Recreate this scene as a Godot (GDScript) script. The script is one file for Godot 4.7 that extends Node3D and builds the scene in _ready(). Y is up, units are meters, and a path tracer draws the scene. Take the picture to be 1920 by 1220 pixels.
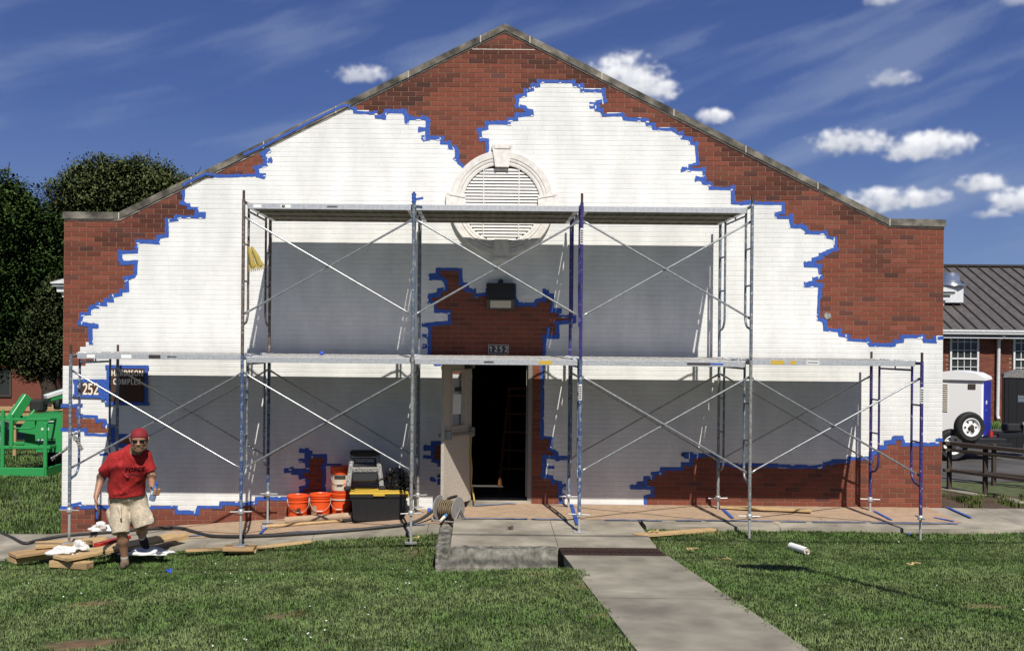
extends Node3D
# A gabled brick building being painted white in patches, with scaffolding in front of it.
# World: y up, metres; the painted wall is the plane z = 0, the lawn lies towards +z.

const SUN_FROM := Vector3(0.19, 1.12, 1.0)      # direction towards the sun
const ROW := 0.069                               # height of a brick course
const LEN := 0.2153                              # length of a brick with its joint
const LEFT := -6.057
const RIGHT := 6.645
const DOOR_L := -0.215
const DOOR_R := 0.722
const DOOR_T := 2.13
var M := {}
var taken := {}
var rng := RandomNumberGenerator.new()
var walls_roof: PackedVector2Array
var reds := []


class Geo:
	var v := PackedVector3Array()
	var n := PackedVector3Array()
	var c := PackedColorArray()
	var uv := PackedVector2Array()
	var i := PackedInt32Array()
	var col := Color.WHITE

	func tri(a: Vector3, b: Vector3, d: Vector3) -> void:        # counter-clockwise seen from outside
		var m := (b - a).cross(d - a).normalized()
		var k := v.size()
		v.append_array([a, b, d]); n.append_array([m, m, m]); c.append_array([col, col, col])
		uv.append_array([Vector2(0, 1), Vector2(1, 1), Vector2(1, 0)])
		i.append_array([k, k + 2, k + 1])

	func quad(a: Vector3, b: Vector3, d: Vector3, e: Vector3) -> void:
		var m := (d - a).cross(e - b).normalized()
		var k := v.size()
		v.append_array([a, b, d, e]); n.append_array([m, m, m, m]); c.append_array([col, col, col, col])
		uv.append_array([Vector2(0, 1), Vector2(1, 1), Vector2(1, 0), Vector2(0, 0)])
		i.append_array([k, k + 2, k + 1, k, k + 3, k + 2])

	func box(at: Vector3, s: Vector3, b := Basis.IDENTITY, bevel := 0.0) -> void:
		var h := s * 0.5
		var e := minf(bevel, minf(h.x, minf(h.y, h.z)) * 0.9)
		for ax in 3:
			for sg in [-1.0, 1.0]:
				var u := (ax + 1) % 3
				var w := (ax + 2) % 3
				var q := []
				for k in [[-1, -1], [1, -1], [1, 1], [-1, 1]]:
					var p := Vector3.ZERO
					p[ax] = sg * h[ax]
					p[u] = k[0] * (h[u] - e)
					p[w] = k[1] * (h[w] - e)
					q.append(at + b * p)
				if sg > 0: quad(q[0], q[1], q[2], q[3])
				else: quad(q[3], q[2], q[1], q[0])
		if e <= 0.0: return
		for ax in 3:
			var u := (ax + 1) % 3
			var w := (ax + 2) % 3
			for su in [-1.0, 1.0]:
				for sw in [-1.0, 1.0]:
					var q := []
					for k in [[0, -1], [0, 1], [1, 1], [1, -1]]:
						var p := Vector3.ZERO
						p[ax] = k[1] * (h[ax] - e)
						p[u] = su * (h[u] - (e if k[0] else 0.0))
						p[w] = sw * (h[w] - (0.0 if k[0] else e))
						q.append(at + b * p)
					if su * sw < 0: quad(q[0], q[1], q[2], q[3])
					else: quad(q[3], q[2], q[1], q[0])
		for sx in [-1.0, 1.0]:
			for sy in [-1.0, 1.0]:
				for sz in [-1.0, 1.0]:
					var a: Vector3 = at + b * Vector3(sx * h.x, sy * (h.y - e), sz * (h.z - e))
					var d: Vector3 = at + b * Vector3(sx * (h.x - e), sy * h.y, sz * (h.z - e))
					var f: Vector3 = at + b * Vector3(sx * (h.x - e), sy * (h.y - e), sz * h.z)
					if sx * sy * sz > 0: tri(a, d, f)
					else: tri(a, f, d)

	func beam(a: Vector3, b: Vector3, w: float, h: float, bevel := 0.0, up := Vector3.UP) -> void:   # a bar from a to b, w wide, h high
		var z := (b - a).normalized()
		var x := up.cross(z).normalized()
		box((a + b) * 0.5, Vector3(w, h, (b - a).length()), Basis(x, z.cross(x), z), bevel)

	func tube(p: Array, r, seg := 8, caps := true) -> void:
		var k := v.size()
		var side := Vector3.ZERO
		for j in p.size():
			var t: Vector3 = (p[mini(j + 1, p.size() - 1)] - p[maxi(j - 1, 0)]).normalized()
			if side == Vector3.ZERO:
				side = t.cross(Vector3.UP if absf(t.y) < 0.9 else Vector3.RIGHT).normalized()
			side = (side - t * side.dot(t)).normalized()
			var over := t.cross(side)
			var rr: float = r if not r is Array else r[j]
			for s in seg:
				var a := TAU * s / seg
				var m := side * cos(a) + over * sin(a)
				v.append(p[j] + m * rr); n.append(m); c.append(col); uv.append(Vector2(float(s) / seg, j))
		for j in p.size() - 1:
			for s in seg:
				var a0 := k + j * seg + s
				var a1 := k + j * seg + (s + 1) % seg
				i.append_array([a0, a0 + seg, a1, a1, a0 + seg, a1 + seg])
		if caps:
			for e in [0, p.size() - 1]:
				var rr: float = r if not r is Array else r[e]
				if rr < 0.0005: continue
				var q: int = k + e * seg
				var m: Vector3 = (p[0] - p[1]).normalized() if e == 0 else (p[e] - p[e - 1]).normalized()
				var base := v.size()
				for s in seg:
					v.append(v[q + s]); n.append(m); c.append(col); uv.append(Vector2.ZERO)
				for s in range(1, seg - 1):
					if e == 0: i.append_array([base, base + s, base + s + 1])
					else: i.append_array([base, base + s + 1, base + s])

	func lathe(prof: Array, seg: int, at := Transform3D()) -> void:      # prof: Vector2(radius, height), upwards
		for j in prof.size() - 1:
			var a: Vector2 = prof[j]
			var b: Vector2 = prof[j + 1]
			var t := (b - a).normalized()
			var k := v.size()
			for s in seg + 1:
				var w := TAU * s / seg
				var out := Vector3(cos(w), 0, sin(w))
				var m := (at.basis * (out * t.y - Vector3(0, t.x, 0))).normalized()
				for q in [a, b]:
					v.append(at * (out * q.x + Vector3(0, q.y, 0))); n.append(m); c.append(col); uv.append(Vector2(float(s) / seg, q.y))
			for s in seg:
				var o := k + s * 2
				i.append_array([o, o + 2, o + 1, o + 1, o + 2, o + 3])

	func prism(p: PackedVector2Array, z0: float, z1: float, at := Transform3D()) -> void:   # outline in x, y; from z0 to z1
		var q := p.duplicate()
		if Geometry2D.is_polygon_clockwise(q): q.reverse()
		var t := Geometry2D.triangulate_polygon(q)
		for k in range(0, t.size(), 3):
			var a := q[t[k]]
			var b := q[t[k + 1]]
			var d := q[t[k + 2]]
			if (b - a).cross(d - a) < 0:
				var s := b
				b = d
				d = s
			tri(at * Vector3(a.x, a.y, z1), at * Vector3(b.x, b.y, z1), at * Vector3(d.x, d.y, z1))
			tri(at * Vector3(a.x, a.y, z0), at * Vector3(d.x, d.y, z0), at * Vector3(b.x, b.y, z0))
		for k in q.size():
			var a := q[k]
			var b := q[(k + 1) % q.size()]
			quad(at * Vector3(a.x, a.y, z0), at * Vector3(b.x, b.y, z0), at * Vector3(b.x, b.y, z1), at * Vector3(a.x, a.y, z1))

	func ball(at: Vector3, r: Vector3, seg := 10) -> void:
		var k := v.size()
		for a in seg + 1:
			for b in seg * 2 + 1:
				var th := PI * a / seg
				var ph := PI * b / seg
				var m := Vector3(sin(th) * cos(ph), cos(th), sin(th) * sin(ph))
				v.append(at + m * r); n.append((m / r).normalized()); c.append(col); uv.append(Vector2(ph, th))
		var w := seg * 2 + 1
		for a in seg:
			for b in seg * 2:
				var o := k + a * w + b
				i.append_array([o, o + w, o + 1, o + 1, o + w, o + w + 1])

	func mesh() -> ArrayMesh:
		var a := []
		a.resize(Mesh.ARRAY_MAX)
		a[Mesh.ARRAY_VERTEX] = v
		a[Mesh.ARRAY_NORMAL] = n
		a[Mesh.ARRAY_COLOR] = c
		a[Mesh.ARRAY_TEX_UV] = uv
		a[Mesh.ARRAY_INDEX] = i
		var m := ArrayMesh.new()
		m.add_surface_from_arrays(Mesh.PRIMITIVE_TRIANGLES, a)
		return m


func numbered(called: String) -> String:
	var k: int = taken.get(called, 0)
	taken[called] = k + 1
	return called if k == 0 else "%s_%03d" % [called, k]


func tag(o: Node, label := "", category := "", group := "", kind := "") -> Node:
	if label: o.set_meta("label", label)
	if category: o.set_meta("category", category)
	if group: o.set_meta("group", group)
	if kind: o.set_meta("kind", kind)
	return o


func thing(called: String, label: String, category: String, at := Vector3.ZERO, turn := 0.0, group := "") -> Node3D:
	var o := Node3D.new()
	o.name = numbered(called)
	add_child(o)
	o.position = at
	o.rotation.y = turn
	tag(o, label, category, group)
	return o


func put(called: String, what, material: Material, parent: Node = self) -> MeshInstance3D:
	var o := MeshInstance3D.new()
	o.mesh = what.mesh() if what is Geo else what
	o.material_override = material
	if parent == self:
		o.name = numbered(called)
	else:
		var key := str(parent.get_instance_id()) + called
		o.name = called if not taken.has(key) else "%s_%03d" % [called, taken[key]]
		taken[key] = taken.get(key, 0) + 1
	parent.add_child(o, true)
	return o


func struct(called: String, g, material: Material) -> MeshInstance3D:
	var o := put(called, g, material)
	o.set_meta("kind", "structure")
	return o


func copy(o: Node3D, label: String, at: Vector3, turn: float, group := "") -> Node3D:
	var c: Node3D = o.duplicate()
	c.name = numbered(String(o.name).rstrip("0123456789").trim_suffix("_"))
	add_child(c)
	c.position = at
	c.rotation.y = turn
	c.set_meta("label", label)
	if group: c.set_meta("group", group)
	return c


func lettering(text: String, height: float, depth: float, bold := true) -> TextMesh:
	var t := TextMesh.new()
	var f := SystemFont.new()
	f.font_names = ["Droid Sans"]
	if bold: f.font_weight = 700
	t.font = f
	t.text = text
	t.font_size = 64
	t.pixel_size = height / 46.0
	t.depth = depth
	t.curve_step = 2.0
	return t


# ------------------------------------------------------------------ materials
func noise(freq: float, lo: float, hi: float, octaves := 4, size := 512, kind := FastNoiseLite.TYPE_SIMPLEX_SMOOTH, sharp := 0.0, warm := Vector3.ONE) -> NoiseTexture2D:
	var f := FastNoiseLite.new()
	f.noise_type = kind
	f.frequency = freq
	f.fractal_octaves = octaves
	f.fractal_gain = 0.55
	f.seed = M.size() * 7 + int(freq * 1000)
	var t := NoiseTexture2D.new()
	t.width = size
	t.height = size
	t.seamless = true
	t.noise = f
	var g := Gradient.new()
	g.set_color(0, Color(lo * warm.x, lo * warm.y, lo * warm.z))
	g.set_color(1, Color(hi, hi, hi))
	g.set_offset(0, 0.0 + sharp)
	g.set_offset(1, 1.0 - sharp)
	t.color_ramp = g
	return t


func scuffed() -> Array:                              # pole paints, chipped to bare metal, rust and old splashes of white
	var out := []
	var a := FastNoiseLite.new()
	a.frequency = 0.022
	a.fractal_octaves = 4
	var b := FastNoiseLite.new()
	b.frequency = 0.05
	b.fractal_octaves = 4
	for kind in [[Color(0.03, 0.075, 0.22), Color(0.20, 0.26, 0.32), 0.10], [Color(0.030, 0.026, 0.20), Color(0.06, 0.05, 0.16), 0.03], [Color(0.31, 0.335, 0.33), Color(0.20, 0.19, 0.17), 0.05], [Color(0.11, 0.16, 0.22), Color(0.24, 0.25, 0.25), 0.10], [Color(0.10, 0.075, 0.06), Color(0.16, 0.13, 0.11), 0.04]]:
		a.seed = out.size() + 31
		b.seed = out.size() + 57
		var im := Image.create(512, 512, false, Image.FORMAT_RGB8)
		for y in 512:
			for x in 512:
				var q := a.get_noise_2d(x, y)
				var w := b.get_noise_2d(x, y)
				var c: Color = kind[0].lerp(kind[1], smoothstep(0.02, 0.22, q + 0.4 * w))
				c = c.lerp(Color(0.14, 0.075, 0.04), 0.55 * smoothstep(0.20, 0.32, w - 0.3 * q))
				c = c.lerp(Color(0.62, 0.62, 0.60), 0.75 * smoothstep(0.46, 0.56, a.get_noise_2d(y * 1.3 + 700, x * 1.3) + kind[2] + 0.3 * w))
				im.set_pixel(x, y, c.linear_to_srgb())
		out.append(ImageTexture.create_from_image(im))
	return out


func mat(called: String, c: Color, rough := 0.7, metal := 0.0, tex: Texture2D = null, scale := 1.0, bump: Texture2D = null, cm := 0.2, vcol := false) -> StandardMaterial3D:
	var m := StandardMaterial3D.new()
	m.resource_name = called
	m.albedo_color = c.linear_to_srgb()
	m.roughness = rough
	m.metallic = metal
	m.vertex_color_use_as_albedo = vcol
	if tex or bump:
		m.uv1_triplanar = true
		m.uv1_world_triplanar = true
		m.uv1_scale = Vector3.ONE * scale
		m.albedo_texture = tex
	if bump:
		m.heightmap_enabled = true
		m.heightmap_texture = bump
		m.heightmap_scale = cm
	M[called] = m
	return m


func materials() -> void:
	var mottle := noise(0.012, 0.70, 1.0, 5)
	var rough := noise(0.03, 0.0, 1.0, 5)
	var grit := noise(0.12, 0.72, 1.0, 3)
	var streak := noise(0.02, 0.86, 1.0, 5)
	var coat := noise(0.012, 0.90, 1.0, 5)
	var wear := noise(0.02, 0.25, 1.0, 5, 512, FastNoiseLite.TYPE_SIMPLEX_SMOOTH, 0.38)
	var scuff := scuffed()
	var rusty := noise(0.025, 0.35, 1.0, 5, 512, FastNoiseLite.TYPE_SIMPLEX_SMOOTH, 0.3, Vector3(1.15, 0.7, 0.5))
	var stain := noise(0.006, 0.66, 1.0, 6, 512, FastNoiseLite.TYPE_SIMPLEX_SMOOTH, 0.1)
	var soot := noise(0.01, 0.40, 1.0, 6, 512, FastNoiseLite.TYPE_SIMPLEX_SMOOTH, 0.15)
	var speckled := noise(0.02, 0.45, 1.0, 6, 512, FastNoiseLite.TYPE_SIMPLEX_SMOOTH, 0.12)
	var speck := noise(0.35, 0.55, 1.0, 2, 512, FastNoiseLite.TYPE_VALUE, 0.2)
	mat("brick", Color.WHITE, 0.88, 0, grit, 3.0, rough, 0.25, true)
	mat("brick_plain", Color(0.22, 0.065, 0.04), 0.9, 0, grit, 3.0, rough, 0.3)
	mat("mortar", Color(0.37, 0.235, 0.16), 0.95, 0, grit, 4.0, rough, 0.2)
	mat("paint", Color.WHITE, 0.62, 0, coat, 0.22, rough, 0.10, true)
	M.paint.uv1_scale = Vector3(0.34, 0.13, 0.34)
	mat("tape", Color(0.035, 0.12, 0.52), 0.7, 0, mottle, 5.0, rough, 0.1)
	mat("coping", Color(0.27, 0.245, 0.20), 0.95, 0, soot, 0.45, grit, 0.5)
	mat("caulk", Color(0.66, 0.58, 0.50), 0.8, 0, streak, 2.0)
	mat("vent", Color(0.78, 0.75, 0.695), 0.6, 0, streak, 0.8)
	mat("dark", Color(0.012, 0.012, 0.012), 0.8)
	mat("trim", Color(0.76, 0.77, 0.78), 0.5, 0, streak, 1.0)
	mat("door", Color(0.60, 0.53, 0.44), 0.6, 0, streak, 2.0)
	mat("door_frame", Color(0.24, 0.22, 0.20), 0.55, 0, streak, 3.0)
	mat("steel", Color(0.36, 0.35, 0.33), 0.45, 0.6)
	mat("glass", Color(0.7, 0.75, 0.78, 0.12), 0.03)
	M.glass.transparency = BaseMaterial3D.TRANSPARENCY_ALPHA
	mat("paper", Color(0.82, 0.82, 0.80), 0.9)
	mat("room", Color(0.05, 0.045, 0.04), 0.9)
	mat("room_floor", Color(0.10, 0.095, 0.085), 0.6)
	# scaffolding paints, each worn down to rust and old paint
	mat("pole_blue", Color.WHITE, 0.5, 0.1, scuff[0], 0.9)
	mat("pole_violet", Color.WHITE, 0.4, 0.1, scuff[1], 0.9)
	mat("pole_grey", Color.WHITE, 0.5, 0.3, scuff[2], 0.9)
	mat("pole_slate", Color.WHITE, 0.5, 0.2, scuff[3], 0.9)
	mat("pole_brown", Color.WHITE, 0.6, 0.15, scuff[4], 0.9)
	mat("pin", Color(0.17, 0.13, 0.10), 0.6, 0.4, rusty, 8.0)
	mat("zinc", Color(0.58, 0.58, 0.57), 0.4, 0.4, streak, 3.0)
	mat("rod", Color(0.55, 0.57, 0.58), 0.34, 0.7, mottle, 3.0)
	mat("aluminium", Color(0.70, 0.71, 0.72), 0.42, 0.55, streak, 2.0)
	mat("deck_top", Color(0.74, 0.73, 0.70), 0.6, 0.15, mottle, 2.0)
	mat("deck_under", Color(0.34, 0.30, 0.25), 0.6, 0.3, mottle, 2.0)
	# grounds
	mat("concrete", Color(0.43, 0.385, 0.305), 0.92, 0, stain, 0.33, grit, 0.4)
	mat("concrete_grey", Color(0.385, 0.35, 0.27), 0.94, 0, stain, 0.30, grit, 0.5)
	mat("old_concrete", Color(0.30, 0.285, 0.235), 0.95, 0, speckled, 0.8, rough, 1.2)
	mat("kraft", Color(0.46, 0.325, 0.215), 0.85, 0, streak, 0.45, rough, 0.25)
	mat("soil", Color.WHITE, 0.95, 0, mottle, 1.0, grit, 1.0, true)
	mat("grass", Color.WHITE, 0.6, 0, null, 1, null, 0, true)
	M.grass.backlight_enabled = true
	M.grass.backlight = Color(0.22, 0.30, 0.10)
	M.grass.metallic_specular = 0.25
	mat("white_vcol", Color.WHITE, 0.7, 0, null, 1, null, 0, true)
	mat("grate", Color(0.10, 0.065, 0.055), 0.75, 0.2, rusty, 4.0)
	mat("asphalt", Color(0.115, 0.11, 0.105), 0.9, 0, stain, 0.2, grit, 0.3)
	mat("mulch", Color(0.20, 0.13, 0.075), 0.95, 0, speck, 4.0, rough, 2.0)
	# objects
	mat("wood", Color(0.60, 0.42, 0.22), 0.75, 0, null)
	var wf := FastNoiseLite.new()
	wf.frequency = 0.03
	wf.fractal_octaves = 4
	var grain := Image.create(256, 256, false, Image.FORMAT_RGB8)
	for y in 256:
		for x in 256:
			var q := wf.get_noise_2d(x * 0.25, y * 5.0) * 0.5 + 0.5 + 0.25 * wf.get_noise_2d(x * 0.8 + 900, y * 0.8)
			var k := clampf(0.72 + 0.36 * q, 0.5, 1.0)
			grain.set_pixel(x, y, Color(k, k * 0.985, k * 0.95))
	var gt := ImageTexture.create_from_image(grain)
	M.wood.albedo_texture = gt
	M.wood.uv1_triplanar = true
	M.wood.uv1_scale = Vector3(1.2, 4.0, 1.2)
	mat("wood_dark", Color(0.50, 0.33, 0.17), 0.75)
	M.wood_dark.albedo_texture = gt
	M.wood_dark.uv1_triplanar = true
	M.wood_dark.uv1_scale = Vector3(1.2, 4.0, 1.2)
	mat("orange", Color(0.86, 0.10, 0.018), 0.38, 0, streak, 4.0)
	mat("sheet_white", Color(0.62, 0.62, 0.60), 0.9)
	mat("orange_print", Color(0.90, 0.30, 0.13), 0.5)
	mat("label", Color(0.66, 0.56, 0.45), 0.6, 0, streak, 9.0)
	mat("black", Color(0.014, 0.014, 0.015), 0.45, 0, null)
	mat("rubber", Color(0.02, 0.02, 0.02), 0.75, 0, mottle, 5.0)
	mat("hose", Color(0.045, 0.043, 0.042), 0.6, 0, mottle, 4.0)
	mat("bag", Color(0.010, 0.010, 0.011), 0.16)
	mat("yellow", Color(0.66, 0.44, 0.05), 0.45, 0, streak, 5.0)
	mat("stool_grey", Color(0.48, 0.46, 0.43), 0.6, 0, wear, 5.0)
	mat("glove", Color(0.62, 0.47, 0.11), 0.85, 0, mottle, 9.0)
	mat("sign_brown", Color(0.085, 0.032, 0.014), 0.7, 0, mottle, 4.0)
	mat("cream", Color(0.78, 0.70, 0.58), 0.6)
	mat("plaque", Color(0.045, 0.035, 0.03), 0.5)
	mat("plaque_ink", Color(0.62, 0.58, 0.52), 0.5)
	mat("bronze", Color(0.045, 0.042, 0.038), 0.5, 0.3)
	mat("lens", Color(0.36, 0.33, 0.26), 0.18, 0.1, streak, 3.0)
	mat("tape_dusty", Color(0.13, 0.21, 0.42), 0.8, 0, mottle, 4.0)
	mat("green", Color(0.035, 0.32, 0.09), 0.38, 0, streak, 3.0)
	mat("roof_metal", Color(0.165, 0.148, 0.135), 0.5, 0.2, mottle, 0.6)
	mat("seam", Color(0.05, 0.042, 0.038), 0.5, 0.2)
	mat("rail_timber", Color(0.075, 0.055, 0.042), 0.85, 0, mottle, 4.0)
	mat("blue_door", Color(0.02, 0.03, 0.36), 0.35)
	mat("white_plastic", Color(0.86, 0.86, 0.84), 0.4)
	mat("chrome", Color(0.72, 0.72, 0.70), 0.22, 0.9)
	mat("window", Color(0.03, 0.035, 0.035), 0.06)
	mat("bark", Color(0.075, 0.055, 0.04), 0.95, 0, stain, 2.0, rough, 2.0)
	mat("leaf", Color.WHITE, 0.7, 0, null, 1, null, 0, true)
	M.leaf.metallic_specular = 0.2
	M.leaf.backlight_enabled = true
	M.leaf.backlight = Color(0.20, 0.27, 0.06)
	mat("skin", Color(0.50, 0.26, 0.16), 0.5, 0, mottle, 9.0)
	M.skin.subsurf_scatter_enabled = true
	M.skin.subsurf_scatter_strength = 0.08
	mat("shirt", Color(0.50, 0.018, 0.018), 0.85, 0, mottle, 3.0, rough, 0.6)
	mat("bandana", Color(0.36, 0.02, 0.03), 0.8, 0, speck, 9.0)
	mat("shorts", Color(0.70, 0.59, 0.44), 0.88, 0, mottle, 4.0, rough, 0.6)
	mat("hair", Color(0.20, 0.115, 0.06), 0.8, 0, speck, 30.0)
	mat("shoe", Color(0.26, 0.19, 0.13), 0.8, 0, mottle, 20.0)
	mat("sock", Color(0.70, 0.68, 0.66), 0.9)
	mat("ink", Color(0.07, 0.010, 0.014), 0.8)
	mat("bottle_blue", Color(0.07, 0.17, 0.36, 0.6), 0.1)
	M.bottle_blue.transparency = BaseMaterial3D.TRANSPARENCY_ALPHA
	mat("glasses", Color(0.012, 0.012, 0.012), 0.12)
	mat("clear", Color(0.72, 0.80, 0.86, 0.35), 0.12)
	M.clear.transparency = BaseMaterial3D.TRANSPARENCY_ALPHA
	mat("zinc_dull", Color(0.42, 0.41, 0.39), 0.6, 0.3, mottle, 5.0)
	mat("cord", Color(0.20, 0.15, 0.09), 0.8)
	mat("blue_grip", Color(0.07, 0.20, 0.42), 0.5)
	mat("ladder", Color(0.16, 0.055, 0.015), 0.6)
	mat("label_blue", Color(0.45, 0.62, 0.72), 0.6)
	mat("cap_blue", Color(0.03, 0.09, 0.45), 0.4)
	mat("red_paint", Color(0.45, 0.03, 0.02), 0.5)


# ------------------------------------------------------------------ the lie of the land
func path_y(x: float, z: float) -> float:            # the walk along the wall
	return -0.075 * clampf(0.4 - x, 0.0, 6.9) - 0.035 * clampf(z, 0.0, 2.62)


func walk_y(z: float) -> float:                      # the straight walk up to the street
	return -0.10 + 0.0665 * (z - 2.63)


func walk_l(z: float) -> float: return 0.915 + 0.028 * (z - 2.6)
func walk_r(z: float) -> float: return 2.09 + 0.030 * (z - 2.6)


func lawn_y(x: float, z: float) -> float:
	if z < 1.42 and x < LEFT:
		return path_y(x, z) - 0.03 + 0.06 * smoothstep(-1.0, -6.0, z)
	if z < 0.0:
		return -0.09 if x > RIGHT else -0.5
	var near := path_y(x, 1.42) - 0.06 - 0.03 * clampf(z - 1.42, 0.0, 1.0)
	var left := clampf((0.5 - x) / 6.5, 0.0, 1.0)
	var far := walk_y(z) - 0.015 - 0.22 * left
	var dip := lerpf(-0.15, lerpf(-0.36, -0.43, left), smoothstep(walk_r(z), walk_l(z) - 0.1, x))
	var y := lerpf(near, dip, smoothstep(1.5, 2.7, z))
	y = lerpf(y, far, smoothstep(2.9, 4.4, z))
	return y + 0.012 * sin(x * 2.1 + z * 1.3) * sin(z * 1.9 - x * 0.7)


# ------------------------------------------------------------------ the painted gable
func roof_top(x: float) -> float:
	for k in walls_roof.size() - 1:
		var a := walls_roof[k]
		var b := walls_roof[k + 1]
		if x <= b.x or k == walls_roof.size() - 2:
			return lerpf(a.y, b.y, (x - a.x) / (b.x - a.x))
	return 0.0


func roof_span(y: float) -> Vector2:                  # where a course at height y meets the underside of the coping
	var r := walls_roof
	var d := 0.115
	var a := LEFT
	var b := RIGHT
	if y > r[1].y - d: a = lerpf(r[1].x, r[2].x, (y - r[1].y + d) / (r[2].y - r[1].y))
	if y > r[3].y - d: b = lerpf(r[3].x, r[2].x, (y - r[3].y + d) / (r[2].y - r[3].y))
	if y > r[2].y - d: return Vector2(0, -1)
	return Vector2(a, b)


func flat_points(a: Array) -> PackedVector2Array:
	var p := PackedVector2Array()
	for k in range(0, a.size(), 2): p.append(Vector2(a[k], a[k + 1]))
	return p


func red_region(label: String, line: Array, close: Array, clip_door := false) -> void:
	var p := flat_points(line)
	var whole := p.duplicate()
	whole.append_array(flat_points(close))
	reds.append({"label": label, "line": p, "poly": whole, "ring": close.is_empty()})


func red_spans(y: float) -> Array:                    # sorted disjoint spans of bare brick along a course
	var out := []
	for r in reds:
		var xs := []
		var p: PackedVector2Array = r.poly
		for k in p.size():
			var a := p[k]
			var b := p[(k + 1) % p.size()]
			if (a.y > y) != (b.y > y): xs.append(a.x + (b.x - a.x) * (y - a.y) / (b.y - a.y))
		xs.sort()
		for k in range(0, xs.size() - 1, 2): out.append(Vector2(xs[k], xs[k + 1]))
	out.sort_custom(func(a, b): return a.x < b.x)
	return out


func both(a: Array, b: Array) -> Array:               # intersection of two lists of spans
	var out := []
	for p in a:
		for q in b:
			var lo := maxf(p.x, q.x)
			var hi := minf(p.y, q.y)
			if hi - lo > 0.012: out.append(Vector2(lo, hi))
	return out


func brick_face(g: Geo, x0: float, x1: float, y0: float, y1: float, deep: float, e: float, cut0 := 0.0, cut1 := 0.0, wob := 0.0012) -> void:
	# a brick's bevelled front; cut0 and cut1 slant its ends under the sloping coping
	var z := rng.randf_range(-wob, wob)
	var c0 := minf(cut0, x1 - x0 - e * 2.2)
	var c1 := minf(cut1, x1 - x0 - e * 2.2 - c0)
	var A := Vector3(x0, y0, -deep); var B := Vector3(x1, y0, -deep)
	var C := Vector3(x1 - c1, y1, -deep); var D := Vector3(x0 + c0, y1, -deep)
	var a := Vector3(x0 + e, y0 + e, z); var b := Vector3(x1 - e, y0 + e, z)
	var c := Vector3(x1 - c1 - e, y1 - e, z); var d := Vector3(x0 + c0 + e, y1 - e, z)
	g.quad(a, b, c, d)
	g.quad(A, B, b, a)
	g.quad(B, C, c, b)
	g.quad(C, D, d, c)
	g.quad(D, A, a, d)


func brick_tone() -> Color:
	var t := rng.randf()
	var k := rng.randf_range(0.86, 1.12)
	if t < 0.07: return Color(0.15, 0.052, 0.038) * k
	if t < 0.26: return Color(0.215, 0.064, 0.037) * k
	if t < 0.38: return Color(0.29, 0.085, 0.05) * k
	return Color(0.255, 0.068, 0.037) * k


func weather(x: float, y: float, f: FastNoiseLite) -> float:       # soot in blotches near the coping
	var under := roof_top(x) - y
	var w := clampf(1.2 - under * 0.75, 0.0, 1.0)
	return 1.0 - 0.62 * w * smoothstep(-0.15, 0.45, f.get_noise_2d(x * 30.0, y * 60.0))


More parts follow.
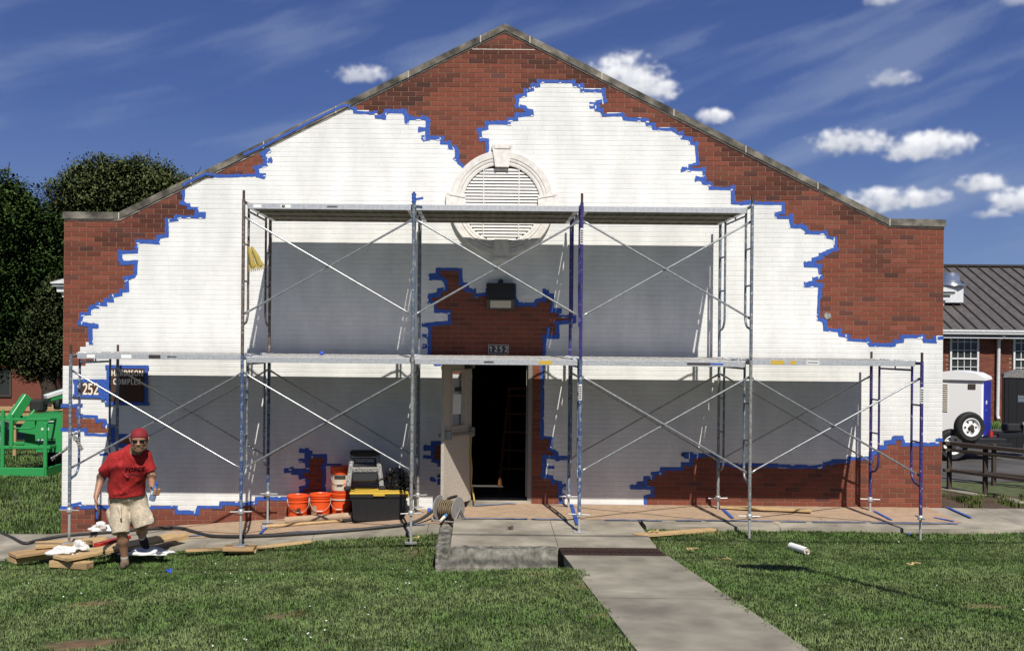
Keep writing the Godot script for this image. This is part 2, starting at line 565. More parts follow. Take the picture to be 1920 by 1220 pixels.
func build_wall() -> void:
	walls_roof = flat_points([-6.06,4.15,-5.26,4.15,0.28,6.92,5.85,4.16,6.65,4.15])
	walls_roof[0].x = LEFT - 0.02
	walls_roof[4].x = RIGHT + 0.02
	red_region("stepped blue masking tape edging the bare brick at the upper left of the gable",
		[-6.05,1.88,-5.73,1.88,-5.73,1.95,-5.61,1.95,-5.61,2.09,-5.84,2.10,-5.84,2.15,-5.74,2.16,-5.74,2.22,-5.63,2.24,-5.64,2.48,-5.55,2.48,-5.55,2.53,-5.79,2.57,-5.77,2.66,-5.66,2.67,-5.64,2.75,-5.60,2.77,-5.54,2.77,-5.54,2.80,-5.43,2.80,-5.42,2.86,-5.33,2.86,-5.34,2.93,-5.21,2.95,-5.21,3.00,-5.11,3.01,-5.12,3.18,-5.03,3.21,-5.00,3.27,-4.99,3.46,-5.19,3.45,-5.22,3.50,-5.22,3.55,-4.99,3.57,-4.99,3.67,-4.97,3.71,-4.68,3.70,-4.67,3.78,-4.55,3.81,-4.55,4.02,-4.41,4.04,-4.42,4.08,-4.02,4.08,-4.02,4.16,-4.12,4.16,-4.12,4.23,-4.24,4.24,-4.25,4.29,-4.33,4.31,-4.32,4.41,-4.32,4.55],
		[-4.44,4.68,-6.52,4.66,-6.49,1.88])
	red_region("blue masking tape edging the small bare brick wedge under the left slope of the coping",
		[-4.02,4.68,-3.76,4.67,-3.15,4.70,-3.25,4.73,-3.26,4.80,-3.13,4.84,-3.13,4.88,-3.06,4.92,-3.15,4.96,-3.17,5.01,-3.08,5.06,-3.15,5.10],
		[-3.22,5.23,-4.21,4.80])
	red_region("long stepped blue masking tape edging the bare brick of the peak and right slope",
		[-1.98,5.69,-1.90,5.66,-1.89,5.61,-1.59,5.60,-1.58,5.54,-1.43,5.53,-1.43,5.59,-1.39,5.62,-1.19,5.62,-1.16,5.59,-1.15,5.48,-1.10,5.47,-1.10,5.51,-1.07,5.53,-0.88,5.53,-0.85,5.51,-0.85,5.41,-0.96,5.39,-0.85,5.38,-0.85,5.28,-0.91,5.25,-0.64,5.24,-0.64,5.18,-0.53,5.17,-0.53,5.11,-0.44,5.10,-0.42,5.06,-0.42,5.00,-0.45,4.97,-0.41,4.94,-0.38,4.90,-0.31,4.84,-0.14,4.72,0.06,4.72,0.06,5.08,0.06,5.26,-0.04,5.27,-0.05,5.37,0.05,5.40,0.05,5.47,0.37,5.47,0.37,5.52,0.48,5.53,0.49,5.58,0.70,5.60,0.70,5.68,0.61,5.70,0.59,5.74,0.49,5.76,0.49,5.85,0.60,5.88,0.60,5.94,0.70,5.96,0.71,6.01,0.79,6.02,0.79,6.08,1.26,6.08,1.27,6.03,1.37,6.01,1.38,5.95,1.69,5.95,1.70,5.84,1.60,5.82,1.60,5.77,1.51,5.76,1.58,5.75,1.59,5.68,1.67,5.67,1.68,5.60,1.98,5.61,2.00,5.55,2.32,5.53,2.33,5.47,2.41,5.46,2.43,5.41,2.71,5.40,2.77,5.36,2.83,5.33,2.84,5.28,2.95,5.27,2.96,5.21,3.04,5.20,3.05,5.06,3.06,4.94,2.95,4.92,2.94,4.87,2.84,4.84,2.95,4.83,3.15,4.83,3.16,4.74,3.04,4.70,3.13,4.68,3.15,4.64,3.24,4.62,3.25,4.56,3.56,4.56,3.57,4.36,3.72,4.34,3.86,4.35,4.30,4.35,4.30,4.25,4.20,4.24,4.20,4.18,4.25,4.15,4.41,4.15,4.42,4.02,4.58,4.02,4.63,3.98,4.64,3.93,4.92,3.93,4.94,3.88,5.06,3.85,5.06,3.73,4.95,3.70,4.94,3.68,4.84,3.65,4.84,3.61,4.74,3.58,4.74,3.54,4.63,3.53,4.63,3.46,4.83,3.45,4.84,3.33,4.75,3.31,4.75,3.25,4.63,3.23,4.63,3.17,4.84,3.17,4.83,3.01,4.82,2.69,4.89,2.67,4.91,2.63,4.92,2.54,5.13,2.52,5.14,2.46,5.25,2.45,5.26,2.40,5.55,2.38,5.58,2.32,5.95,2.32,5.97,2.37,6.07,2.38,6.08,2.44,6.34,2.45,6.36,2.38,6.55,2.38,6.55,2.43,6.73,2.44],
		[7.17,5.02,6.07,6.85,0.22,7.72,-2.38,6.32])
	red_region("ragged blue masking tape round the bare brick above the open door",
		[-0.53,1.87,-0.59,1.93,-0.60,1.99,-0.69,1.99,-0.71,2.03,-0.79,2.15,-0.79,2.25,-0.87,2.26,-0.79,2.28,-0.80,2.38,-0.87,2.39,-0.87,2.41,-0.79,2.43,-0.78,2.49,-0.80,2.54,-0.87,2.54,-0.88,2.59,-0.67,2.61,-0.50,2.63,-0.51,2.74,-0.70,2.75,-0.71,2.88,-0.80,2.88,-0.79,3.01,-0.67,3.03,-0.66,3.09,-0.56,3.11,-0.56,3.18,-0.60,3.22,-0.78,3.22,-0.78,3.30,-0.68,3.31,-0.68,3.39,-0.31,3.39,-0.30,3.19,-0.21,3.17,-0.21,3.10,-0.11,3.10,-0.10,3.02,0.04,3.04,0.04,3.16,0.47,3.17,0.48,2.96,0.52,2.90,0.73,2.90,0.76,2.95,0.86,2.97,0.86,3.10,0.94,3.10,0.95,3.03,1.02,3.03,1.02,2.82,1.13,2.82,1.13,2.74,1.34,2.72,1.34,2.62,1.10,2.59,1.10,2.39,0.92,2.39,0.91,2.19,0.89,2.03,0.89,0.98,1.02,0.97,1.01,0.81,1.10,0.75,1.11,0.69,1.23,0.68,1.23,0.65,0.93,0.66,0.93,0.55,1.04,0.55,1.04,0.52,0.93,0.51,0.92,0.43,1.03,0.41,1.05,0.35,1.16,0.34,1.16,0.27,1.22,0.25,1.16,0.23,1.16,0.14,1.21,0.13,1.17,0.10,1.16,-0.00],
		[1.17,-0.73,-0.32,-0.74,-0.34,1.87])
	red_region("blue masking tape block on the wall behind the open door's edge, upper one of two",
		[-0.49,0.91,-0.59,0.89,-0.73,0.89,-0.73,0.82,-0.84,0.81,-0.84,0.79,-0.73,0.78,-0.73,0.68,-0.84,0.68,-0.84,0.66,-0.73,0.65,-0.73,0.60,-0.63,0.58,-0.63,0.54,-0.48,0.53],
		[-0.33,0.53,-0.33,0.91])
	red_region("blue masking tape block on the wall behind the open door's edge, lower one of two",
		[-0.48,0.43,-0.59,0.42,-0.63,0.41,-0.64,0.36,-0.74,0.36,-0.74,0.33,-0.63,0.32,-0.63,0.27,-0.48,0.27],
		[-0.33,0.27,-0.33,0.43])
	red_region("blue masking tape round the isolated patch of bare brick above the orange buckets",
		[-2.63,0.75,-2.45,0.74,-2.45,0.69,-2.24,0.69,-2.23,0.54,-2.25,0.51,-2.25,0.09,-2.63,0.08,-2.63,0.22,-2.54,0.24,-2.53,0.29,-2.57,0.33,-2.63,0.33,-2.64,0.39,-2.74,0.40,-2.75,0.44,-2.85,0.45,-2.85,0.46,-2.54,0.48,-2.55,0.58,-2.64,0.59,-2.64,0.60,-2.55,0.61,-2.55,0.72,-2.63,0.74],
		[])
	red_region("blue masking tape along the wall's foot from the left corner to the orange buckets",
		[-6.08,-0.10,-5.94,-0.09,-5.92,-0.06,-5.78,-0.03,-5.76,-0.08,-5.48,-0.08,-4.73,-0.08,-4.38,-0.08,-4.37,-0.14,-4.12,-0.14,-4.09,-0.07,-3.78,-0.07,-3.77,-0.01,-3.48,-0.01,-3.27,-0.00,-3.26,0.06,-2.84,0.07,-1.63,0.08,-1.55,-0.09],
		[-1.55,-1.06,-6.47,-1.10,-6.48,-0.10])
	red_region("blue masking tape along the wall's foot from the right corner towards the door",
		[6.70,1.01,6.56,1.00,6.55,0.94,6.10,0.93,6.09,1.03,5.92,1.02,5.91,0.97,5.80,0.95,5.79,0.89,5.73,0.88,5.65,0.81,5.59,0.80,5.59,0.73,5.36,0.72,5.28,0.73,5.27,0.68,5.06,0.68,5.04,0.66,4.93,0.65,4.92,0.61,4.80,0.59,4.62,0.60,4.48,0.60,4.21,0.61,4.01,0.61,3.71,0.61,3.65,0.61,3.42,0.62,3.42,0.75,3.21,0.75,2.98,0.73,2.91,0.76,2.91,0.72,3.00,0.72,3.00,0.62,2.88,0.62,2.88,0.55,2.58,0.54,2.58,0.49,2.45,0.47,2.45,0.42,2.34,0.41,2.34,0.34,2.24,0.33,2.24,0.29,2.14,0.28,2.15,0.23,2.45,0.23,2.45,0.16,2.35,0.14,2.35,-0.02],
		[2.36,-0.72,7.14,-0.67,7.13,1.01])
	red_region("ragged blue masking tape round the bare brick at the left corner, under the number sign",
		[-6.09,1.38,-5.77,1.38,-5.77,1.35,-5.81,1.34,-5.81,1.23,-5.55,1.22,-5.54,1.16,-5.42,1.16,-5.42,1.10,-5.35,1.09,-5.30,1.08,-5.29,0.95,-5.12,0.95,-5.02,0.93,-5.02,0.77,-5.29,0.77,-5.35,0.85,-5.39,0.86,-5.41,0.92,-5.73,0.93,-5.74,0.99,-6.09,0.99],
		[-6.49,0.99,-6.49,1.38])

	var b := thing("brick_building", "gabled red brick building half painted white, with a louvred vent and an open door", "building", Vector3.ZERO)
	# ---- core, mortar and roof behind
	var outline := PackedVector2Array([Vector2(LEFT, -1.2)])
	var tops := []
	for p in walls_roof: tops.append(Vector2(clampf(p.x, LEFT, RIGHT), p.y - 0.10))
	outline.append_array([Vector2(DOOR_L, -1.2), Vector2(DOOR_L, DOOR_T), Vector2(DOOR_R, DOOR_T), Vector2(DOOR_R, -1.2), Vector2(RIGHT, -1.2)])
	for k in range(tops.size() - 1, -1, -1): outline.append(tops[k])
	var g := Geo.new()
	g.prism(outline, -0.30, -0.0055)
	put("wall", g, M.mortar, b)
	g = Geo.new()
	g.box(Vector3(LEFT + 0.15, 1.0, -7.3), Vector3(0.3, 6.2, 14.0))
	put("side_wall", g, M.brick_plain, b)
	g = Geo.new()
	g.box(Vector3(RIGHT - 0.15, 1.0, -7.3), Vector3(0.3, 6.2, 14.0))
	put("side_wall", g, M.brick_plain, b)
	g = Geo.new()
	var mid := (LEFT + RIGHT) * 0.5
	var rp := PackedVector2Array([Vector2(LEFT + 0.02, 3.25), Vector2(mid, 6.3), Vector2(RIGHT - 0.02, 3.25), Vector2(RIGHT - 0.02, 3.1), Vector2(mid, 6.1), Vector2(LEFT + 0.02, 3.1)])
	g.prism(rp, -14.4, -0.31)
	put("roof", g, M.roof_metal, b)
	g = Geo.new()
	g.prism(PackedVector2Array([Vector2(LEFT, -1.2), Vector2(RIGHT, -1.2), Vector2(RIGHT, 3.2), Vector2(mid, 6.2), Vector2(LEFT, 3.2)]), -14.4, -14.1)
	put("rear_wall", g, M.brick_plain, b)
	# ---- bricks, one by one
	var soot := FastNoiseLite.new()
	soot.seed = 5
	soot.frequency = 0.02
	soot.fractal_octaves = 4
	var thick := FastNoiseLite.new()
	thick.seed = 11
	thick.frequency = 0.01
	var bare := Geo.new()
	var painted := Geo.new()
	var single := []                                  # whole bare bricks, to become parts of their own
	var single_painted := []
	var vent_c := Vector2(0.255, 4.325)
	for r in range(-11, 100):
		var y0 := r * ROW
		var y1 := y0 + ROW
		var span := roof_span(y0)
		if span.y - span.x < 0.05: continue
		var top := roof_span(y1)
		var free := [span]
		if y0 < DOOR_T - 0.01 and y1 > -1.0: free = [Vector2(span.x, DOOR_L), Vector2(DOOR_R, span.y)]
		var near := absf((y0 + y1) * 0.5 - vent_c.y)
		if near < 0.66:
			var half := sqrt(0.66 * 0.66 - near * near)
			free = both(free, [Vector2(-99, vent_c.x - half), Vector2(vent_c.x + half, 99)])
		var bare_all := both(red_spans(y0 + ROW * 0.2), red_spans(y0 + ROW * 0.8))
		var white := []
		var last := -99.0
		for s in bare_all:
			white.append(Vector2(last, s.x))
			last = s.y
		white.append(Vector2(last, 99))
		for s in both(free, white):                   # joints filled with paint
			painted.col = Color(0.77, 0.768, 0.74)
			painted.quad(Vector3(s.x, y0, -0.0034), Vector3(s.y, y0, -0.0034), Vector3(s.y, y1, -0.0034), Vector3(s.x, y1, -0.0034))
		var x := LEFT - (LEN * 0.5 if r % 2 else 0.0)
		while x < RIGHT - 0.01:
			var one := Vector2(x, x + LEN)
			var whole := true
			for f in both([one], free):
				for coat in 2:
					for s in both([f], white if coat else bare_all):
						var cut0 := clampf(top.x - s.x, 0.0, 0.5) if s.x <= span.x + 0.3 and top.x > s.x else 0.0
						var cut1 := clampf(s.y - top.y, 0.0, 0.5) if s.y >= span.y - 0.3 and top.y < s.y else 0.0
						whole = s.y - s.x > LEN - 0.001 and cut0 + cut1 == 0.0
						var c := Vector2((s.x + s.y) * 0.5, (y0 + y1) * 0.5)
						if coat:
							if whole and y0 > -0.3:
								single_painted.append([Vector3(c.x, c.y, 0).distance_to(Vector3(0, 2.3, 14.68)), s.x, y0])
								continue
							painted.col = paint_tone(c, thick)
							brick_face(painted, s.x + 0.0004, s.y - 0.0004, y0 + 0.003, y1 - 0.003, 0.0036, 0.0035, cut0, cut1, 0.0006)
						else:
							var w := weather(c.x, c.y, soot)
							if whole and y0 > -0.3 and w > 0.9:
								single.append([Vector3(c.x, c.y, 0).distance_to(Vector3(0, 2.3, 14.68)), s.x, y0])
								continue
							bare.col = brick_tone() * w
							brick_face(bare, s.x + 0.003, s.y - 0.003, y0 + 0.0035, y1 - 0.0035, 0.006, 0.0022, cut0, cut1)
			x += LEN
	# whole bricks share a few meshes; the nearest 300 of each kind are parts, the rest join the brickwork
	for coat in 2:
		var list: Array = single_painted if coat else single
		list.sort_custom(func(p, q): return p[0] < q[0])
		var variants := []
		for k in 14:
			var q := Geo.new()
			q.col = Color(0.79, 0.788, 0.76) * rng.randf_range(0.97, 1.02) if coat else brick_tone()
			if coat: brick_face(q, 0.0004, LEN - 0.0004, 0.003, ROW - 0.003, 0.0036, 0.0035, 0.0, 0.0, 0.0006)
			else: brick_face(q, 0.003, LEN - 0.003, 0.0035, ROW - 0.0035, 0.006, 0.0022)
			variants.append(q.mesh())
		for k in list.size():
			var e: Array = list[k]
			if k < 300:
				var o := put("painted_brick" if coat else "brick", variants[rng.randi() % 14], M.paint if coat else M.brick, b)
				o.position = Vector3(e[1], e[2], 0)
			elif coat:
				painted.col = paint_tone(Vector2(e[1] + 0.1, e[2]), thick)
				brick_face(painted, e[1] + 0.0004, e[1] + LEN - 0.0004, e[2] + 0.003, e[2] + ROW - 0.003, 0.0036, 0.0035, 0.0, 0.0, 0.0006)
			else:
				bare.col = brick_tone()
				brick_face(bare, e[1] + 0.003, e[1] + LEN - 0.003, e[2] + 0.0035, e[2] + ROW - 0.0035, 0.006, 0.0022)
	tag(put("brickwork", bare, M.brick, b), "", "", "", "stuff")
	tag(put("painted_brickwork", painted, M.paint, b), "", "", "", "stuff")
	build_coping(b)
	build_vent(b, vent_c)
	build_door(b)
	build_cornice(b)
	build_tape()


func paint_tone(c: Vector2, f: FastNoiseLite) -> Color:               # one coat in places, two in others
	var k := 0.77 + 0.03 * smoothstep(-0.3, 0.4, f.get_noise_2d(c.x * 60.0, c.y * 45.0)) + rng.randf_range(-0.012, 0.012)
	return Color(k, k * 0.997, k * 0.962)


func build_coping(b: Node3D) -> void:
	var r := walls_roof
	var cuts := []                                    # x of the joints on each straight run
	var cl := [-0.07,6.75,0.64,6.74]
	for run in [[r[0].x, r[1].x, 1], [r[1].x, cl[0], 5], [cl[0], cl[2], 1], [cl[2], r[3].x, 5], [r[3].x, r[4].x, 1]]:
		for k in run[2]:
			cuts.append(Vector2(lerpf(run[0], run[1], float(k) / run[2]), lerpf(run[0], run[1], float(k + 1) / run[2])))
	var joints := Geo.new()
	for s in cuts:
		var g := Geo.new()
		var p := PackedVector2Array()
		var gap := 0.006
		var xs := [s.x + gap]
		if s.x < r[2].x and s.y > r[2].x: xs.append(r[2].x)
		xs.append(s.y - gap)
		var wob := rng.randf_range(-0.003, 0.003)
		for x in xs: p.append(Vector2(x, roof_top(x) + wob))
		xs.reverse()
		for x in xs: p.append(Vector2(x, roof_top(x) - 0.098))
		g.prism(p, -0.36, 0.030 + rng.randf_range(-0.003, 0.003))
		var q := PackedVector2Array()                 # a rounded upper arris
		for k in p.size(): q.append(p[k])
		put("coping_stone", g, M.coping, b)
		for x in [s.y]:
			if x > r[4].x - 0.05: continue
			joints.prism(PackedVector2Array([Vector2(x - gap, roof_top(x) - 0.1), Vector2(x + gap, roof_top(x) - 0.1), Vector2(x + gap, roof_top(x) - 0.002), Vector2(x - gap, roof_top(x) - 0.002)]), -0.34, 0.0315)
	put("coping_joint", joints, M.caulk, b)
	# the bed of pale mortar under the coping, uneven along its length
	var f := FastNoiseLite.new()
	f.frequency = 1.6
	f.fractal_octaves = 3
	var bead := Geo.new()
	for k in 4:
		var path := []
		var rad := []
		var n := 12 if k in [0, 3] else 90
		for j in n + 1:
			var x := lerpf(r[k].x, r[k + 1].x, float(j) / n)
			x = clampf(x, LEFT, RIGHT)
			var q := f.get_noise_1d(x * 4.0)
			path.append(Vector3(x, roof_top(x) - 0.112 + q * 0.006, 0.001))
			rad.append(0.012 + 0.009 * q)
		bead.tube(path, rad, 6)
	put("bed_mortar", bead, M.caulk, b)
	# one pale repointed joint across the peak
	var peak := Geo.new()
	var a := [-0.19,6.55,0.71,6.55]
	var pa := []
	var pr := []
	for j in 40:
		var x := lerpf(a[0], a[2], j / 39.0)
		pa.append(Vector3(x, a[1] + f.get_noise_1d(x * 9.0) * 0.004, -0.002))
		pr.append(0.0075 + 0.003 * f.get_noise_1d(x * 7.0 + 50))
	peak.tube(pa, pr, 6)
	put("bed_mortar", peak, M.caulk, b)


func ring(g: Geo, c: Vector2, prof: Array, a0: float, a1: float, n: int) -> void:      # prof: Vector2(radius, z) from the inside out
	for k in n:
		var p := lerpf(a0, a1, float(k) / n)
		var q := lerpf(a0, a1, float(k + 1) / n)
		for j in prof.size() - 1:
			var P := func(w: float, e: Vector2) -> Vector3: return Vector3(c.x + cos(w) * e.x, c.y + sin(w) * e.x, e.y)
			g.quad(P.call(p, prof[j]), P.call(p, prof[j + 1]), P.call(q, prof[j + 1]), P.call(q, prof[j]))


func build_vent(b: Node3D, c: Vector2) -> void:
	var g := Geo.new()
	ring(g, c, [Vector2(0.555, 0.004), Vector2(0.555, 0.05), Vector2(0.585, 0.058), Vector2(0.605, 0.052), Vector2(0.612, 0.066), Vector2(0.632, 0.072), Vector2(0.642, 0.058), Vector2(0.652, 0.056), Vector2(0.660, 0.072), Vector2(0.742, 0.078), Vector2(0.752, 0.068), Vector2(0.752, -0.004)], 0, TAU, 96)
	var v := put("vent", g, M.vent, b)
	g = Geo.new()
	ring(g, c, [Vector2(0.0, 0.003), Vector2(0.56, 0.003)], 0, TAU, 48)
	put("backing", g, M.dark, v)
	var pitch := 0.0452
	for k in range(-12, 13):
		var y := c.y + k * pitch - 0.01
		var h := absf(y - c.y) + 0.008
		if h > 0.53: continue
		var w := sqrt(0.556 * 0.556 - h * h)
		g = Geo.new()
		g.box(Vector3(c.x, y, 0.026), Vector3(w * 2, 0.041, 0.007), Basis(Vector3.RIGHT, -0.5), 0.002)
		put("slat", g, M.vent, v)
	for x in [-0.262, 0.245]:
		g = Geo.new()
		var h := sqrt(0.55 * 0.55 - x * x)
		g.box(Vector3(c.x + x, c.y, 0.044), Vector3(0.014, h * 2, 0.008))
		put("mullion", g, M.vent, v)
	for k in 4:                                        # keystones: wide at the rim, with a sunk panel
		g = Geo.new()
		var at := Transform3D(Basis(Vector3.BACK, k * PI / 2), Vector3(c.x, c.y, 0))
		var out := 0.83 if k % 2 == 0 else 0.80
		g.prism(PackedVector2Array([Vector2(-0.098, 0.52), Vector2(0.098, 0.52), Vector2(0.150, out), Vector2(-0.150, out)]), 0.0, 0.094, at)
		g.prism(PackedVector2Array([Vector2(-0.098, 0.52), Vector2(-0.070, 0.52), Vector2(-0.118, out), Vector2(-0.150, out)]), 0.094, 0.106, at)
		g.prism(PackedVector2Array([Vector2(0.070, 0.52), Vector2(0.098, 0.52), Vector2(0.150, out), Vector2(0.118, out)]), 0.094, 0.106, at)
		g.prism(PackedVector2Array([Vector2(-0.118, out - 0.05), Vector2(0.118, out - 0.05), Vector2(0.118, out), Vector2(-0.118, out)]), 0.094, 0.106, at)
		put("keystone", g, M.vent, v)


func build_door(b: Node3D) -> void:
	var g := Geo.new()
	var sill := 0.045
	g.box(Vector3(DOOR_L + 0.03, (DOOR_T + sill) * 0.5, -0.11), Vector3(0.06, DOOR_T - sill, 0.20), Basis.IDENTITY, 0.004)
	g.box(Vector3(DOOR_R - 0.03, (DOOR_T + sill) * 0.5, -0.11), Vector3(0.06, DOOR_T - sill, 0.20), Basis.IDENTITY, 0.004)
	g.box(Vector3(DOOR_R - 0.072, (DOOR_T + sill) * 0.5, -0.12), Vector3(0.022, DOOR_T - sill - 0.1, 0.05))
	g.box(Vector3((DOOR_L + DOOR_R) * 0.5, DOOR_T - 0.03, -0.11), Vector3(DOOR_R - DOOR_L - 0.122, 0.06, 0.20), Basis.IDENTITY, 0.004)
	put("door_frame", g, M.door_frame, b)
	g = Geo.new()
	g.box(Vector3((DOOR_L + DOOR_R) * 0.5, -0.05, -0.14), Vector3(DOOR_R - DOOR_L - 0.002, 0.19, 0.32), Basis.IDENTITY, 0.006)
	put("threshold", g, M.concrete, b)
	# the leaf stands open towards the lawn; its own x runs from the hinge to the free edge
	var d := Node3D.new()
	d.name = "door"
	b.add_child(d)
	d.position = Vector3(DOOR_L + 0.045, 0.055, 0.005)
	d.rotation.y = deg_to_rad(-116.0)
	var h := 2.03
	var w := 0.84
	g = Geo.new()
	var t := 0.044
	var wx0 := 0.22; var wx1 := 0.62; var wy0 := 1.10; var wy1 := 1.86
	for e in [[0.0, wx0, 0.0, h], [wx1, w, 0.0, h], [wx0, wx1, 0.0, wy0], [wx0, wx1, wy1, h]]:
		g.box(Vector3((e[0] + e[1]) * 0.5, (e[2] + e[3]) * 0.5, 0), Vector3(e[1] - e[0], e[3] - e[2], t))
	var face := -1.0                                   # the side now turned to the lawn
	put("leaf", g, M.door, d)
	g = Geo.new()
	for e in [[wx0, wx1, wy0 - 0.03, wy0], [wx0, wx1, wy1, wy1 + 0.03], [wx0 - 0.03, wx0, wy0 - 0.03, wy1 + 0.03], [wx1, wx1 + 0.03, wy0 - 0.03, wy1 + 0.03]]:
		for s in [-1.0, 1.0]:
			g.box(Vector3((e[0] + e[1]) * 0.5, (e[2] + e[3]) * 0.5, s * (t * 0.5 + 0.006)), Vector3(e[1] - e[0], e[3] - e[2], 0.012), Basis.IDENTITY, 0.003)
	put("glazing_bead", g, M.door, d)
	g = Geo.new()
	g.box(Vector3((wx0 + wx1) * 0.5, (wy0 + wy1) * 0.5, 0), Vector3(wx1 - wx0, wy1 - wy0, 0.005))
	put("window_pane", g, M.glass, d)
	g = Geo.new()
	g.box(Vector3(0.43, 1.40, face * 0.006), Vector3(0.24, 0.28, 0.002), Basis(Vector3.BACK, 0.05))
	put("notice", g, M.paper, d)
	g = Geo.new()
	g.box(Vector3(0.40, 1.61, face * 0.006), Vector3(0.2, 0.06, 0.002))
	put("notice", g, M.plaque, d)
	g = Geo.new()
	g.box(Vector3(0.42, 0.99, face * 0.085), Vector3(0.70, 0.045, 0.035), Basis(Vector3.BACK, 0.02), 0.008)
	for x in [0.06, 0.78]: g.box(Vector3(x, 0.99, face * 0.055), Vector3(0.07, 0.13, 0.085), Basis.IDENTITY, 0.01)
	put("panic_bar", g, M.steel, d)
	g = Geo.new()
	g.box(Vector3(0.13, 1.93, face * 0.055), Vector3(0.24, 0.075, 0.06), Basis.IDENTITY, 0.012)
	g.beam(Vector3(0.06, 1.97, face * 0.09), Vector3(-0.08, 2.0, face * 0.22), 0.02, 0.014)
	put("door_closer", g, M.bronze, d)
	g = Geo.new()
	g.tube([Vector3(0.77, 0.98, 0.02), Vector3(0.77, 0.98, 0.07)], 0.012)
	g.ball(Vector3(0.77, 0.98, 0.085), Vector3(0.03, 0.03, 0.02), 6)
	put("knob", g, M.steel, d)
	for y in [0.25, 1.0, 1.8]:
		g = Geo.new()
		g.tube([Vector3(-0.008, y - 0.05, 0.02), Vector3(-0.008, y + 0.05, 0.02)], 0.009, 8)
		put("hinge", g, M.steel, d)
	# the dark room behind
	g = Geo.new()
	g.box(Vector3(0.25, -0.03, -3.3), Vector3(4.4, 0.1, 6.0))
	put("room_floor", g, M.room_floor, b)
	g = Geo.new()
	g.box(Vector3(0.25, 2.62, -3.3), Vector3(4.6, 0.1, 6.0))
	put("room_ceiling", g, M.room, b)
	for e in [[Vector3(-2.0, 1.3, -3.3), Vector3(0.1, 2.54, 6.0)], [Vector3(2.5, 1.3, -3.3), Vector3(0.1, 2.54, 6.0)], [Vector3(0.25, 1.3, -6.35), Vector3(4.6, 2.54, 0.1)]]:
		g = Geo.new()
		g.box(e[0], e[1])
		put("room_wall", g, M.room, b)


func build_cornice(b: Node3D) -> void:                # the eaves' boxed ends that show past both corners
	for s in [-1.0, 1.0]:
		var x := LEFT if s < 0 else RIGHT
		var y := 3.05
		var g := Geo.new()
		for tier in [[[Vector2(0, 0.14), Vector2(0.06, 0.14), Vector2(0.235, 0.09), Vector2(0.235, 0.075), Vector2(0, 0.075)], -0.10], [[Vector2(0, 0.072), Vector2(0.225, 0.072), Vector2(0.222, 0.035), Vector2(0.0, 0.035)], -0.13], [[Vector2(0, 0.032), Vector2(0.175, 0.032), Vector2(0.165, -0.045), Vector2(0, -0.045)], -0.17], [[Vector2(0, -0.048), Vector2(0.125, -0.048), Vector2(0.105, -0.12), Vector2(0.0, -0.12)], -0.22]]:
			var p := PackedVector2Array(tier[0])
			for k in p.size(): p[k] = Vector2(x + s * (p[k].x + 0.002), y + p[k].y)
			g.prism(p, -7.0, tier[1])
		put("cornice", g, M.trim, b)


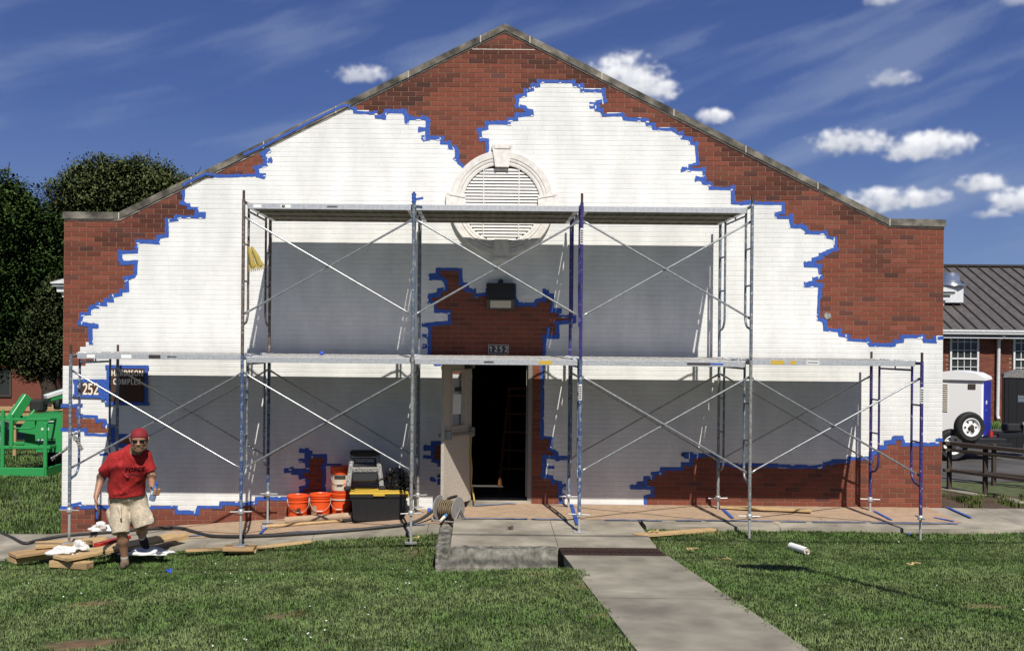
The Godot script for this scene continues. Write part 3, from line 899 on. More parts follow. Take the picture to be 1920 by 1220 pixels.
func build_tape() -> void:
	var k := 0
	for r in reds:
		var p: PackedVector2Array = r.line
		var poly: PackedVector2Array = r.poly
		var way := 1.0 if Geometry2D.is_polygon_clockwise(poly) else -1.0
		var t := thing("masking_tape", r.label, "masking tape", Vector3(p[0].x, p[0].y, 0), 0, "blue masking tape on the wall")
		var n := p.size() if r.ring else p.size() - 1
		var smear := Geo.new()
		smear.col = Color(0.78, 0.785, 0.775)
		for j in n:
			var a := p[j]
			var c := p[(j + 1) % p.size()]
			if (c - a).length() < 0.008: continue
			if r.poly[0].x < -6.0 and absf(r.poly[0].y - 1.93) < 0.1 and j < 9: continue      # the lowest steps carry no tape
			if (a.x < LEFT and c.x < LEFT) or (a.x > RIGHT and c.x > RIGHT): continue
			var u := (c - a).normalized()
			var side := Vector2(u.y, -u.x) * way
			var w := rng.randf_range(0.040, 0.064)
			var pre := a - p[(j - 1 + p.size()) % p.size()] if j > 0 or r.ring else Vector2.ZERO
			var post: Vector2 = p[(j + 2) % p.size()] - c if j < n - 1 or r.ring else Vector2.ZERO
			var e0 := w if pre.dot(side) > 0.004 else 0.004
			var e1 := w if post.dot(side) < -0.004 else 0.004
			a.x = clampf(a.x, LEFT - 0.015, RIGHT + 0.004)
			c.x = clampf(c.x, LEFT - 0.015, RIGHT + 0.004)
			if a.x > RIGHT: e0 = 0.0
			if c.x > RIGHT: e1 = 0.0
			var z := 0.0021 + 0.0005 * (k % 5)
			var g := Geo.new()
			var steps := maxi(2, int((c - a).length() / 0.05))
			var base := (a - u * e0) - side * 0.006
			var length := (c - a).length() + e0 + e1
			var lo := []
			var hi := []
			for q in steps + 1:
				var at := base + u * length * q / steps
				lo.append(at + side * rng.randf_range(-0.004, 0.004))
				hi.append(at + side * (w + rng.randf_range(-0.006, 0.006)) + u * (rng.randf_range(-0.012, 0.012) if q in [0, steps] else 0.0))
			for q in steps:
				var v0 := Vector3(lo[q].x, lo[q].y, z)
				var v1 := Vector3(lo[q + 1].x, lo[q + 1].y, z)
				var v2 := Vector3(hi[q + 1].x, hi[q + 1].y, z + 0.001)
				var v3 := Vector3(hi[q].x, hi[q].y, z + 0.001)
				if way > 0: g.quad(v3, v2, v1, v0)
				else: g.quad(v0, v1, v2, v3)
			var o := put("tape_strip", g, M.tape, t)
			o.position = -t.position
			for q in steps:                           # paint that ran over the edge of the tape
				if rng.randf() > 0.20: continue
				var s0: Vector2 = lo[q].lerp(lo[q + 1], rng.randf_range(0.0, 0.4)) - side * 0.004
				var s1: Vector2 = lo[q].lerp(lo[q + 1], rng.randf_range(0.6, 1.2)) - side * 0.004
				var r0 := side * rng.randf_range(0.004, 0.018)
				var m := (s0 + s1) * 0.5 + side * rng.randf_range(0.008, 0.022)
				var sz := 0.0062 + 0.0002 * (q % 4)
				var f := [Vector3(s0.x, s0.y, sz), Vector3(s1.x, s1.y, sz), Vector3(s1.x + r0.x, s1.y + r0.y, sz), Vector3(m.x, m.y, sz), Vector3(s0.x + r0.x * 0.6, s0.y + r0.y * 0.6, sz)]
				if way > 0: f.reverse()
				smear.tri(f[0], f[1], f[2])
				smear.tri(f[0], f[2], f[3])
				smear.tri(f[0], f[3], f[4])
			k += 1
		if smear.v.size(): put("paint_smear", smear, M.paint, t).position = -t.position
	# tape on the face of the coping where the paint runs right up to it, and loose strips
	for e in [["blue masking tape stuck along the coping above the left shoulder of the gable", [-4.32,4.53,-4.27,4.57,-4.02,4.69,-3.91,4.69]], ["long blue masking tape stuck along the coping of the left gable slope", [-3.45,4.98,-3.15,5.12,-2.73,5.34,-2.43,5.50,-2.03,5.70,-1.95,5.69]]]:
		var l: Array = e[1]
		var t := thing("masking_tape", e[0], "masking tape", Vector3(l[0], l[1], 0.04), 0, "blue masking tape on the wall")
		for j in range(0, l.size() - 2, 2):
			var a := Vector2(l[j], l[j + 1])
			var c := Vector2(l[j + 2], l[j + 3])
			var u := (c - a).normalized()
			var o := Vector2(-u.y, u.x) * 0.036
			var z := 0.0355 + 0.0006 * (j % 4)
			var g := Geo.new()
			a -= u * 0.01
			c += u * 0.01
			g.quad(Vector3(a.x, a.y, z), Vector3(c.x, c.y, z), Vector3(c.x + o.x, c.y + o.y, z), Vector3(a.x + o.x, a.y + o.y, z))
			put("tape_strip", g, M.tape, t).position = -t.position
	for q in [["short upright strip of blue tape on the bare brick right of the wall lamp", [0.92,2.56,0.97,2.56,0.97,2.39,0.92,2.39]], ["short level strip of blue tape on white paint under the left corner's ragged tape", [-5.52,0.67,-5.38,0.69,-5.38,0.65,-5.51,0.64]], ["short level strip of blue tape on the white wall above the bucket stack", [-2.24,0.56,-2.02,0.56,-2.02,0.53,-2.24,0.52]]]:
		var e: Array = q[1]
		var loose := thing("masking_tape", q[0], "masking tape", Vector3(e[0], e[1], 0), 0, "blue masking tape on the wall")
		var g := Geo.new()
		g.quad(Vector3(e[6], e[7], 0.0028), Vector3(e[4], e[5], 0.0028), Vector3(e[2], e[3], 0.0028), Vector3(e[0], e[1], 0.0028))
		put("tape_strip", g, M.tape, loose).position = -loose.position


# ------------------------------------------------------------------ scaffolding
const ZF := 1.81
const ZB := 0.28
var FX := [-5.21, -3.04, -0.887, 1.24, 3.395, 5.56]      # front legs
var BX := [-5.164, -3.022, -0.90, 1.237, 3.35, 5.505]    # legs by the wall


func part(called: String, g: Geo, m: Material, t: Node3D) -> MeshInstance3D:      # g in world coordinates, t not turned
	var o := put(called, g, m, t)
	o.position = -t.position
	return o


func frame(label: String, k: int, y0: float, paint: String, inner: String, group: String, foot_f := NAN, foot_b := NAN, sticker := "") -> void:
	var f := Vector3(FX[k], y0, ZF)
	var b := Vector3(BX[k], y0, ZB)
	var t := thing("scaffold_upright", label, "scaffold frame", (f + b) * 0.5, 0, group)
	var h := 1.955
	var back := (b - f).normalized()
	for s in 2:
		var p := b if s else f
		var d := -back if s else back
		var g := Geo.new()
		g.tube([p, p + Vector3.UP * h], 0.0215, 12)
		part("leg", g, M[paint], t)
		g = Geo.new()
		var q := p + d * 0.27
		var path := [q + Vector3.UP * (h - 0.015)]
		for a in 9:
			var w := a / 8.0 * PI / 2
			path.append(q + Vector3.UP * (0.56 - 0.17 * sin(w)) - d * (0.17 - 0.17 * cos(w)))
		path.append(p + d * 0.02 + Vector3.UP * 0.37)
		g.tube(path, 0.0155, 10)
		part("inner_post", g, M[inner], t)
		for y in [0.93, 1.40]:
			g = Geo.new()
			g.tube([p + Vector3.UP * y, q + Vector3.UP * y], 0.0115, 8)
			part("rung", g, M[inner], t)
		g = Geo.new()
		g.tube([p + Vector3.UP * h, p + Vector3.UP * (h + 0.115)], 0.0165, 10)
		part("coupling_pin", g, M.pin, t)
		g = Geo.new()
		for y in [0.515, 1.735]:
			g.tube([p + Vector3.UP * y, p + Vector3.UP * y + d * 0.055], 0.008, 6)
		part("brace_stud", g, M.pin, t)
		var foot := foot_b if s else foot_f
		if not is_nan(foot):
			g = Geo.new()
			g.tube([Vector3(p.x, foot, p.z), Vector3(p.x, y0 + 0.02, p.z)], 0.0165, 10)
			var j := part("screw_jack", g, M.zinc, t)
			g = Geo.new()
			g.lathe([Vector2(0.017, -0.03), Vector2(0.036, -0.028), Vector2(0.038, 0.006), Vector2(0.030, 0.028), Vector2(0.022, 0.03)], 12, Transform3D(Basis(), Vector3(p.x, y0 - 0.015, p.z)))
			var turn := rng.randf_range(-0.5, 0.5) if k != 5 or s == 1 else 1.5
			var ax := Vector3(cos(turn), 0, sin(turn)) * 0.135
			g.tube([Vector3(p.x, y0 - 0.02, p.z) - ax + Vector3.UP * rng.randf_range(-0.008, 0.008), Vector3(p.x, y0 - 0.02, p.z) + ax], 0.0085, 8)
			put("jack_handle", g, M.zinc, j)
			g = Geo.new()
			g.box(Vector3(p.x, foot + 0.004, p.z), Vector3(0.15, 0.008, 0.15), Basis(Vector3.UP, rng.randf_range(-0.6, 0.6)), 0.002)
			put("base_plate", g, M.zinc, j)
	var g := Geo.new()
	g.tube([f + Vector3.UP * (h - 0.025), b + Vector3.UP * (h - 0.025)], 0.0195, 10)
	part("top_ledger", g, M[paint], t)
	g = Geo.new()
	var u := f + back * 0.27
	var w := b - back * 0.27
	g.tube([u + Vector3.UP * (h - 0.115), w + Vector3.UP * (h - 0.115)], 0.0135, 8)
	part("top_bar", g, M[inner], t)
	g = Geo.new()
	g.tube([(u + w) * 0.5 + Vector3.UP * (h - 0.115), (u + w) * 0.5 + Vector3.UP * (h - 0.03)], 0.010, 8)
	part("strut", g, M[inner], t)
	if sticker:
		g = Geo.new()
		ring_strip(g, f + Vector3.UP * 1.43, 0.0224, 0.0, PI, 0.20)
		var o := part("sticker", g, M.paper, t)
		g = Geo.new()
		for n in 6:
			ring_strip(g, f + Vector3.UP * (1.445 + 0.029 * n), 0.0229, 0.9, 2.2, 0.018)
		put("sticker_print", g, M[sticker], o)


func ring_strip(g: Geo, p: Vector3, r: float, a0: float, a1: float, h: float) -> void:      # a label wrapped on a pole
	for n in 6:
		var a := lerpf(a0, a1, n / 6.0)
		var b := lerpf(a0, a1, (n + 1) / 6.0)
		var u := Vector3(cos(a), 0, sin(a)) * r
		var w := Vector3(cos(b), 0, sin(b)) * r
		g.quad(p + w, p + u, p + u + Vector3.UP * h, p + w + Vector3.UP * h)


func brace(label: String, a: int, front: bool, y0: float, group: String, m := "rod") -> void:
	var xs := FX if front else BX
	var z := (ZF - 0.05) if front else (ZB + 0.05)
	var p0 := Vector3(xs[a] + 0.01, y0 + 0.515, z)
	var p1 := Vector3(xs[a + 1] - 0.01, y0 + 0.515, z)
	var q0 := p0 + Vector3.UP * 1.22
	var q1 := p1 + Vector3.UP * 1.22
	var t := thing("cross_brace", label, "cross brace", (p0 + p1) * 0.5, 0, group)
	for s in 2:
		var u := q0 if s else p0
		var w := p1 if s else q1
		var off := Vector3(0, 0, 0.014 if s else -0.014)
		var d := (w - u).normalized()
		var g := Geo.new()
		g.tube([u + d * 0.05, u + d * 0.10 + off, w - d * 0.10 + off, w - d * 0.05], 0.0128, 8)
		g.box(u + d * 0.03, Vector3(0.085, 0.03, 0.007), Basis(d, Vector3.BACK.cross(d), Vector3.BACK), 0.002)
		g.box(w - d * 0.03, Vector3(0.085, 0.03, 0.007), Basis(d, Vector3.BACK.cross(d), Vector3.BACK), 0.002)
		part("rod", g, M[m], t)
	var g := Geo.new()
	g.tube([(p0 + q1) * 0.5 + Vector3(0, 0, -0.034), (p0 + q1) * 0.5 + Vector3(0, 0, 0.034)], 0.007, 6)
	part("bolt", g, M.pin, t)


func deck(label: String, a: int, y_front: float, y_back: float, group: String, marks: Array = []) -> void:
	var x0: float = (FX[a] + BX[a]) * 0.5 + 0.032
	var x1: float = (FX[a + 1] + BX[a + 1]) * 0.5 - 0.032
	var t := thing("scaffold_deck", label, "scaffold deck", Vector3((x0 + x1) * 0.5, y_front, (ZF + ZB) * 0.5), 0, group)
	var front := ZF - 0.065
	var width := 0.479
	for k in 3:
		var z1 := front - k * (width + 0.008)
		var z0 := z1 - width
		var y := func(z: float) -> float: return lerpf(y_back, y_front, (z - ZB) / (ZF - ZB))
		var g := Geo.new()
		var L := x1 - x0
		var xm := (x0 + x1) * 0.5
		var tilt := Basis(Vector3.RIGHT, atan2(y_back - y_front, ZF - ZB))
		var c := Vector3(xm, y.call((z0 + z1) * 0.5), (z0 + z1) * 0.5)
		for s in [-1.0, 1.0]:
			g.box(c + tilt * Vector3(0, -0.033, s * (width * 0.5 - 0.013)), Vector3(L, 0.066, 0.026), tilt, 0.004)
		for n in 3:
			g.box(c + tilt * Vector3(0, -0.030, (n - 1) * 0.115), Vector3(L - 0.01, 0.040, 0.030), tilt, 0.004)
		var o := part("plank", g, M.deck_under, t)
		g = Geo.new()
		g.box(c + tilt * Vector3(0, -0.006, 0), Vector3(L, 0.010, width - 0.004), tilt)
		for n in 13:
			g.box(c + tilt * Vector3((n - 6) * L / 13.5, 0.0005, 0), Vector3(0.02, 0.005, width - 0.03), tilt)
		put("deck_sheet", g, M.deck_top, o)
		if k == 0:
			g = Geo.new()
			g.box(c + tilt * Vector3(0, -0.033, width * 0.5 + 0.0015), Vector3(L, 0.068, 0.004), tilt, 0.001)
			g.box(c + tilt * Vector3(0, 0.0005, width * 0.5 - 0.02), Vector3(L, 0.004, 0.04), tilt, 0.001)
			put("side_rail", g, M.aluminium, o)
		g = Geo.new()
		for s in [-1.0, 1.0]:
			for n in [-1.0, 1.0]:
				var hx: float = s * (L * 0.5 - 0.005)
				g.box(c + tilt * Vector3(hx, -0.005, n * (width * 0.5 - 0.06)), Vector3(0.07, 0.030, 0.05), tilt, 0.004)
			g.box(c + tilt * Vector3(s * (L * 0.5 - 0.03), -0.050, 0), Vector3(0.05, 0.030, width - 0.06), tilt, 0.004)
		put("hook", g, M.aluminium, o)
		if k == 0:
			for e in marks:                            # stickers on the front rail: x, width, height, material
				g = Geo.new()
				var p := c + tilt * Vector3(e[0] - xm, -0.033, width * 0.5 + 0.0046)
				g.box(p, Vector3(e[1], e[2], 0.0012), tilt)
				put("sticker", g, M[e[3]], o)


func scaffold() -> void:
	var lo := "lower scaffold frames standing on the ground"
	var hi := "upper scaffold frames stacked on the lower ones"
	frame("blue-grey lower scaffold frame at the far left end, beside the number sign", 0, 0.175, "pole_slate", "pole_blue", lo, -0.268, -0.49)
	frame("worn blue lower scaffold frame between the lower left bays, standing on a wood block", 1, 0.175, "pole_blue", "pole_slate", lo, -0.275, -0.245)
	frame("galvanised grey lower scaffold frame just left of the open door, beside the black tote", 2, 0.175, "pole_grey", "pole_slate", lo, -0.225, -0.02)
	frame("dark blue lower scaffold frame just right of the open door, standing on the landing", 3, 0.175, "pole_blue", "pole_slate", lo, -0.062, -0.012, "plaque")
	frame("plain grey lower scaffold frame between the two lower right bays", 4, 0.175, "pole_grey", "pole_slate", lo, -0.178, -0.012)
	frame("violet-blue lower scaffold frame at the far right end, with a white sticker", 5, 0.175, "pole_violet", "pole_violet", lo, -0.152, -0.012, "plaque")
	frame("rusty brown upper scaffold frame at the upper deck's left end, yellow gloves on it", 1, 2.145, "pole_brown", "pole_brown", hi)
	frame("worn blue upper scaffold frame left of the louvred vent, with blue tape round its top", 2, 2.145, "pole_slate", "pole_slate", hi)
	frame("deep violet-blue upper scaffold frame right of the louvred vent, with a white sticker", 3, 2.145, "pole_violet", "pole_violet", hi, NAN, NAN, "plaque")
	frame("slate grey upper scaffold frame at the right end of the upper deck", 4, 2.145, "pole_slate", "pole_slate", hi)
	var g := "cross braces of the scaffold"
	for e in [[0, "far left lower bay, beside the man"], [1, "lower bay before the orange buckets"], [3, "lower bay just right of the door"], [4, "far right lower bay"]]:
		brace("bright steel cross brace on the front of the " + e[1], e[0], true, 0.175, g)
		brace("shaded steel cross brace near the wall in the " + e[1], e[0], false, 0.175, g)
	for e in [[1, "left upper bay"], [2, "middle upper bay, before the wall lamp"], [3, "right upper bay"]]:
		brace("steel cross brace on the front of the " + e[1], e[0], true, 2.145, g)
	var d := "aluminium scaffold decks"
	deck("aluminium plank deck of the far left lower bay, above the two brown signs", 0, 2.135, 2.140, d, [[-4.98, 0.10, 0.04, "paper"], [-4.53, 0.13, 0.045, "paper"], [-4.17, 0.15, 0.045, "plaque"], [-3.95, 0.12, 0.018, "plaque"], [-3.93, 0.10, 0.008, "zinc"]])
	deck("aluminium plank deck of the lower bay above the orange buckets", 1, 2.105, 2.140, d)
	deck("aluminium plank deck of the lower bay in front of the door, with a yellow sticker", 2, 2.105, 2.140, d, [[0.08, 0.12, 0.022, "plaque"], [0.08, 0.10, 0.010, "zinc"], [0.80, 0.17, 0.048, "yellow"]])
	deck("aluminium plank deck of the lower bay just right of the door, with smudged dark print", 3, 2.105, 2.140, d, [[1.78, 0.20, 0.03, "zinc"], [2.75, 0.30, 0.030, "plaque"], [2.98, 0.16, 0.02, "cap_blue"]])
	deck("aluminium plank deck of the far right lower bay, with two yellow stickers", 4, 2.135, 2.140, d, [[3.75, 0.17, 0.05, "yellow"], [3.95, 0.07, 0.05, "yellow"], [4.20, 0.16, 0.045, "paper"], [4.20, 0.14, 0.02, "zinc"]])
	deck("aluminium plank deck of the left upper bay", 1, 4.060, 4.075, d, [[-2.88, 0.10, 0.04, "paper"], [-2.52, 0.13, 0.04, "paper"], [-2.55, 0.04, 0.035, "plaque"], [-1.93, 0.13, 0.018, "plaque"], [-1.93, 0.115, 0.009, "zinc"]])
	deck("aluminium plank deck of the middle upper bay, in front of the louvred vent", 2, 4.060, 4.075, d)
	deck("aluminium plank deck of the right upper bay", 3, 4.060, 4.075, d)
	# small things tied to it
	var w := Geo.new()
	var rr := []
	var pp := []
	for n in 9:
		pp.append(Vector3(FX[2], 4.08 + 0.015 * n, ZF))
		rr.append(0.028 + 0.006 * sin(n * 2.1))
	w.tube(pp, rr, 10)
	w.beam(Vector3(FX[2] + 0.02, 4.12, ZF + 0.01), Vector3(FX[2] + 0.12, 4.135, ZF + 0.03), 0.004, 0.03)
	tag(put("tape_wrap", w, M.tape), "blue masking tape wrapped round the top of the upper scaffold post left of the vent", "masking tape")
	w = Geo.new()
	w.ball(Vector3(-2.087, 2.163, 1.48), Vector3(0.035, 0.028, 0.035), 6)
	tag(put("tape_roll", w, M.cap_blue), "small blue roll of tape lying on the lower deck above the buckets", "tape roll")
	gloves()


func gloves() -> void:
	var at := Vector3(-2.997, 3.49, 1.84)
	var t := thing("work_gloves", "pair of yellow work gloves hanging from the brown upper scaffold post", "gloves", at, 0)
	for k in 2:
		var g := Geo.new()
		var b := Basis(Vector3.BACK, 0.16 + 0.2 * k) * Basis(Vector3.UP, 0.5 * k)
		var o := Vector3(0.035 + 0.045 * k, 0, 0.02 * k)
		var pts := [Vector3(0, 0.01, 0), Vector3(0.005, -0.06, 0.004), Vector3(0.012, -0.13, 0.01), Vector3(0.014, -0.20, 0.006), Vector3(0.02, -0.25, 0.0)]
		for n in pts.size(): pts[n] = o + b * pts[n]
		g.tube(pts, [0.014, 0.026, 0.034, 0.038, 0.032], 9)
		for n in 5:
			var s := o + b * Vector3(-0.028 + 0.020 * n, -0.22, 0.0)
			var l := 0.085 if n != 4 else 0.05
			g.tube([s, s + b * Vector3(0.004 * n - 0.006, -l * 0.6, 0.01), s + b * Vector3(0.006 * n - 0.01, -l, 0.004)], [0.011, 0.010, 0.006], 7)
		put("glove", g, M.glove, t)


# ------------------------------------------------------------------ ground, walks and grass
func in_path(x: float, z: float, m := 0.0) -> bool:
	if z < 1.42 - m and z > -0.05 and x > -40.0: return true
	if z < 2.62 - m and z > 0 and x > -0.54 + m and x < walk_r(z) - m: return true
	return z >= 2.5 and x > walk_l(z) + m and x < walk_r(z) - m


var bald: Array = []                                  # worn spots: x, z, radius, redness


func bare_at(x: float, z: float) -> Vector2:
	var out := Vector2.ZERO
	for b in bald:
		var d := Vector2((x - b[0]) / b[2], (z - b[1]) / (b[2] * 0.7)).length()
		out.x = maxf(out.x, smoothstep(1.0, 0.55, d))
		if d < 1.0: out.y = b[3]
	return out


func ground() -> void:
	for e in [[Vector3(-2.912, 0.1, 7.245), 0.36, 1.0], [Vector3(-0.57, -0.36, 2.976), 0.38, 0.6], [Vector3(0.537, -0.1, 4.656), 0.14, 0.5], [Vector3(0.942, 0, 5.079), 0.13, 0.5], [Vector3(2.75, -0.16, 1.502), 0.3, 0.3], [Vector3(-0.836, -0.2, 2.06), 0.12, 0.4]]:
		bald.append([e[0].x, e[0].z, e[1], e[2]])
	var worn := RandomNumberGenerator.new()
	worn.seed = 5
	for k in 9:
		bald.append([worn.randf_range(-5.5, 6.0), worn.randf_range(1.9, 7.6), worn.randf_range(0.10, 0.26), worn.randf_range(0.0, 0.5)])
	var xs := []
	var zs := []
	for e in [-600.0, -200.0, -80.0, -40.0, -25.0, -16.0, -12.0, -10.0]: xs.append(e)
	var x := -9.0
	while x < 10.01:
		xs.append(x)
		x += 0.2
	for e in [11.0, 13.0, 16.0, 20.0, 30.0, 60.0, 200.0, 600.0]: xs.append(e)
	for e in [-600.0, -250.0, -100.0, -50.0, -30.0, -22.0, -16.0, -12.0, -9.0, -7.0, -5.0, -3.5, -2.0, -1.0, -0.4, 0.0]: zs.append(e)
	var z := 0.2
	while z < 9.41:
		zs.append(z)
		z += 0.2
	for e in [10.5, 12.0, 14.5, 18.0, 25.0, 60.0, 250.0]: zs.append(e)
	var f := FastNoiseLite.new()
	f.seed = 3
	f.frequency = 0.35
	var g := Geo.new()
	for j in zs.size():
		for k in xs.size():
			var y := lawn_y(xs[k], minf(zs[j], 20.0))
			if in_path(xs[k], zs[j], 0.16): y -= 0.16
			if zs[j] < 0.1 and xs[k] > LEFT - 0.2 and xs[k] < RIGHT + 0.2: y = -0.7
			var q := bare_at(xs[k], zs[j])
			var base := Color(0.095, 0.135, 0.045).lerp(Color(0.13, 0.14, 0.058), 0.5 + 0.5 * f.get_noise_2d(xs[k], zs[j]))
			if zs[j] < -5.0 or zs[j] > 12.0 or absf(xs[k]) > 14.0: base = Color(0.085, 0.12, 0.042)
			base = base.lerp(Color(0.20, 0.115, 0.06).lerp(Color(0.27, 0.20, 0.10), 1.0 - q.y), q.x)
			g.v.append(Vector3(xs[k], y, zs[j]))
			g.n.append(Vector3.UP)
			g.c.append(base)
			g.uv.append(Vector2.ZERO)
	var w := xs.size()
	for j in zs.size() - 1:
		for k in w - 1:
			var o := j * w + k
			g.i.append_array([o, o + 1, o + w, o + 1, o + w + 1, o + w])
	struct("ground", g, M.soil)
	# walk along the wall, falling away to the left
	g = Geo.new()
	var stops := [-30.0, -14.0, -9.0, -6.2, -5.0, -3.6, -2.2, -0.7, -0.54]
	slab(g, stops, 0.0, 1.42)
	slab(g, [2.15, 3.9, 5.5, 7.2, 8.8, 12.0, 24.0], 0.0, 1.42)
	slab(g, [-0.54, 0.4, 0.9, 2.15], 0.0, 1.05)
	struct("pavement", g, M.concrete)
	# landing, its old front wall, grate and the long walk
	g = Geo.new()
	for e in [[-0.36, 0.915, 1.052, 2.60], [0.921, 2.085, 1.052, 2.60]]:
		var y0 := path_y(1, 1.05)
		var y1 := path_y(1, 2.6)
		g.quad(Vector3(e[0], y1, e[3]), Vector3(e[1], y1, e[3]), Vector3(e[1], y0, e[2]), Vector3(e[0], y0, e[2]))
		g.quad(Vector3(e[0], y1 - 0.3, e[3]), Vector3(e[1], y1 - 0.3, e[3]), Vector3(e[1], y1, e[3]), Vector3(e[0], y1, e[3]))
		g.quad(Vector3(e[1], y1 - 0.4, e[3]), Vector3(e[1], y0 - 0.4, e[2]), Vector3(e[1], y0, e[2]), Vector3(e[1], y1, e[3]))
		g.quad(Vector3(e[0], y0 - 0.4, e[2]), Vector3(e[0], y1 - 0.4, e[3]), Vector3(e[0], y1, e[3]), Vector3(e[0], y0, e[2]))
	struct("landing_pavement", g, M.concrete)
	var t := thing("concrete_step_block", "old cracked grey concrete block forming the front edge of the landing before the door", "concrete block", Vector3(0.19, -0.42, 2.6))
	g = Geo.new()
	var yt := path_y(1, 2.6)
	var nose := PackedVector2Array([Vector2(2.602, -0.62), Vector2(2.90, -0.62), Vector2(2.86, -0.30), Vector2(2.80, yt - 0.10), Vector2(2.74, yt - 0.008), Vector2(2.602, yt + 0.003)])
	var old := nose.duplicate()
	var cols := 26
	var f2 := FastNoiseLite.new()
	f2.frequency = 1.7
	f2.fractal_octaves = 4
	for k in cols:
		for j in nose.size() - 1:
			var pts := []
			for e in [[k, j], [k + 1, j], [k + 1, j + 1], [k, j + 1]]:
				var px := lerpf(-0.53, 0.90, float(e[0]) / cols)
				var q: Vector2 = nose[e[1]]
				var cut := smoothstep(-0.18, -0.42, px) * 0.10 if e[1] >= 3 else 0.0      # the broken left corner
				pts.append(Vector3(px, q.y + 0.012 * f2.get_noise_2d(px * 3, q.y * 9) - cut * 0.2, q.x + 0.022 * f2.get_noise_2d(px * 2.5, q.y * 8 + 30) - cut))
			g.quad(pts[0], pts[1], pts[2], pts[3])
	g.quad(Vector3(0.90, -0.62, 2.61), Vector3(0.90, yt, 2.61), Vector3(0.90, yt - 0.02, 2.76), Vector3(0.90, -0.62, 2.9))
	g.quad(Vector3(-0.53, -0.62, 2.9), Vector3(-0.53, yt - 0.02, 2.70), Vector3(-0.53, yt, 2.0), Vector3(-0.53, -0.62, 2.0))
	part("front", g, M.old_concrete, t)
	g = Geo.new()
	g.box(Vector3(-0.452, -0.31, 2.15), Vector3(0.165, 0.50, 1.15), Basis(Vector3.RIGHT, 0.035), 0.02)
	part("cheek", g, M.old_concrete, t)
	g = Geo.new()
	var run := 30
	for k in run:
		var z0 := lerpf(3.262, 12.0, float(k) / run)
		var z1 := lerpf(3.262, 12.0, float(k + 1) / run) - (0.010 if k == 8 else 0.0)
		var a := Vector3(walk_l(z1), walk_y(z1), z1)
		var b := Vector3(walk_r(z1), walk_y(z1), z1)
		var c := Vector3(walk_r(z0), walk_y(z0), z0)
		var d := Vector3(walk_l(z0), walk_y(z0), z0)
		var dn := Vector3.DOWN * 0.10
		g.quad(a, b, c, d)
		g.quad(d + dn, a + dn, a, d)
		g.quad(b + dn, c + dn, c, b)
		if k == 0: g.quad(c + dn, d + dn, d, c)
	struct("footpath", g, M.concrete_grey)
	t = thing("drain_grate", "rusty brown metal grate across the top of the footpath by the landing", "grate", Vector3(1.5, -0.1, 2.74))
	g = Geo.new()
	g.box(Vector3(1.512, -0.094, 2.93), Vector3(1.168, 0.03, 0.648), Basis(Vector3.RIGHT, -0.0665), 0.003)
	part("plate", g, M.grate, t)
	g = Geo.new()
	for k in 38:
		for j in 21:
			g.box(Vector3(0.945 + 0.030 * k + 0.015 * (j % 2), -0.0785 + 0.0665 * (2.63 + 0.029 * j - 2.93), 2.63 + 0.029 * j), Vector3(0.020, 0.006, 0.006), Basis(Vector3.UP, 0.7 if (k + j) % 2 else -0.7))
	tag(part("tread", g, M.grate, t), "", "", "", "stuff")
	# joints and paper
	g = Geo.new()
	paper_sheet(g, -4.35, -2.4, 0.015, 0.98)
	paper_sheet(g, -2.40, -0.60, 0.012, 1.02)
	paper_sheet(g, -0.60, 2.30, 0.018, 1.06)
	paper_sheet(g, 2.30, 4.60, 0.010, 1.03)
	paper_sheet(g, 4.60, 6.42, 0.015, 1.05)
	tag(put("floor_paper", g, M.kraft), "brown kraft paper laid over the pavement along the foot of the wall", "floor paper")
	var blue := thing("floor_tape", "broken line of blue masking tape holding the outer edge of the brown floor paper", "masking tape", Vector3(1.0, 0, 1.05))
	for e in [[-3.3, -2.62, 1.10, 0.02], [-2.55, -1.55, 1.06, 0.02], [-1.45, -0.75, 1.08, 0.0], [-0.25, 0.62, 1.09, 0.0], [0.68, 1.15, 1.10, 0.01], [1.65, 2.42, 1.11, 0.0], [2.6, 2.95, 1.09, 0.0], [3.0, 3.9, 1.08, 0.01], [4.0, 4.35, 1.10, 0.0], [4.42, 5.15, 1.11, -0.01], [5.2, 6.35, 1.13, 0.02], [-0.1, 0.5, 0.05, 0.0]]:
		strip_on_path(blue, Vector2(e[0], e[2]), Vector2(e[1], e[2] + e[3]), 0.05)
	var cross := [[Vector3(1.292, 0, 0.067), Vector3(1.256, -0.04, 1.438), "short blue masking tape strip on the floor paper right of the door"], [Vector3(3.422, 0, -0.009), Vector3(3.398, -0.03, 0.938), "crumpled strip of blue masking tape on the floor paper at the grey back scaffold leg"], [Vector3(5.542, 0, 0.342), Vector3(5.539, -0.03, 0.949), "strip of blue masking tape on the floor paper by the violet back scaffold leg"], [Vector3(6.722, 0, -0.006), Vector3(6.708, -0.03, 0.761), "blue masking tape at the right hand end of the floor paper"], [Vector3(6.204, -0.03, 0.745), Vector3(6.358, -0.04, 1.013), "short stub of blue masking tape near the right hand end of the floor paper"], [Vector3(-2.975, -0.25, 0.475), Vector3(-2.966, -0.28, 0.992), "strip of blue masking tape across the floor paper left of the orange buckets"], [Vector3(-0.755, -0.02, -0.288), Vector3(-0.736, -0.04, 0.359), "short upright scrap of blue tape on the paper left of the hose reel"], [Vector3(-4.033, -0.36, 0.849), Vector3(-3.687, -0.36, 0.87), "crumpled blue tape lying on the pavement at the end of the long board"]]
	for e in cross:
		var c := thing("floor_tape", e[2], "masking tape", (e[0] + e[1]) * 0.5, 0, "blue tape pieces on the pavement")
		strip_on_path(c, Vector2(e[0].x, e[0].z), Vector2(e[1].x, e[1].z), 0.05)
	# lot at the right
	g = Geo.new()
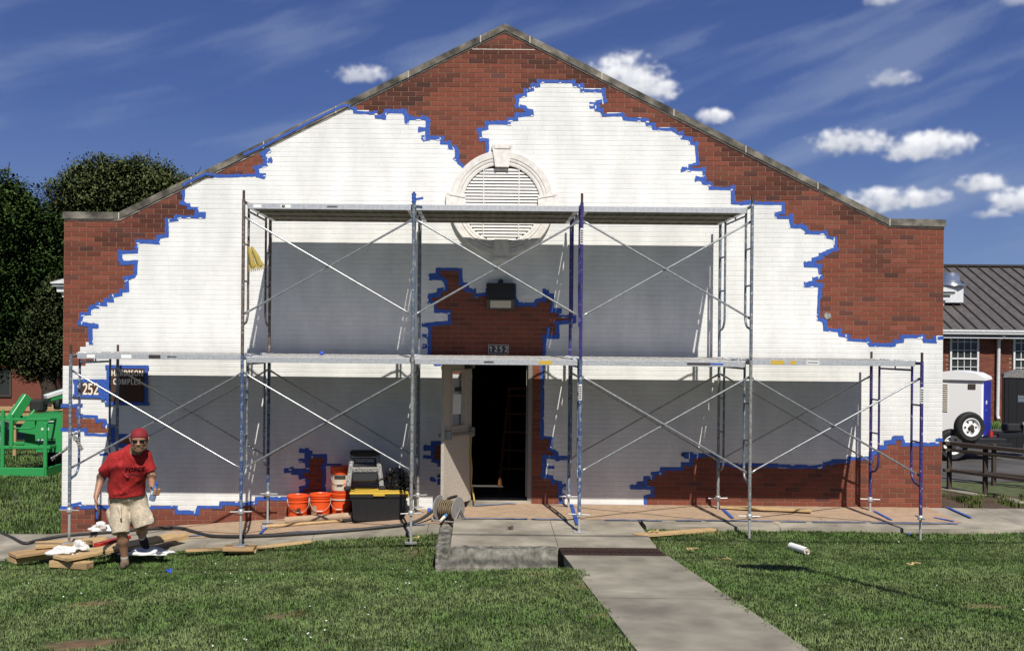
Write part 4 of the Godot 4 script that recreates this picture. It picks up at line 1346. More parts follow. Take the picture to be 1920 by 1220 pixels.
	g.quad(Vector3(6.8, -0.082, -3.6), Vector3(60, -0.082, -3.6), Vector3(60, -0.082, -15.5), Vector3(6.8, -0.082, -15.5))
	struct("asphalt_road", g, M.asphalt)
	g = Geo.new()
	for k in 16:
		for j in 8:
			var P := func(a: int, b: int) -> Vector3:
				var px := RIGHT + 0.02 + a * 0.2
				var pz := -1.9 + b * 0.235
				return Vector3(px, -0.07 + 0.03 * sin(a * 1.7 + b) + 0.05 * float(b) / 8, pz)
			g.quad(P.call(k, j + 1), P.call(k + 1, j + 1), P.call(k + 1, j), P.call(k, j))
	struct("bare_ground", g, M.mulch)
	g = Geo.new()
	g.beam(Vector3(7.789, -0.13, -2.62), Vector3(8.358, -0.116, -0.92), 0.25, 0.16, 0.02)
	struct("kerb", g, M.concrete_grey)
	grass()


func slab(g: Geo, xs: Array, z0: float, z1: float) -> void:
	for k in xs.size() - 1:
		var a: float = xs[k] + 0.003
		var b: float = xs[k + 1] - 0.003
		var zs := [z0, (z0 + z1) * 0.5, z1]
		for j in 2:
			g.quad(Vector3(a, path_y(a, zs[j + 1]), zs[j + 1]), Vector3(b, path_y(b, zs[j + 1]), zs[j + 1]), Vector3(b, path_y(b, zs[j]), zs[j]), Vector3(a, path_y(a, zs[j]), zs[j]))
		var dn := Vector3.DOWN * 0.16
		var p := Vector3(a, path_y(a, z1), z1)
		var q := Vector3(b, path_y(b, z1), z1)
		g.quad(p + dn, q + dn, q, p)
		p = Vector3(b, path_y(b, z1), z1)
		q = Vector3(b, path_y(b, z0), z0)
		g.quad(p + dn, q + dn, q, p)
		p = Vector3(a, path_y(a, z0), z0)
		q = Vector3(a, path_y(a, z1), z1)
		g.quad(p + dn, q + dn, q, p)
		p = Vector3(b, path_y(b, z0), z0)
		q = Vector3(a, path_y(a, z0), z0)
		g.quad(p + dn, q + dn, q, p)


func paper_sheet(g: Geo, x0: float, x1: float, z0: float, z1: float) -> void:
	var f := FastNoiseLite.new()
	f.seed = int(x0 * 10)
	f.frequency = 0.9
	f.fractal_octaves = 3
	var nx := int((x1 - x0) / 0.1)
	var P := func(a: int, b: int) -> Vector3:
		var x := lerpf(x0, x1 + 0.03, float(a) / nx)
		var z := lerpf(z0, z1, b / 9.0) + (0.02 * f.get_noise_1d(x * 4.0) if b == 9 else 0.0)
		return Vector3(x, path_y(x, z) + 0.006 + 0.008 * maxf(0.0, f.get_noise_2d(x * 2.2, z * 4.0) + 0.1) + (0.001 if int(x0) % 2 else 0.0), z)
	for a in nx:
		for b in 9:
			g.quad(P.call(a, b + 1), P.call(a + 1, b + 1), P.call(a + 1, b), P.call(a, b))


func strip_on_path(t: Node3D, a: Vector2, b: Vector2, w: float) -> void:
	var g := Geo.new()
	var n := maxi(2, int(a.distance_to(b) / 0.12))
	var s := (b - a).normalized().orthogonal() * w * 0.5
	for k in n:
		var pts := []
		for e in [[k, -1.0], [k + 1, -1.0], [k + 1, 1.0], [k, 1.0]]:
			var q: Vector2 = a.lerp(b, float(e[0]) / n) + s * e[1]
			var flat: bool = walk_l(0) - 1.45 < q.x and q.x < 2.1 and q.y > 1.05
			pts.append(Vector3(q.x, path_y(1.0 if flat else q.x, q.y) + 0.017 + 0.004 * sin(q.x * 21.0), q.y))
		g.quad(pts[0], pts[1], pts[2], pts[3])
	var o := put("tape_strip", g, M.tape_dusty if b.x - a.x > 0.3 else M.tape, t)
	o.position = -t.position
	if g.n[0].y < 0:
		for k in g.n.size(): g.n[k] = -g.n[k]
		o.mesh = g.mesh()


func tuft(blades: int, spread: float, tall: float, seedling: int) -> ArrayMesh:
	var r := RandomNumberGenerator.new()
	r.seed = seedling
	var g := Geo.new()
	for k in blades:
		var p := Vector3(r.randf_range(-spread, spread), -0.01, r.randf_range(-spread, spread))
		var a := r.randf() * TAU
		var h := tall * r.randf_range(0.45, 1.15)
		var lean := Vector3(cos(a), 0, sin(a)) * h * r.randf_range(0.1, 0.75)
		var w := Vector3(-sin(a), 0, cos(a)) * r.randf_range(0.0018, 0.0036)
		var m := p + Vector3.UP * h * 0.6 + lean * 0.4
		var top := p + Vector3.UP * h * r.randf_range(0.75, 1.0) + lean
		var q := r.randf()
		g.col = Color(0.88, 0.9, 0.85).lerp(Color(1.14, 1.12, 1.05), r.randf())
		if q < 0.05: g.col = Color(1.6, 1.35, 1.4)
		var s := g.v.size()
		g.quad(p - w, p + w, m + w * 0.8, m - w * 0.8)
		g.tri(m - w * 0.8, m + w * 0.8, top)
		for e in range(s, g.v.size()): g.n[e] = (Vector3.UP * 1.6 + g.n[e] * (1.0 if g.n[e].z > 0 else -1.0)).normalized()
	return g.mesh()


func scatter(called: String, meshes: Array, spots: Array, m: Material) -> void:
	# spots: [Vector3, size, Color]
	var root := Node3D.new()
	root.name = numbered(called)
	add_child(root)
	root.set_meta("kind", "stuff")
	for k in meshes.size():
		var mine := []
		for j in range(k, spots.size(), meshes.size()): mine.append(spots[j])
		var mm := MultiMesh.new()
		mm.transform_format = MultiMesh.TRANSFORM_3D
		mm.use_colors = true
		mm.mesh = meshes[k]
		mm.instance_count = mine.size()
		for j in mine.size():
			var e: Array = mine[j]
			mm.set_instance_transform(j, Transform3D(Basis(Vector3.UP, rng.randf() * TAU).scaled(Vector3(e[1], e[1] * rng.randf_range(0.8, 1.2), e[1])), e[0]))
			mm.set_instance_color(j, e[2])
		var o := MultiMeshInstance3D.new()
		o.multimesh = mm
		o.material_override = m
		o.name = called
		o.set_meta("kind", "stuff")
		root.add_child(o, true)


func grass() -> void:
	var f := FastNoiseLite.new()
	f.seed = 21
	f.frequency = 0.55
	f.fractal_octaves = 4
	var tone := func(x: float, z: float) -> Color:
		var q := f.get_noise_2d(x, z)
		var c := Color(0.125, 0.205, 0.062).lerp(Color(0.18, 0.245, 0.092), smoothstep(-0.3, 0.4, q))
		var far := smoothstep(4.0, 7.5, z)
		return c.lerp(Color(0.20, 0.255, 0.105), far * 0.6 * smoothstep(-0.4, 0.3, q)) * rng.randf_range(0.92, 1.08)
	var spots := []
	var z := 1.40
	while z < 9.2:
		var x := -7.5
		while x < 8.5:
			var px := x + rng.randf_range(-0.05, 0.05)
			var pz := z + rng.randf_range(-0.05, 0.05)
			x += 0.088
			if in_path(px, pz, 0.0) and not (in_path(px, pz, 0.0) and not in_path(px, pz, 0.03) and rng.randf() < 0.5): continue
			if absf(px) > 2.2 + (14.68 - pz) * 0.56: continue
			var q := bare_at(px, pz)
			if q.x > 0.15 and rng.randf() < q.x * (0.45 + 0.6 * q.y): continue
			var s := 1.0 - 0.3 * q.x
			if pz < 1.75 or absf(px - walk_r(pz)) < 0.15 or (pz < 3.2 and px > -0.8 and px < 1.0): s *= 1.25
			var c: Color = tone.call(px, pz)
			if q.x > 0.1: c = c.lerp(Color(0.22, 0.18, 0.08), 0.7)
			spots.append([Vector3(px, lawn_y(px, pz), pz), s, c])
		z += 0.088
	scatter("grass", [tuft(90, 0.07, 0.034, 1), tuft(90, 0.07, 0.040, 2), tuft(90, 0.07, 0.031, 3), tuft(80, 0.075, 0.047, 4)], spots, M.grass)
	spots = []
	z = 1.4
	while z > -13.0:                                   # behind the left corner, and the verge at the right
		var x := -17.0
		while x < LEFT - 0.02:
			var px := x + rng.randf_range(-0.1, 0.1)
			var pz := z + rng.randf_range(-0.1, 0.1)
			x += 0.21
			if px > LEFT or (pz < 1.42 and pz > 0.0) or absf(px) > 1.0 + (14.68 - pz) * 0.55: continue
			spots.append([Vector3(px, lawn_y(px, pz), pz), 1.9, tone.call(px, pz)])
		z -= 0.21
	z = -15.6
	while z > -18.2:
		var x := 12.0
		while x < 22.0:
			spots.append([Vector3(x + rng.randf_range(-0.1, 0.1), -0.09, z + rng.randf_range(-0.1, 0.1)), 2.2, tone.call(x, z)])
			x += 0.25
		z -= 0.25
	for k in 60:
		var px := rng.randf_range(RIGHT + 0.6, 9.6)
		spots.append([Vector3(px, -0.03, rng.randf_range(-1.5, -0.05)), rng.randf_range(1.0, 2.0), Color(0.09, 0.12, 0.03)])
	scatter("grass", [tuft(60, 0.075, 0.055, 5), tuft(60, 0.075, 0.05, 6)], spots, M.grass)
	# clover heads
	var g := Geo.new()
	for k in 7:
		g.ball(Vector3(rng.randf_range(-1, 1) * 0.006, 0.042 + rng.randf_range(0, 0.008), rng.randf_range(-1, 1) * 0.006), Vector3.ONE * 0.0045, 3)
	spots = []
	for k in 190:
		var px := rng.randf_range(-6.5, 7.0)
		var pz := rng.randf_range(2.0, 8.4)
		if px > 0.4 and rng.randf() < 0.65: continue
		if in_path(px, pz) or f.get_noise_2d(px * 0.6 + 70, pz * 0.6) < -0.02: continue
		spots.append([Vector3(px, lawn_y(px, pz), pz), rng.randf_range(0.7, 1.05), Color(0.75, 0.74, 0.66)])
	scatter("clover_flowers", [g.mesh()], spots, M.white_vcol)


# ------------------------------------------------------------------ things on the wall
func signs() -> void:
	var at := Vector3(-5.116, 1.661, 0)
	var t := thing("name_sign", "square brown sign with cream lettering on two lines, edged with blue tape", "sign", at)
	var g := Geo.new()
	g.box(at + Vector3(0, 0, 0.014), Vector3(0.575, 0.555, 0.024), Basis.IDENTITY, 0.003)
	part("panel", g, M.sign_brown, t)
	for e in [["HARDISON", 0.178, 0.0], ["COMPLEX", 0.055, -0.005]]:
		var o := put("lettering", lettering(e[0], 0.082, 0.006), M.cream, t)
		o.position = Vector3(e[2], e[1] - 0.005, 0.029)
		o.scale = Vector3(0.80 if e[0] == "HARDISON" else 0.76, 1, 1)
	tape_box(t, Vector2(at.x, at.y), Vector2(0.60, 0.58), 0.0275, [0, 1, 2, 3])
	at = Vector3(-5.684, 1.609, 0)
	t = thing("number_sign", "brown sign with large cream numerals 1252 at the left corner of the wall", "sign", at)
	g = Geo.new()
	g.box(at + Vector3(0, 0, 0.012), Vector3(0.37, 0.245, 0.020), Basis.IDENTITY, 0.003)
	part("panel", g, M.sign_brown, t)
	var o := put("numerals", lettering("1252", 0.165, 0.006), M.cream, t)
	o.position = Vector3(0.0, -0.01, 0.024)
	o.scale = Vector3(0.62, 1, 1)
	tape_box(t, Vector2(at.x, at.y), Vector2(0.395, 0.27), 0.0235, [0, 1, 2, 3])
	g = Geo.new()
	for n in 3:
		g.quad(at + Vector3(0.19 + 0.03 * n, -0.17 + 0.03 * n, 0.026 + 0.001 * n), at + Vector3(0.245 + 0.03 * n, -0.17 + 0.02 * n, 0.026 + 0.001 * n), at + Vector3(0.245 + 0.03 * n, 0.13 - 0.01 * n, 0.026 + 0.001 * n), at + Vector3(0.19 + 0.03 * n, 0.14, 0.026 + 0.001 * n))
	part("tape_strip", g, M.tape, t)
	at = Vector3(0.228, 2.229, 0)
	t = thing("number_plaque", "small dark framed plaque with numerals 1252 on the brick above the door", "plaque", at)
	g = Geo.new()
	g.box(at + Vector3(0, 0, 0.008), Vector3(0.285, 0.13, 0.014), Basis.IDENTITY, 0.002)
	part("panel", g, M.plaque, t)
	g = Geo.new()
	for e in [[0, 0.063, 0.290, 0.006], [0, -0.063, 0.290, 0.006], [-0.142, 0, 0.006, 0.12], [0.142, 0, 0.006, 0.12]]:
		g.box(at + Vector3(e[0], e[1], 0.010), Vector3(e[2], e[3], 0.020))
	part("border", g, M.plaque_ink, t)
	o = put("numerals", lettering("1 2 5 2", 0.082, 0.004), M.plaque_ink, t)
	o.position = Vector3(0, 0, 0.017)
	o.scale = Vector3(0.80, 1, 1)
	# floodlight
	at = Vector3(0.251, 2.987, 0)
	t = thing("wall_lamp", "unlit bronze floodlight box with a clear lower lens on the bare brick above the door", "wall lamp", at)
	g = Geo.new()
	var side := PackedVector2Array([Vector2(0, -0.19), Vector2(0.15, -0.19), Vector2(0.19, -0.05), Vector2(0.17, 0.02), Vector2(0.10, 0.19), Vector2(0, 0.19)])
	g.prism(side, -0.20, 0.20, Transform3D(Basis(Vector3.UP, -PI / 2), at))
	part("housing", g, M.bronze, t)
	g = Geo.new()
	var up := Vector3(0, 0.14, 0.04).normalized()
	var outward := Vector3(0, -0.04, 0.14).normalized()
	g.box(at + Vector3(0, -0.115, 0.174), Vector3(0.30, 0.115, 0.012), Basis(Vector3.RIGHT, up, outward), 0.004)
	part("lens", g, M.lens, t)
	g = Geo.new()
	for e in [[0, -0.055, 0.34, 0.02], [0, -0.176, 0.34, 0.02]]:
		g.box(at + Vector3(e[0], e[1], 0.172 + (e[1] + 0.115) * 0.28), Vector3(e[2], e[3], 0.024), Basis(Vector3.RIGHT, up, outward), 0.004)
	part("lens_frame", g, M.bronze, t)
	g = Geo.new()
	g.lathe([Vector2(0.0, 0.06), Vector2(0.034, 0.055), Vector2(0.04, 0.02), Vector2(0.04, 0.0)], 14, Transform3D(Basis(Vector3.RIGHT, PI / 2), at + Vector3(0, 0.215, 0.0)))
	g.tube([at + Vector3(0, 0.19, 0.05), at + Vector3(0, 0.23, 0.05)], 0.018)
	part("photocell", g, M.bronze, t)
	# a blank round cover on the right and a small hook box low on the wall
	at = Vector3(4.971, 2.753, 0)
	g = Geo.new()
	g.lathe([Vector2(0.0, 0.014), Vector2(0.046, 0.013), Vector2(0.05, 0.009), Vector2(0.05, 0.0)], 20, Transform3D(Basis(Vector3.RIGHT, PI / 2), at))
	tag(put("junction_cover", g, M.pole_grey), "round grey cover plate on the bare brick at the right of the gable", "cover plate")
	at = Vector3(2.898, 0.735, 0)
	g = Geo.new()
	g.box(at + Vector3(0, 0, 0.02), Vector3(0.035, 0.045, 0.04), Basis.IDENTITY, 0.005)
	g.tube([at + Vector3(0, 0, 0.03), at + Vector3(0, -0.03, 0.06)], 0.006, 6)
	tag(put("wall_spigot", g, M.bronze), "small dark metal fitting on the wall at a blue tape tip right of the door", "fitting")


func tape_box(t: Node3D, c: Vector2, s: Vector2, z: float, sides: Array) -> void:
	for k in sides:
		var g := Geo.new()
		var w := 0.05
		var j := rng.randf_range(-0.006, 0.006)
		var zz: float = z + 0.0006 * k
		var a: Vector2
		var b: Vector2
		match k:
			0: a = Vector2(-s.x * 0.5 - 0.02, s.y * 0.5 - w); b = Vector2(s.x * 0.5 + 0.01, s.y * 0.5)
			1: a = Vector2(-s.x * 0.5 - 0.02, -s.y * 0.5); b = Vector2(s.x * 0.5 + 0.02, -s.y * 0.5 + w)
			2: a = Vector2(-s.x * 0.5, -s.y * 0.5); b = Vector2(-s.x * 0.5 + w, s.y * 0.5)
			3: a = Vector2(s.x * 0.5 - w, -s.y * 0.5); b = Vector2(s.x * 0.5, s.y * 0.5)
		g.quad(Vector3(c.x + a.x, c.y + a.y + j, zz), Vector3(c.x + b.x, c.y + a.y, zz), Vector3(c.x + b.x + j, c.y + b.y, zz), Vector3(c.x + a.x, c.y + b.y - j, zz))
		part("tape_strip", g, M.tape, t)


# ------------------------------------------------------------------ tools along the wall
func bucket(label: String, x: float, z: float, y: float, turn: float, look: int) -> void:
	var t := thing("paint_bucket", label, "bucket", Vector3(x, y, z), turn, "orange five gallon buckets by the wall")
	var g := Geo.new()
	g.lathe([Vector2(0.0, 0.0), Vector2(0.122, 0.0), Vector2(0.130, 0.008), Vector2(0.139, 0.255), Vector2(0.1405, 0.258), Vector2(0.151, 0.262), Vector2(0.151, 0.268), Vector2(0.142, 0.272), Vector2(0.143, 0.300), Vector2(0.153, 0.304), Vector2(0.153, 0.311), Vector2(0.144, 0.316), Vector2(0.145, 0.345)], 40)
	put("pail", g, M.orange, t)
	g = Geo.new()
	g.lathe([Vector2(0.1455, 0.325), Vector2(0.156, 0.327), Vector2(0.158, 0.350), Vector2(0.150, 0.358), Vector2(0.140, 0.355), Vector2(0.134, 0.345), Vector2(0.0, 0.347)], 40)
	for k in 22:
		var a := TAU * k / 22
		g.box(Vector3(cos(a) * 0.157, 0.338, sin(a) * 0.157), Vector3(0.012, 0.02, 0.006), Basis(Vector3.UP, -a + PI / 2))
	put("lid", g, M.orange, t)
	g = Geo.new()
	var p := []
	var drop := 0.155
	for k in 17:
		var a := PI * k / 16.0
		p.append(Vector3(cos(a) * 0.152, 0.285 - sin(a) * drop, 0.03 + sin(a) * 0.135))
	g.tube(p, 0.0025, 6)
	g.tube([p[7] + Vector3(0.01, 0, 0), p[8], p[9] - Vector3(0.01, 0, 0)], 0.010, 8)
	for s in [-1.0, 1.0]: g.box(Vector3(s * 0.150, 0.285, 0.02), Vector3(0.014, 0.04, 0.04), Basis.IDENTITY, 0.004)
	put("handle", g, M.label, t)
	if look == 1:                                      # a printed label, smeared with white paint
		g = Geo.new()
		wrap_round(g, 0.1365, 0.1405, 0.03, 0.25, 0.10, PI - 0.10)
		put("label_sheet", g, M.label, t)
		g = Geo.new()
		wrap_round(g, 0.1412, 0.1418, 0.19, 0.245, 1.0, 2.2)
		put("label_print", g, M.plaque, t)
		g = Geo.new()
		for k in 7:
			var a := 0.25 + 0.42 * k
			if absf(a - 1.57) < 0.45: continue
			for q in 2: slant(g, 0.1408, 0.05 + 0.07 * q, a)
		put("label_print", g, M.orange_print, t)
	if look == 2:
		g = Geo.new()
		wrap_round(g, 0.1535, 0.1535, 0.255, 0.275, 0.4, 2.7)
		put("paint_smear", g, M.label, t)
	if look == 3:
		g = Geo.new()
		wrap_round(g, 0.1345, 0.139, 0.02, 0.20, 1.9, 2.6)
		put("cardboard", g, M.kraft, t)
	if look == 0:
		g = Geo.new()
		wrap_round(g, 0.1375, 0.1395, 0.13, 0.19, 1.45, 1.85)
		put("label_print", g, M.plaque, t)


func wrap_round(g: Geo, r0: float, r1: float, y0: float, y1: float, a0: float, a1: float) -> void:
	var n := 16
	for k in n:
		var a := lerpf(a0, a1, float(k) / n)
		var b := lerpf(a0, a1, float(k + 1) / n)
		var u := Vector3(cos(a), 0, sin(a))
		var w := Vector3(cos(b), 0, sin(b))
		g.quad(w * r0 + Vector3.UP * y0, u * r0 + Vector3.UP * y0, u * r1 + Vector3.UP * y1, w * r1 + Vector3.UP * y1)


func slant(g: Geo, r: float, y: float, a: float) -> void:
	var P := func(w: float, h: float) -> Vector3: return Vector3(cos(w) * r, h, sin(w) * r)
	g.quad(P.call(a + 0.16, y), P.call(a + 0.02, y), P.call(a - 0.14, y + 0.06), P.call(a, y + 0.06))


func tools() -> void:
	var bx := -2.61
	bucket("orange lidded bucket at the left end of the row, with a small dark print", bx, 0.21, path_y(bx, 0.2) + 0.01, 0.35, 0)
	bx = -2.285
	bucket("orange lidded bucket in the middle of the row, with a cardboard strip on it", bx, 0.23, path_y(bx, 0.2) + 0.01, 0.1, 3)
	bx = -1.99
	bucket("orange bucket at the right of the row with white smears, under another bucket", bx, 0.20, path_y(bx, 0.2) + 0.01, -0.1, 2)
	bucket("orange rimmed bucket with a pale printed label, stacked on top of another bucket", bx - 0.005, 0.20, path_y(bx, 0.2) + 0.372, 0.0, 1)
	# tote
	var at := Vector3(-1.43, path_y(-1.43, 0.5) + 0.008, 0.46)
	var t := thing("storage_tote", "large black plastic storage tote with a yellow lid on the paper by the wall", "tote", at, 0.10)
	var g := Geo.new()
	var L := 0.76; var W := 0.46; var H := 0.36
	var lo := Vector2(L * 0.46, W * 0.45)
	var hi := Vector2(L * 0.5, W * 0.5)
	for s in 4:
		var P := func(q: Vector2, k: int, y: float) -> Vector3:
			var c: Vector2 = [Vector2(-q.x, q.y), Vector2(q.x, q.y), Vector2(q.x, -q.y), Vector2(-q.x, -q.y)][k % 4]
			return Vector3(c.x, y, c.y)
		g.quad(P.call(lo, s, 0.0), P.call(lo, s + 1, 0.0), P.call(hi, s + 1, H), P.call(hi, s, H))
	for k in 5: g.box(Vector3((k - 2) * 0.15, H * 0.5, W * 0.475 + 0.004), Vector3(0.018, H * 0.86, 0.012), Basis(Vector3.RIGHT, 0.064))
	g.box(Vector3(0, H - 0.02, 0), Vector3(L + 0.03, 0.04, W + 0.03), Basis.IDENTITY, 0.008)
	put("tub", g, M.black, t)
	g = Geo.new()
	g.box(Vector3(0, H + 0.022, 0), Vector3(L + 0.05, 0.032, W + 0.05), Basis.IDENTITY, 0.012)
	g.box(Vector3(0, H + 0.048, 0), Vector3(L - 0.08, 0.016, W - 0.08), Basis.IDENTITY, 0.006)
	g.box(Vector3(0, H + 0.012, W * 0.5 + 0.03), Vector3(0.16, 0.05, 0.02), Basis.IDENTITY, 0.006)
	put("lid", g, M.yellow, t)
	for s in [-1.0, 1.0]:
		g = Geo.new()
		g.box(Vector3(s * (L * 0.5 + 0.02), H - 0.02, 0), Vector3(0.03, 0.08, 0.20), Basis.IDENTITY, 0.008)
		put("handle", g, M.yellow if s > 0 else M.black, t)
	# two-step stool lying on its back on the tote: the steps face the lawn
	var sa := Vector3(-1.63, at.y + H + 0.055, 0.45)
	t = thing("step_stool", "black and grey plastic two-step stool leaning back on top of the black tote", "step stool", sa, 0.12)
	var lean := Basis(Vector3.RIGHT, -0.16)
	g = Geo.new()
	for s in [-1.0, 1.0]:
		for e in [[Vector3(s * 0.235, 0.0, 0.13), Vector3(s * 0.175, 0.46, 0.06)], [Vector3(s * 0.235, 0.0, -0.14), Vector3(s * 0.18, 0.46, -0.04)]]:
			g.beam(lean * e[0], lean * e[1], 0.065, 0.06, 0.012, Vector3.BACK)
		g.beam(lean * Vector3(s * 0.22, 0.07, -0.13), lean * Vector3(s * 0.22, 0.07, 0.12), 0.03, 0.10, 0.008)
	g.beam(lean * Vector3(-0.2, 0.255, 0.095), lean * Vector3(0.2, 0.255, 0.095), 0.07, 0.075, 0.012)
	put("legs", g, M.stool_grey, t)
	g = Geo.new()
	g.box(lean * Vector3(0, 0.49, 0.0), Vector3(0.43, 0.085, 0.22), lean, 0.03)
	put("top_step", g, M.rubber, t)
	g = Geo.new()
	g.box(lean * Vector3(0, 0.15, 0.10), Vector3(0.36, 0.12, 0.10), lean, 0.015)
	g.box(lean * Vector3(0, 0.36, 0.03), Vector3(0.32, 0.13, 0.06), lean, 0.01)
	put("lower_step", g, M.black, t)
	g = Geo.new()
	g.box(lean * Vector3(-0.01, 0.385, 0.064), Vector3(0.26, 0.045, 0.004), lean)
	put("paint_smear", g, M.stool_grey, t)
	for s in [-1.0, 1.0]:
		g = Geo.new()
		g.box(lean * Vector3(s * 0.24, 0.0, 0.13), Vector3(0.10, 0.07, 0.09), lean, 0.02)
		put("foot", g, M.rubber, t)
	# bag
	g = Geo.new()
	var f := FastNoiseLite.new()
	f.frequency = 5.5
	f.fractal_octaves = 3
	var ba := Vector3(-1.185, at.y + H + 0.05, 0.42)
	var nu := 44
	var nv := 26
	var P2 := func(a: int, b: int) -> Vector3:
		var th := PI * 0.5 * float(b) / nv
		var ph := TAU * (a % nu) / nu
		var d := Vector3(cos(th) * cos(ph), sin(th), cos(th) * sin(ph))
		var q := 1.0 + 0.42 * absf(f.get_noise_3d(d.x, d.y * 1.3, d.z)) * 1.5 - 0.16
		if d.x > 0.8: q += (d.x - 0.8) * 0.9
		return ba + Vector3(d.x * 0.21, d.y * 0.27, d.z * 0.19) * q
	for a in nu:
		for b in nv: g.quad(P2.call(a + 1, b), P2.call(a, b), P2.call(a, b + 1), P2.call(a + 1, b + 1))
	tag(put("garbage_bag", g, M.bag), "crumpled black plastic bag on the right end of the black tote", "bag")
	# a roll of brown paper and an extension pole in front
	g = Geo.new()
	var ra := Vector3(-2.74, path_y(-2.74, 0.45) + 0.062, 0.46)
	var rb := Vector3(-1.80, path_y(-1.8, 0.45) + 0.062, 0.44)
	g.tube([ra, rb], 0.052, 20)
	g.col = Color.BLACK
	g.tube([ra - (rb - ra) * 0.002, ra + (rb - ra) * 0.01], 0.02, 10)
	tag(put("paper_roll", g, M.kraft), "roll of brown kraft paper lying in front of the orange buckets", "paper roll")
	var pa := Vector3(-2.958, -0.23, 0.628)
	var pb := Vector3(-1.731, -0.15, 0.557)
	pa.y = path_y(pa.x, pa.z) + 0.03
	pb.y = path_y(pb.x, pb.z) + 0.03
	t = thing("extension_pole", "pale wooden paint roller pole with a steel end lying on the floor paper", "pole", (pa + pb) * 0.5)
	g = Geo.new()
	g.tube([pa, pa.lerp(pb, 0.84)], [0.022, 0.019], 10)
	part("shaft", g, M.wood, t)
	g = Geo.new()
	g.tube([pa.lerp(pb, 0.84), pb], 0.022, 10)
	part("grip", g, M.rubber, t)
	g = Geo.new()
	g.tube([pa, pa + (pa - pb).normalized() * 0.07], 0.016, 8)
	g.box(pa + (pa - pb).normalized() * 0.05, Vector3(0.05, 0.05, 0.09), Basis(Vector3.UP, 0.4), 0.008)
	g.tube([pb, pb + (pb - pa).normalized() * 0.09], 0.012, 8)
	part("ferrule", g, M.zinc, t)
	# hose from the reel, along the pavement to the left
	g = Geo.new()
	var pts := [Vector3(-0.338, 0.22, 0.769), Vector3(-0.472, 0.16, 0.67), Vector3(-0.634, 0.04, 0.799), Vector3(-0.905, -0.09, 1.068), Vector3(-1.427, -0.16, 1.18), Vector3(-2.125, -0.22, 1.234), Vector3(-2.978, -0.27, 1.198), Vector3(-3.591, -0.31, 1.016), Vector3(-3.973, -0.335, 0.628), Vector3(-4.219, -0.345, 0.343), Vector3(-4.475, -0.35, 0.245), Vector3(-4.845, -0.38, 0.224), Vector3(-5.258, -0.42, 0.273), Vector3(-5.88, -0.47, 0.319), Vector3(-6.165, -0.5, 0.527), Vector3(-6.286, -0.51, 0.67), Vector3(-6.663, -0.52, 0.252), Vector3(-6.941, -0.52, -0.016), Vector3(-7.226, -0.52, -0.126)]
	var c := Curve3D.new()
	for k in pts.size():
		var p: Vector3 = pts[k]
		if k > 3: p.y = path_y(p.x, p.z) + 0.030
		var d: Vector3 = (pts[mini(k + 1, pts.size() - 1)] - pts[maxi(k - 1, 0)]) * 0.16
		c.add_point(p, -d, d)
	c.bake_interval = 0.06
	g.tube(Array(c.get_baked_points()), 0.021, 10)
	tag(put("hose", g, M.hose), "thick black hose running from the reel by the door along the pavement to the left", "hose")
	# reel
	var at2 := Vector3(-0.44, path_y(-0.4, 0.86) + 0.165, 0.90)
	t = thing("hose_reel", "galvanised reel wound with brown cord standing on the paper before the open door", "reel", at2, -0.55)
	for s in [-1.0, 1.0]:
		g = Geo.new()
		g.lathe([Vector2(0.0, -0.004), Vector2(0.160, -0.006), Vector2(0.167, 0.0), Vector2(0.160, 0.006), Vector2(0.0, 0.004)], 28, Transform3D(Basis(Vector3.BACK, PI / 2), Vector3(s * 0.15, 0, 0)))
		put("flange", g, M.zinc_dull, t)
	g = Geo.new()
	var cp := []
	for k in 420:
		var a := k * 0.37
		var lay := k / 140
		var u := fmod(k / 140.0, 1.0)
		cp.append(Vector3(lerpf(-0.13, 0.13, u if lay % 2 == 0 else 1.0 - u), cos(a) * (0.070 + 0.017 * lay + rng.randf_range(-0.006, 0.006)), sin(a) * (0.070 + 0.017 * lay + rng.randf_range(-0.006, 0.006))))
	g.tube(cp, 0.0085, 6)
	put("cord", g, M.cord, t)
	g = Geo.new()
	g.tube([Vector3(-0.145, 0, 0), Vector3(0.145, 0, 0)], 0.066, 16)
	put("drum", g, M.rubber, t)
	g = Geo.new()
	for s in [-1.0, 1.0]:
		g.tube([Vector3(s * 0.18, -0.155, 0.14), Vector3(s * 0.18, 0.0, 0.0), Vector3(s * 0.18, -0.155, -0.14)], 0.011, 8)
	g.tube([Vector3(-0.18, -0.152, 0.14), Vector3(0.18, -0.152, 0.14)], 0.011, 8)
	g.tube([Vector3(-0.18, -0.152, -0.14), Vector3(0.18, -0.152, -0.14)], 0.011, 8)
	put("stand", g, M.zinc_dull, t)
	# brush with a blue handle
	g = Geo.new()
	var ha := Vector3(-0.434, 0.02, 0.887)
	var hb := Vector3(-0.538, -0.05, 1.156)
	t = thing("wallpaper_brush", "scraper with a blue handle and a pale end lying beside the reel", "scraper", (ha + hb) * 0.5)
	g.tube([ha, ha.lerp(hb, 0.6)], [0.022, 0.026], 10)
	part("handle", g, M.blue_grip, t)
	g = Geo.new()
	g.tube([ha.lerp(hb, 0.6), hb], [0.024, 0.018], 10)
	part("tip", g, M.cream, t)
	# yellow cord hanging at the door's edge and a ladder in the dark room
	g = Geo.new()
	var yc := [Vector3(-0.15, 1.0, 0.05), Vector3(-0.165, 0.75, 0.07), Vector3(-0.14, 0.5, 0.06), Vector3(-0.15, 0.3, 0.05), Vector3(-0.11, 0.12, 0.06), Vector3(-0.10, 0.055, 0.10)]
	g.tube(yc, 0.012, 8)
	tag(put("door_strap", g, M.glove), "yellow green strap hanging down the inner edge of the open door", "strap")
	t = thing("step_ladder", "orange stepladder standing in the dark room behind the door", "ladder", Vector3(0.62, 0.02, -2.0), -0.2)
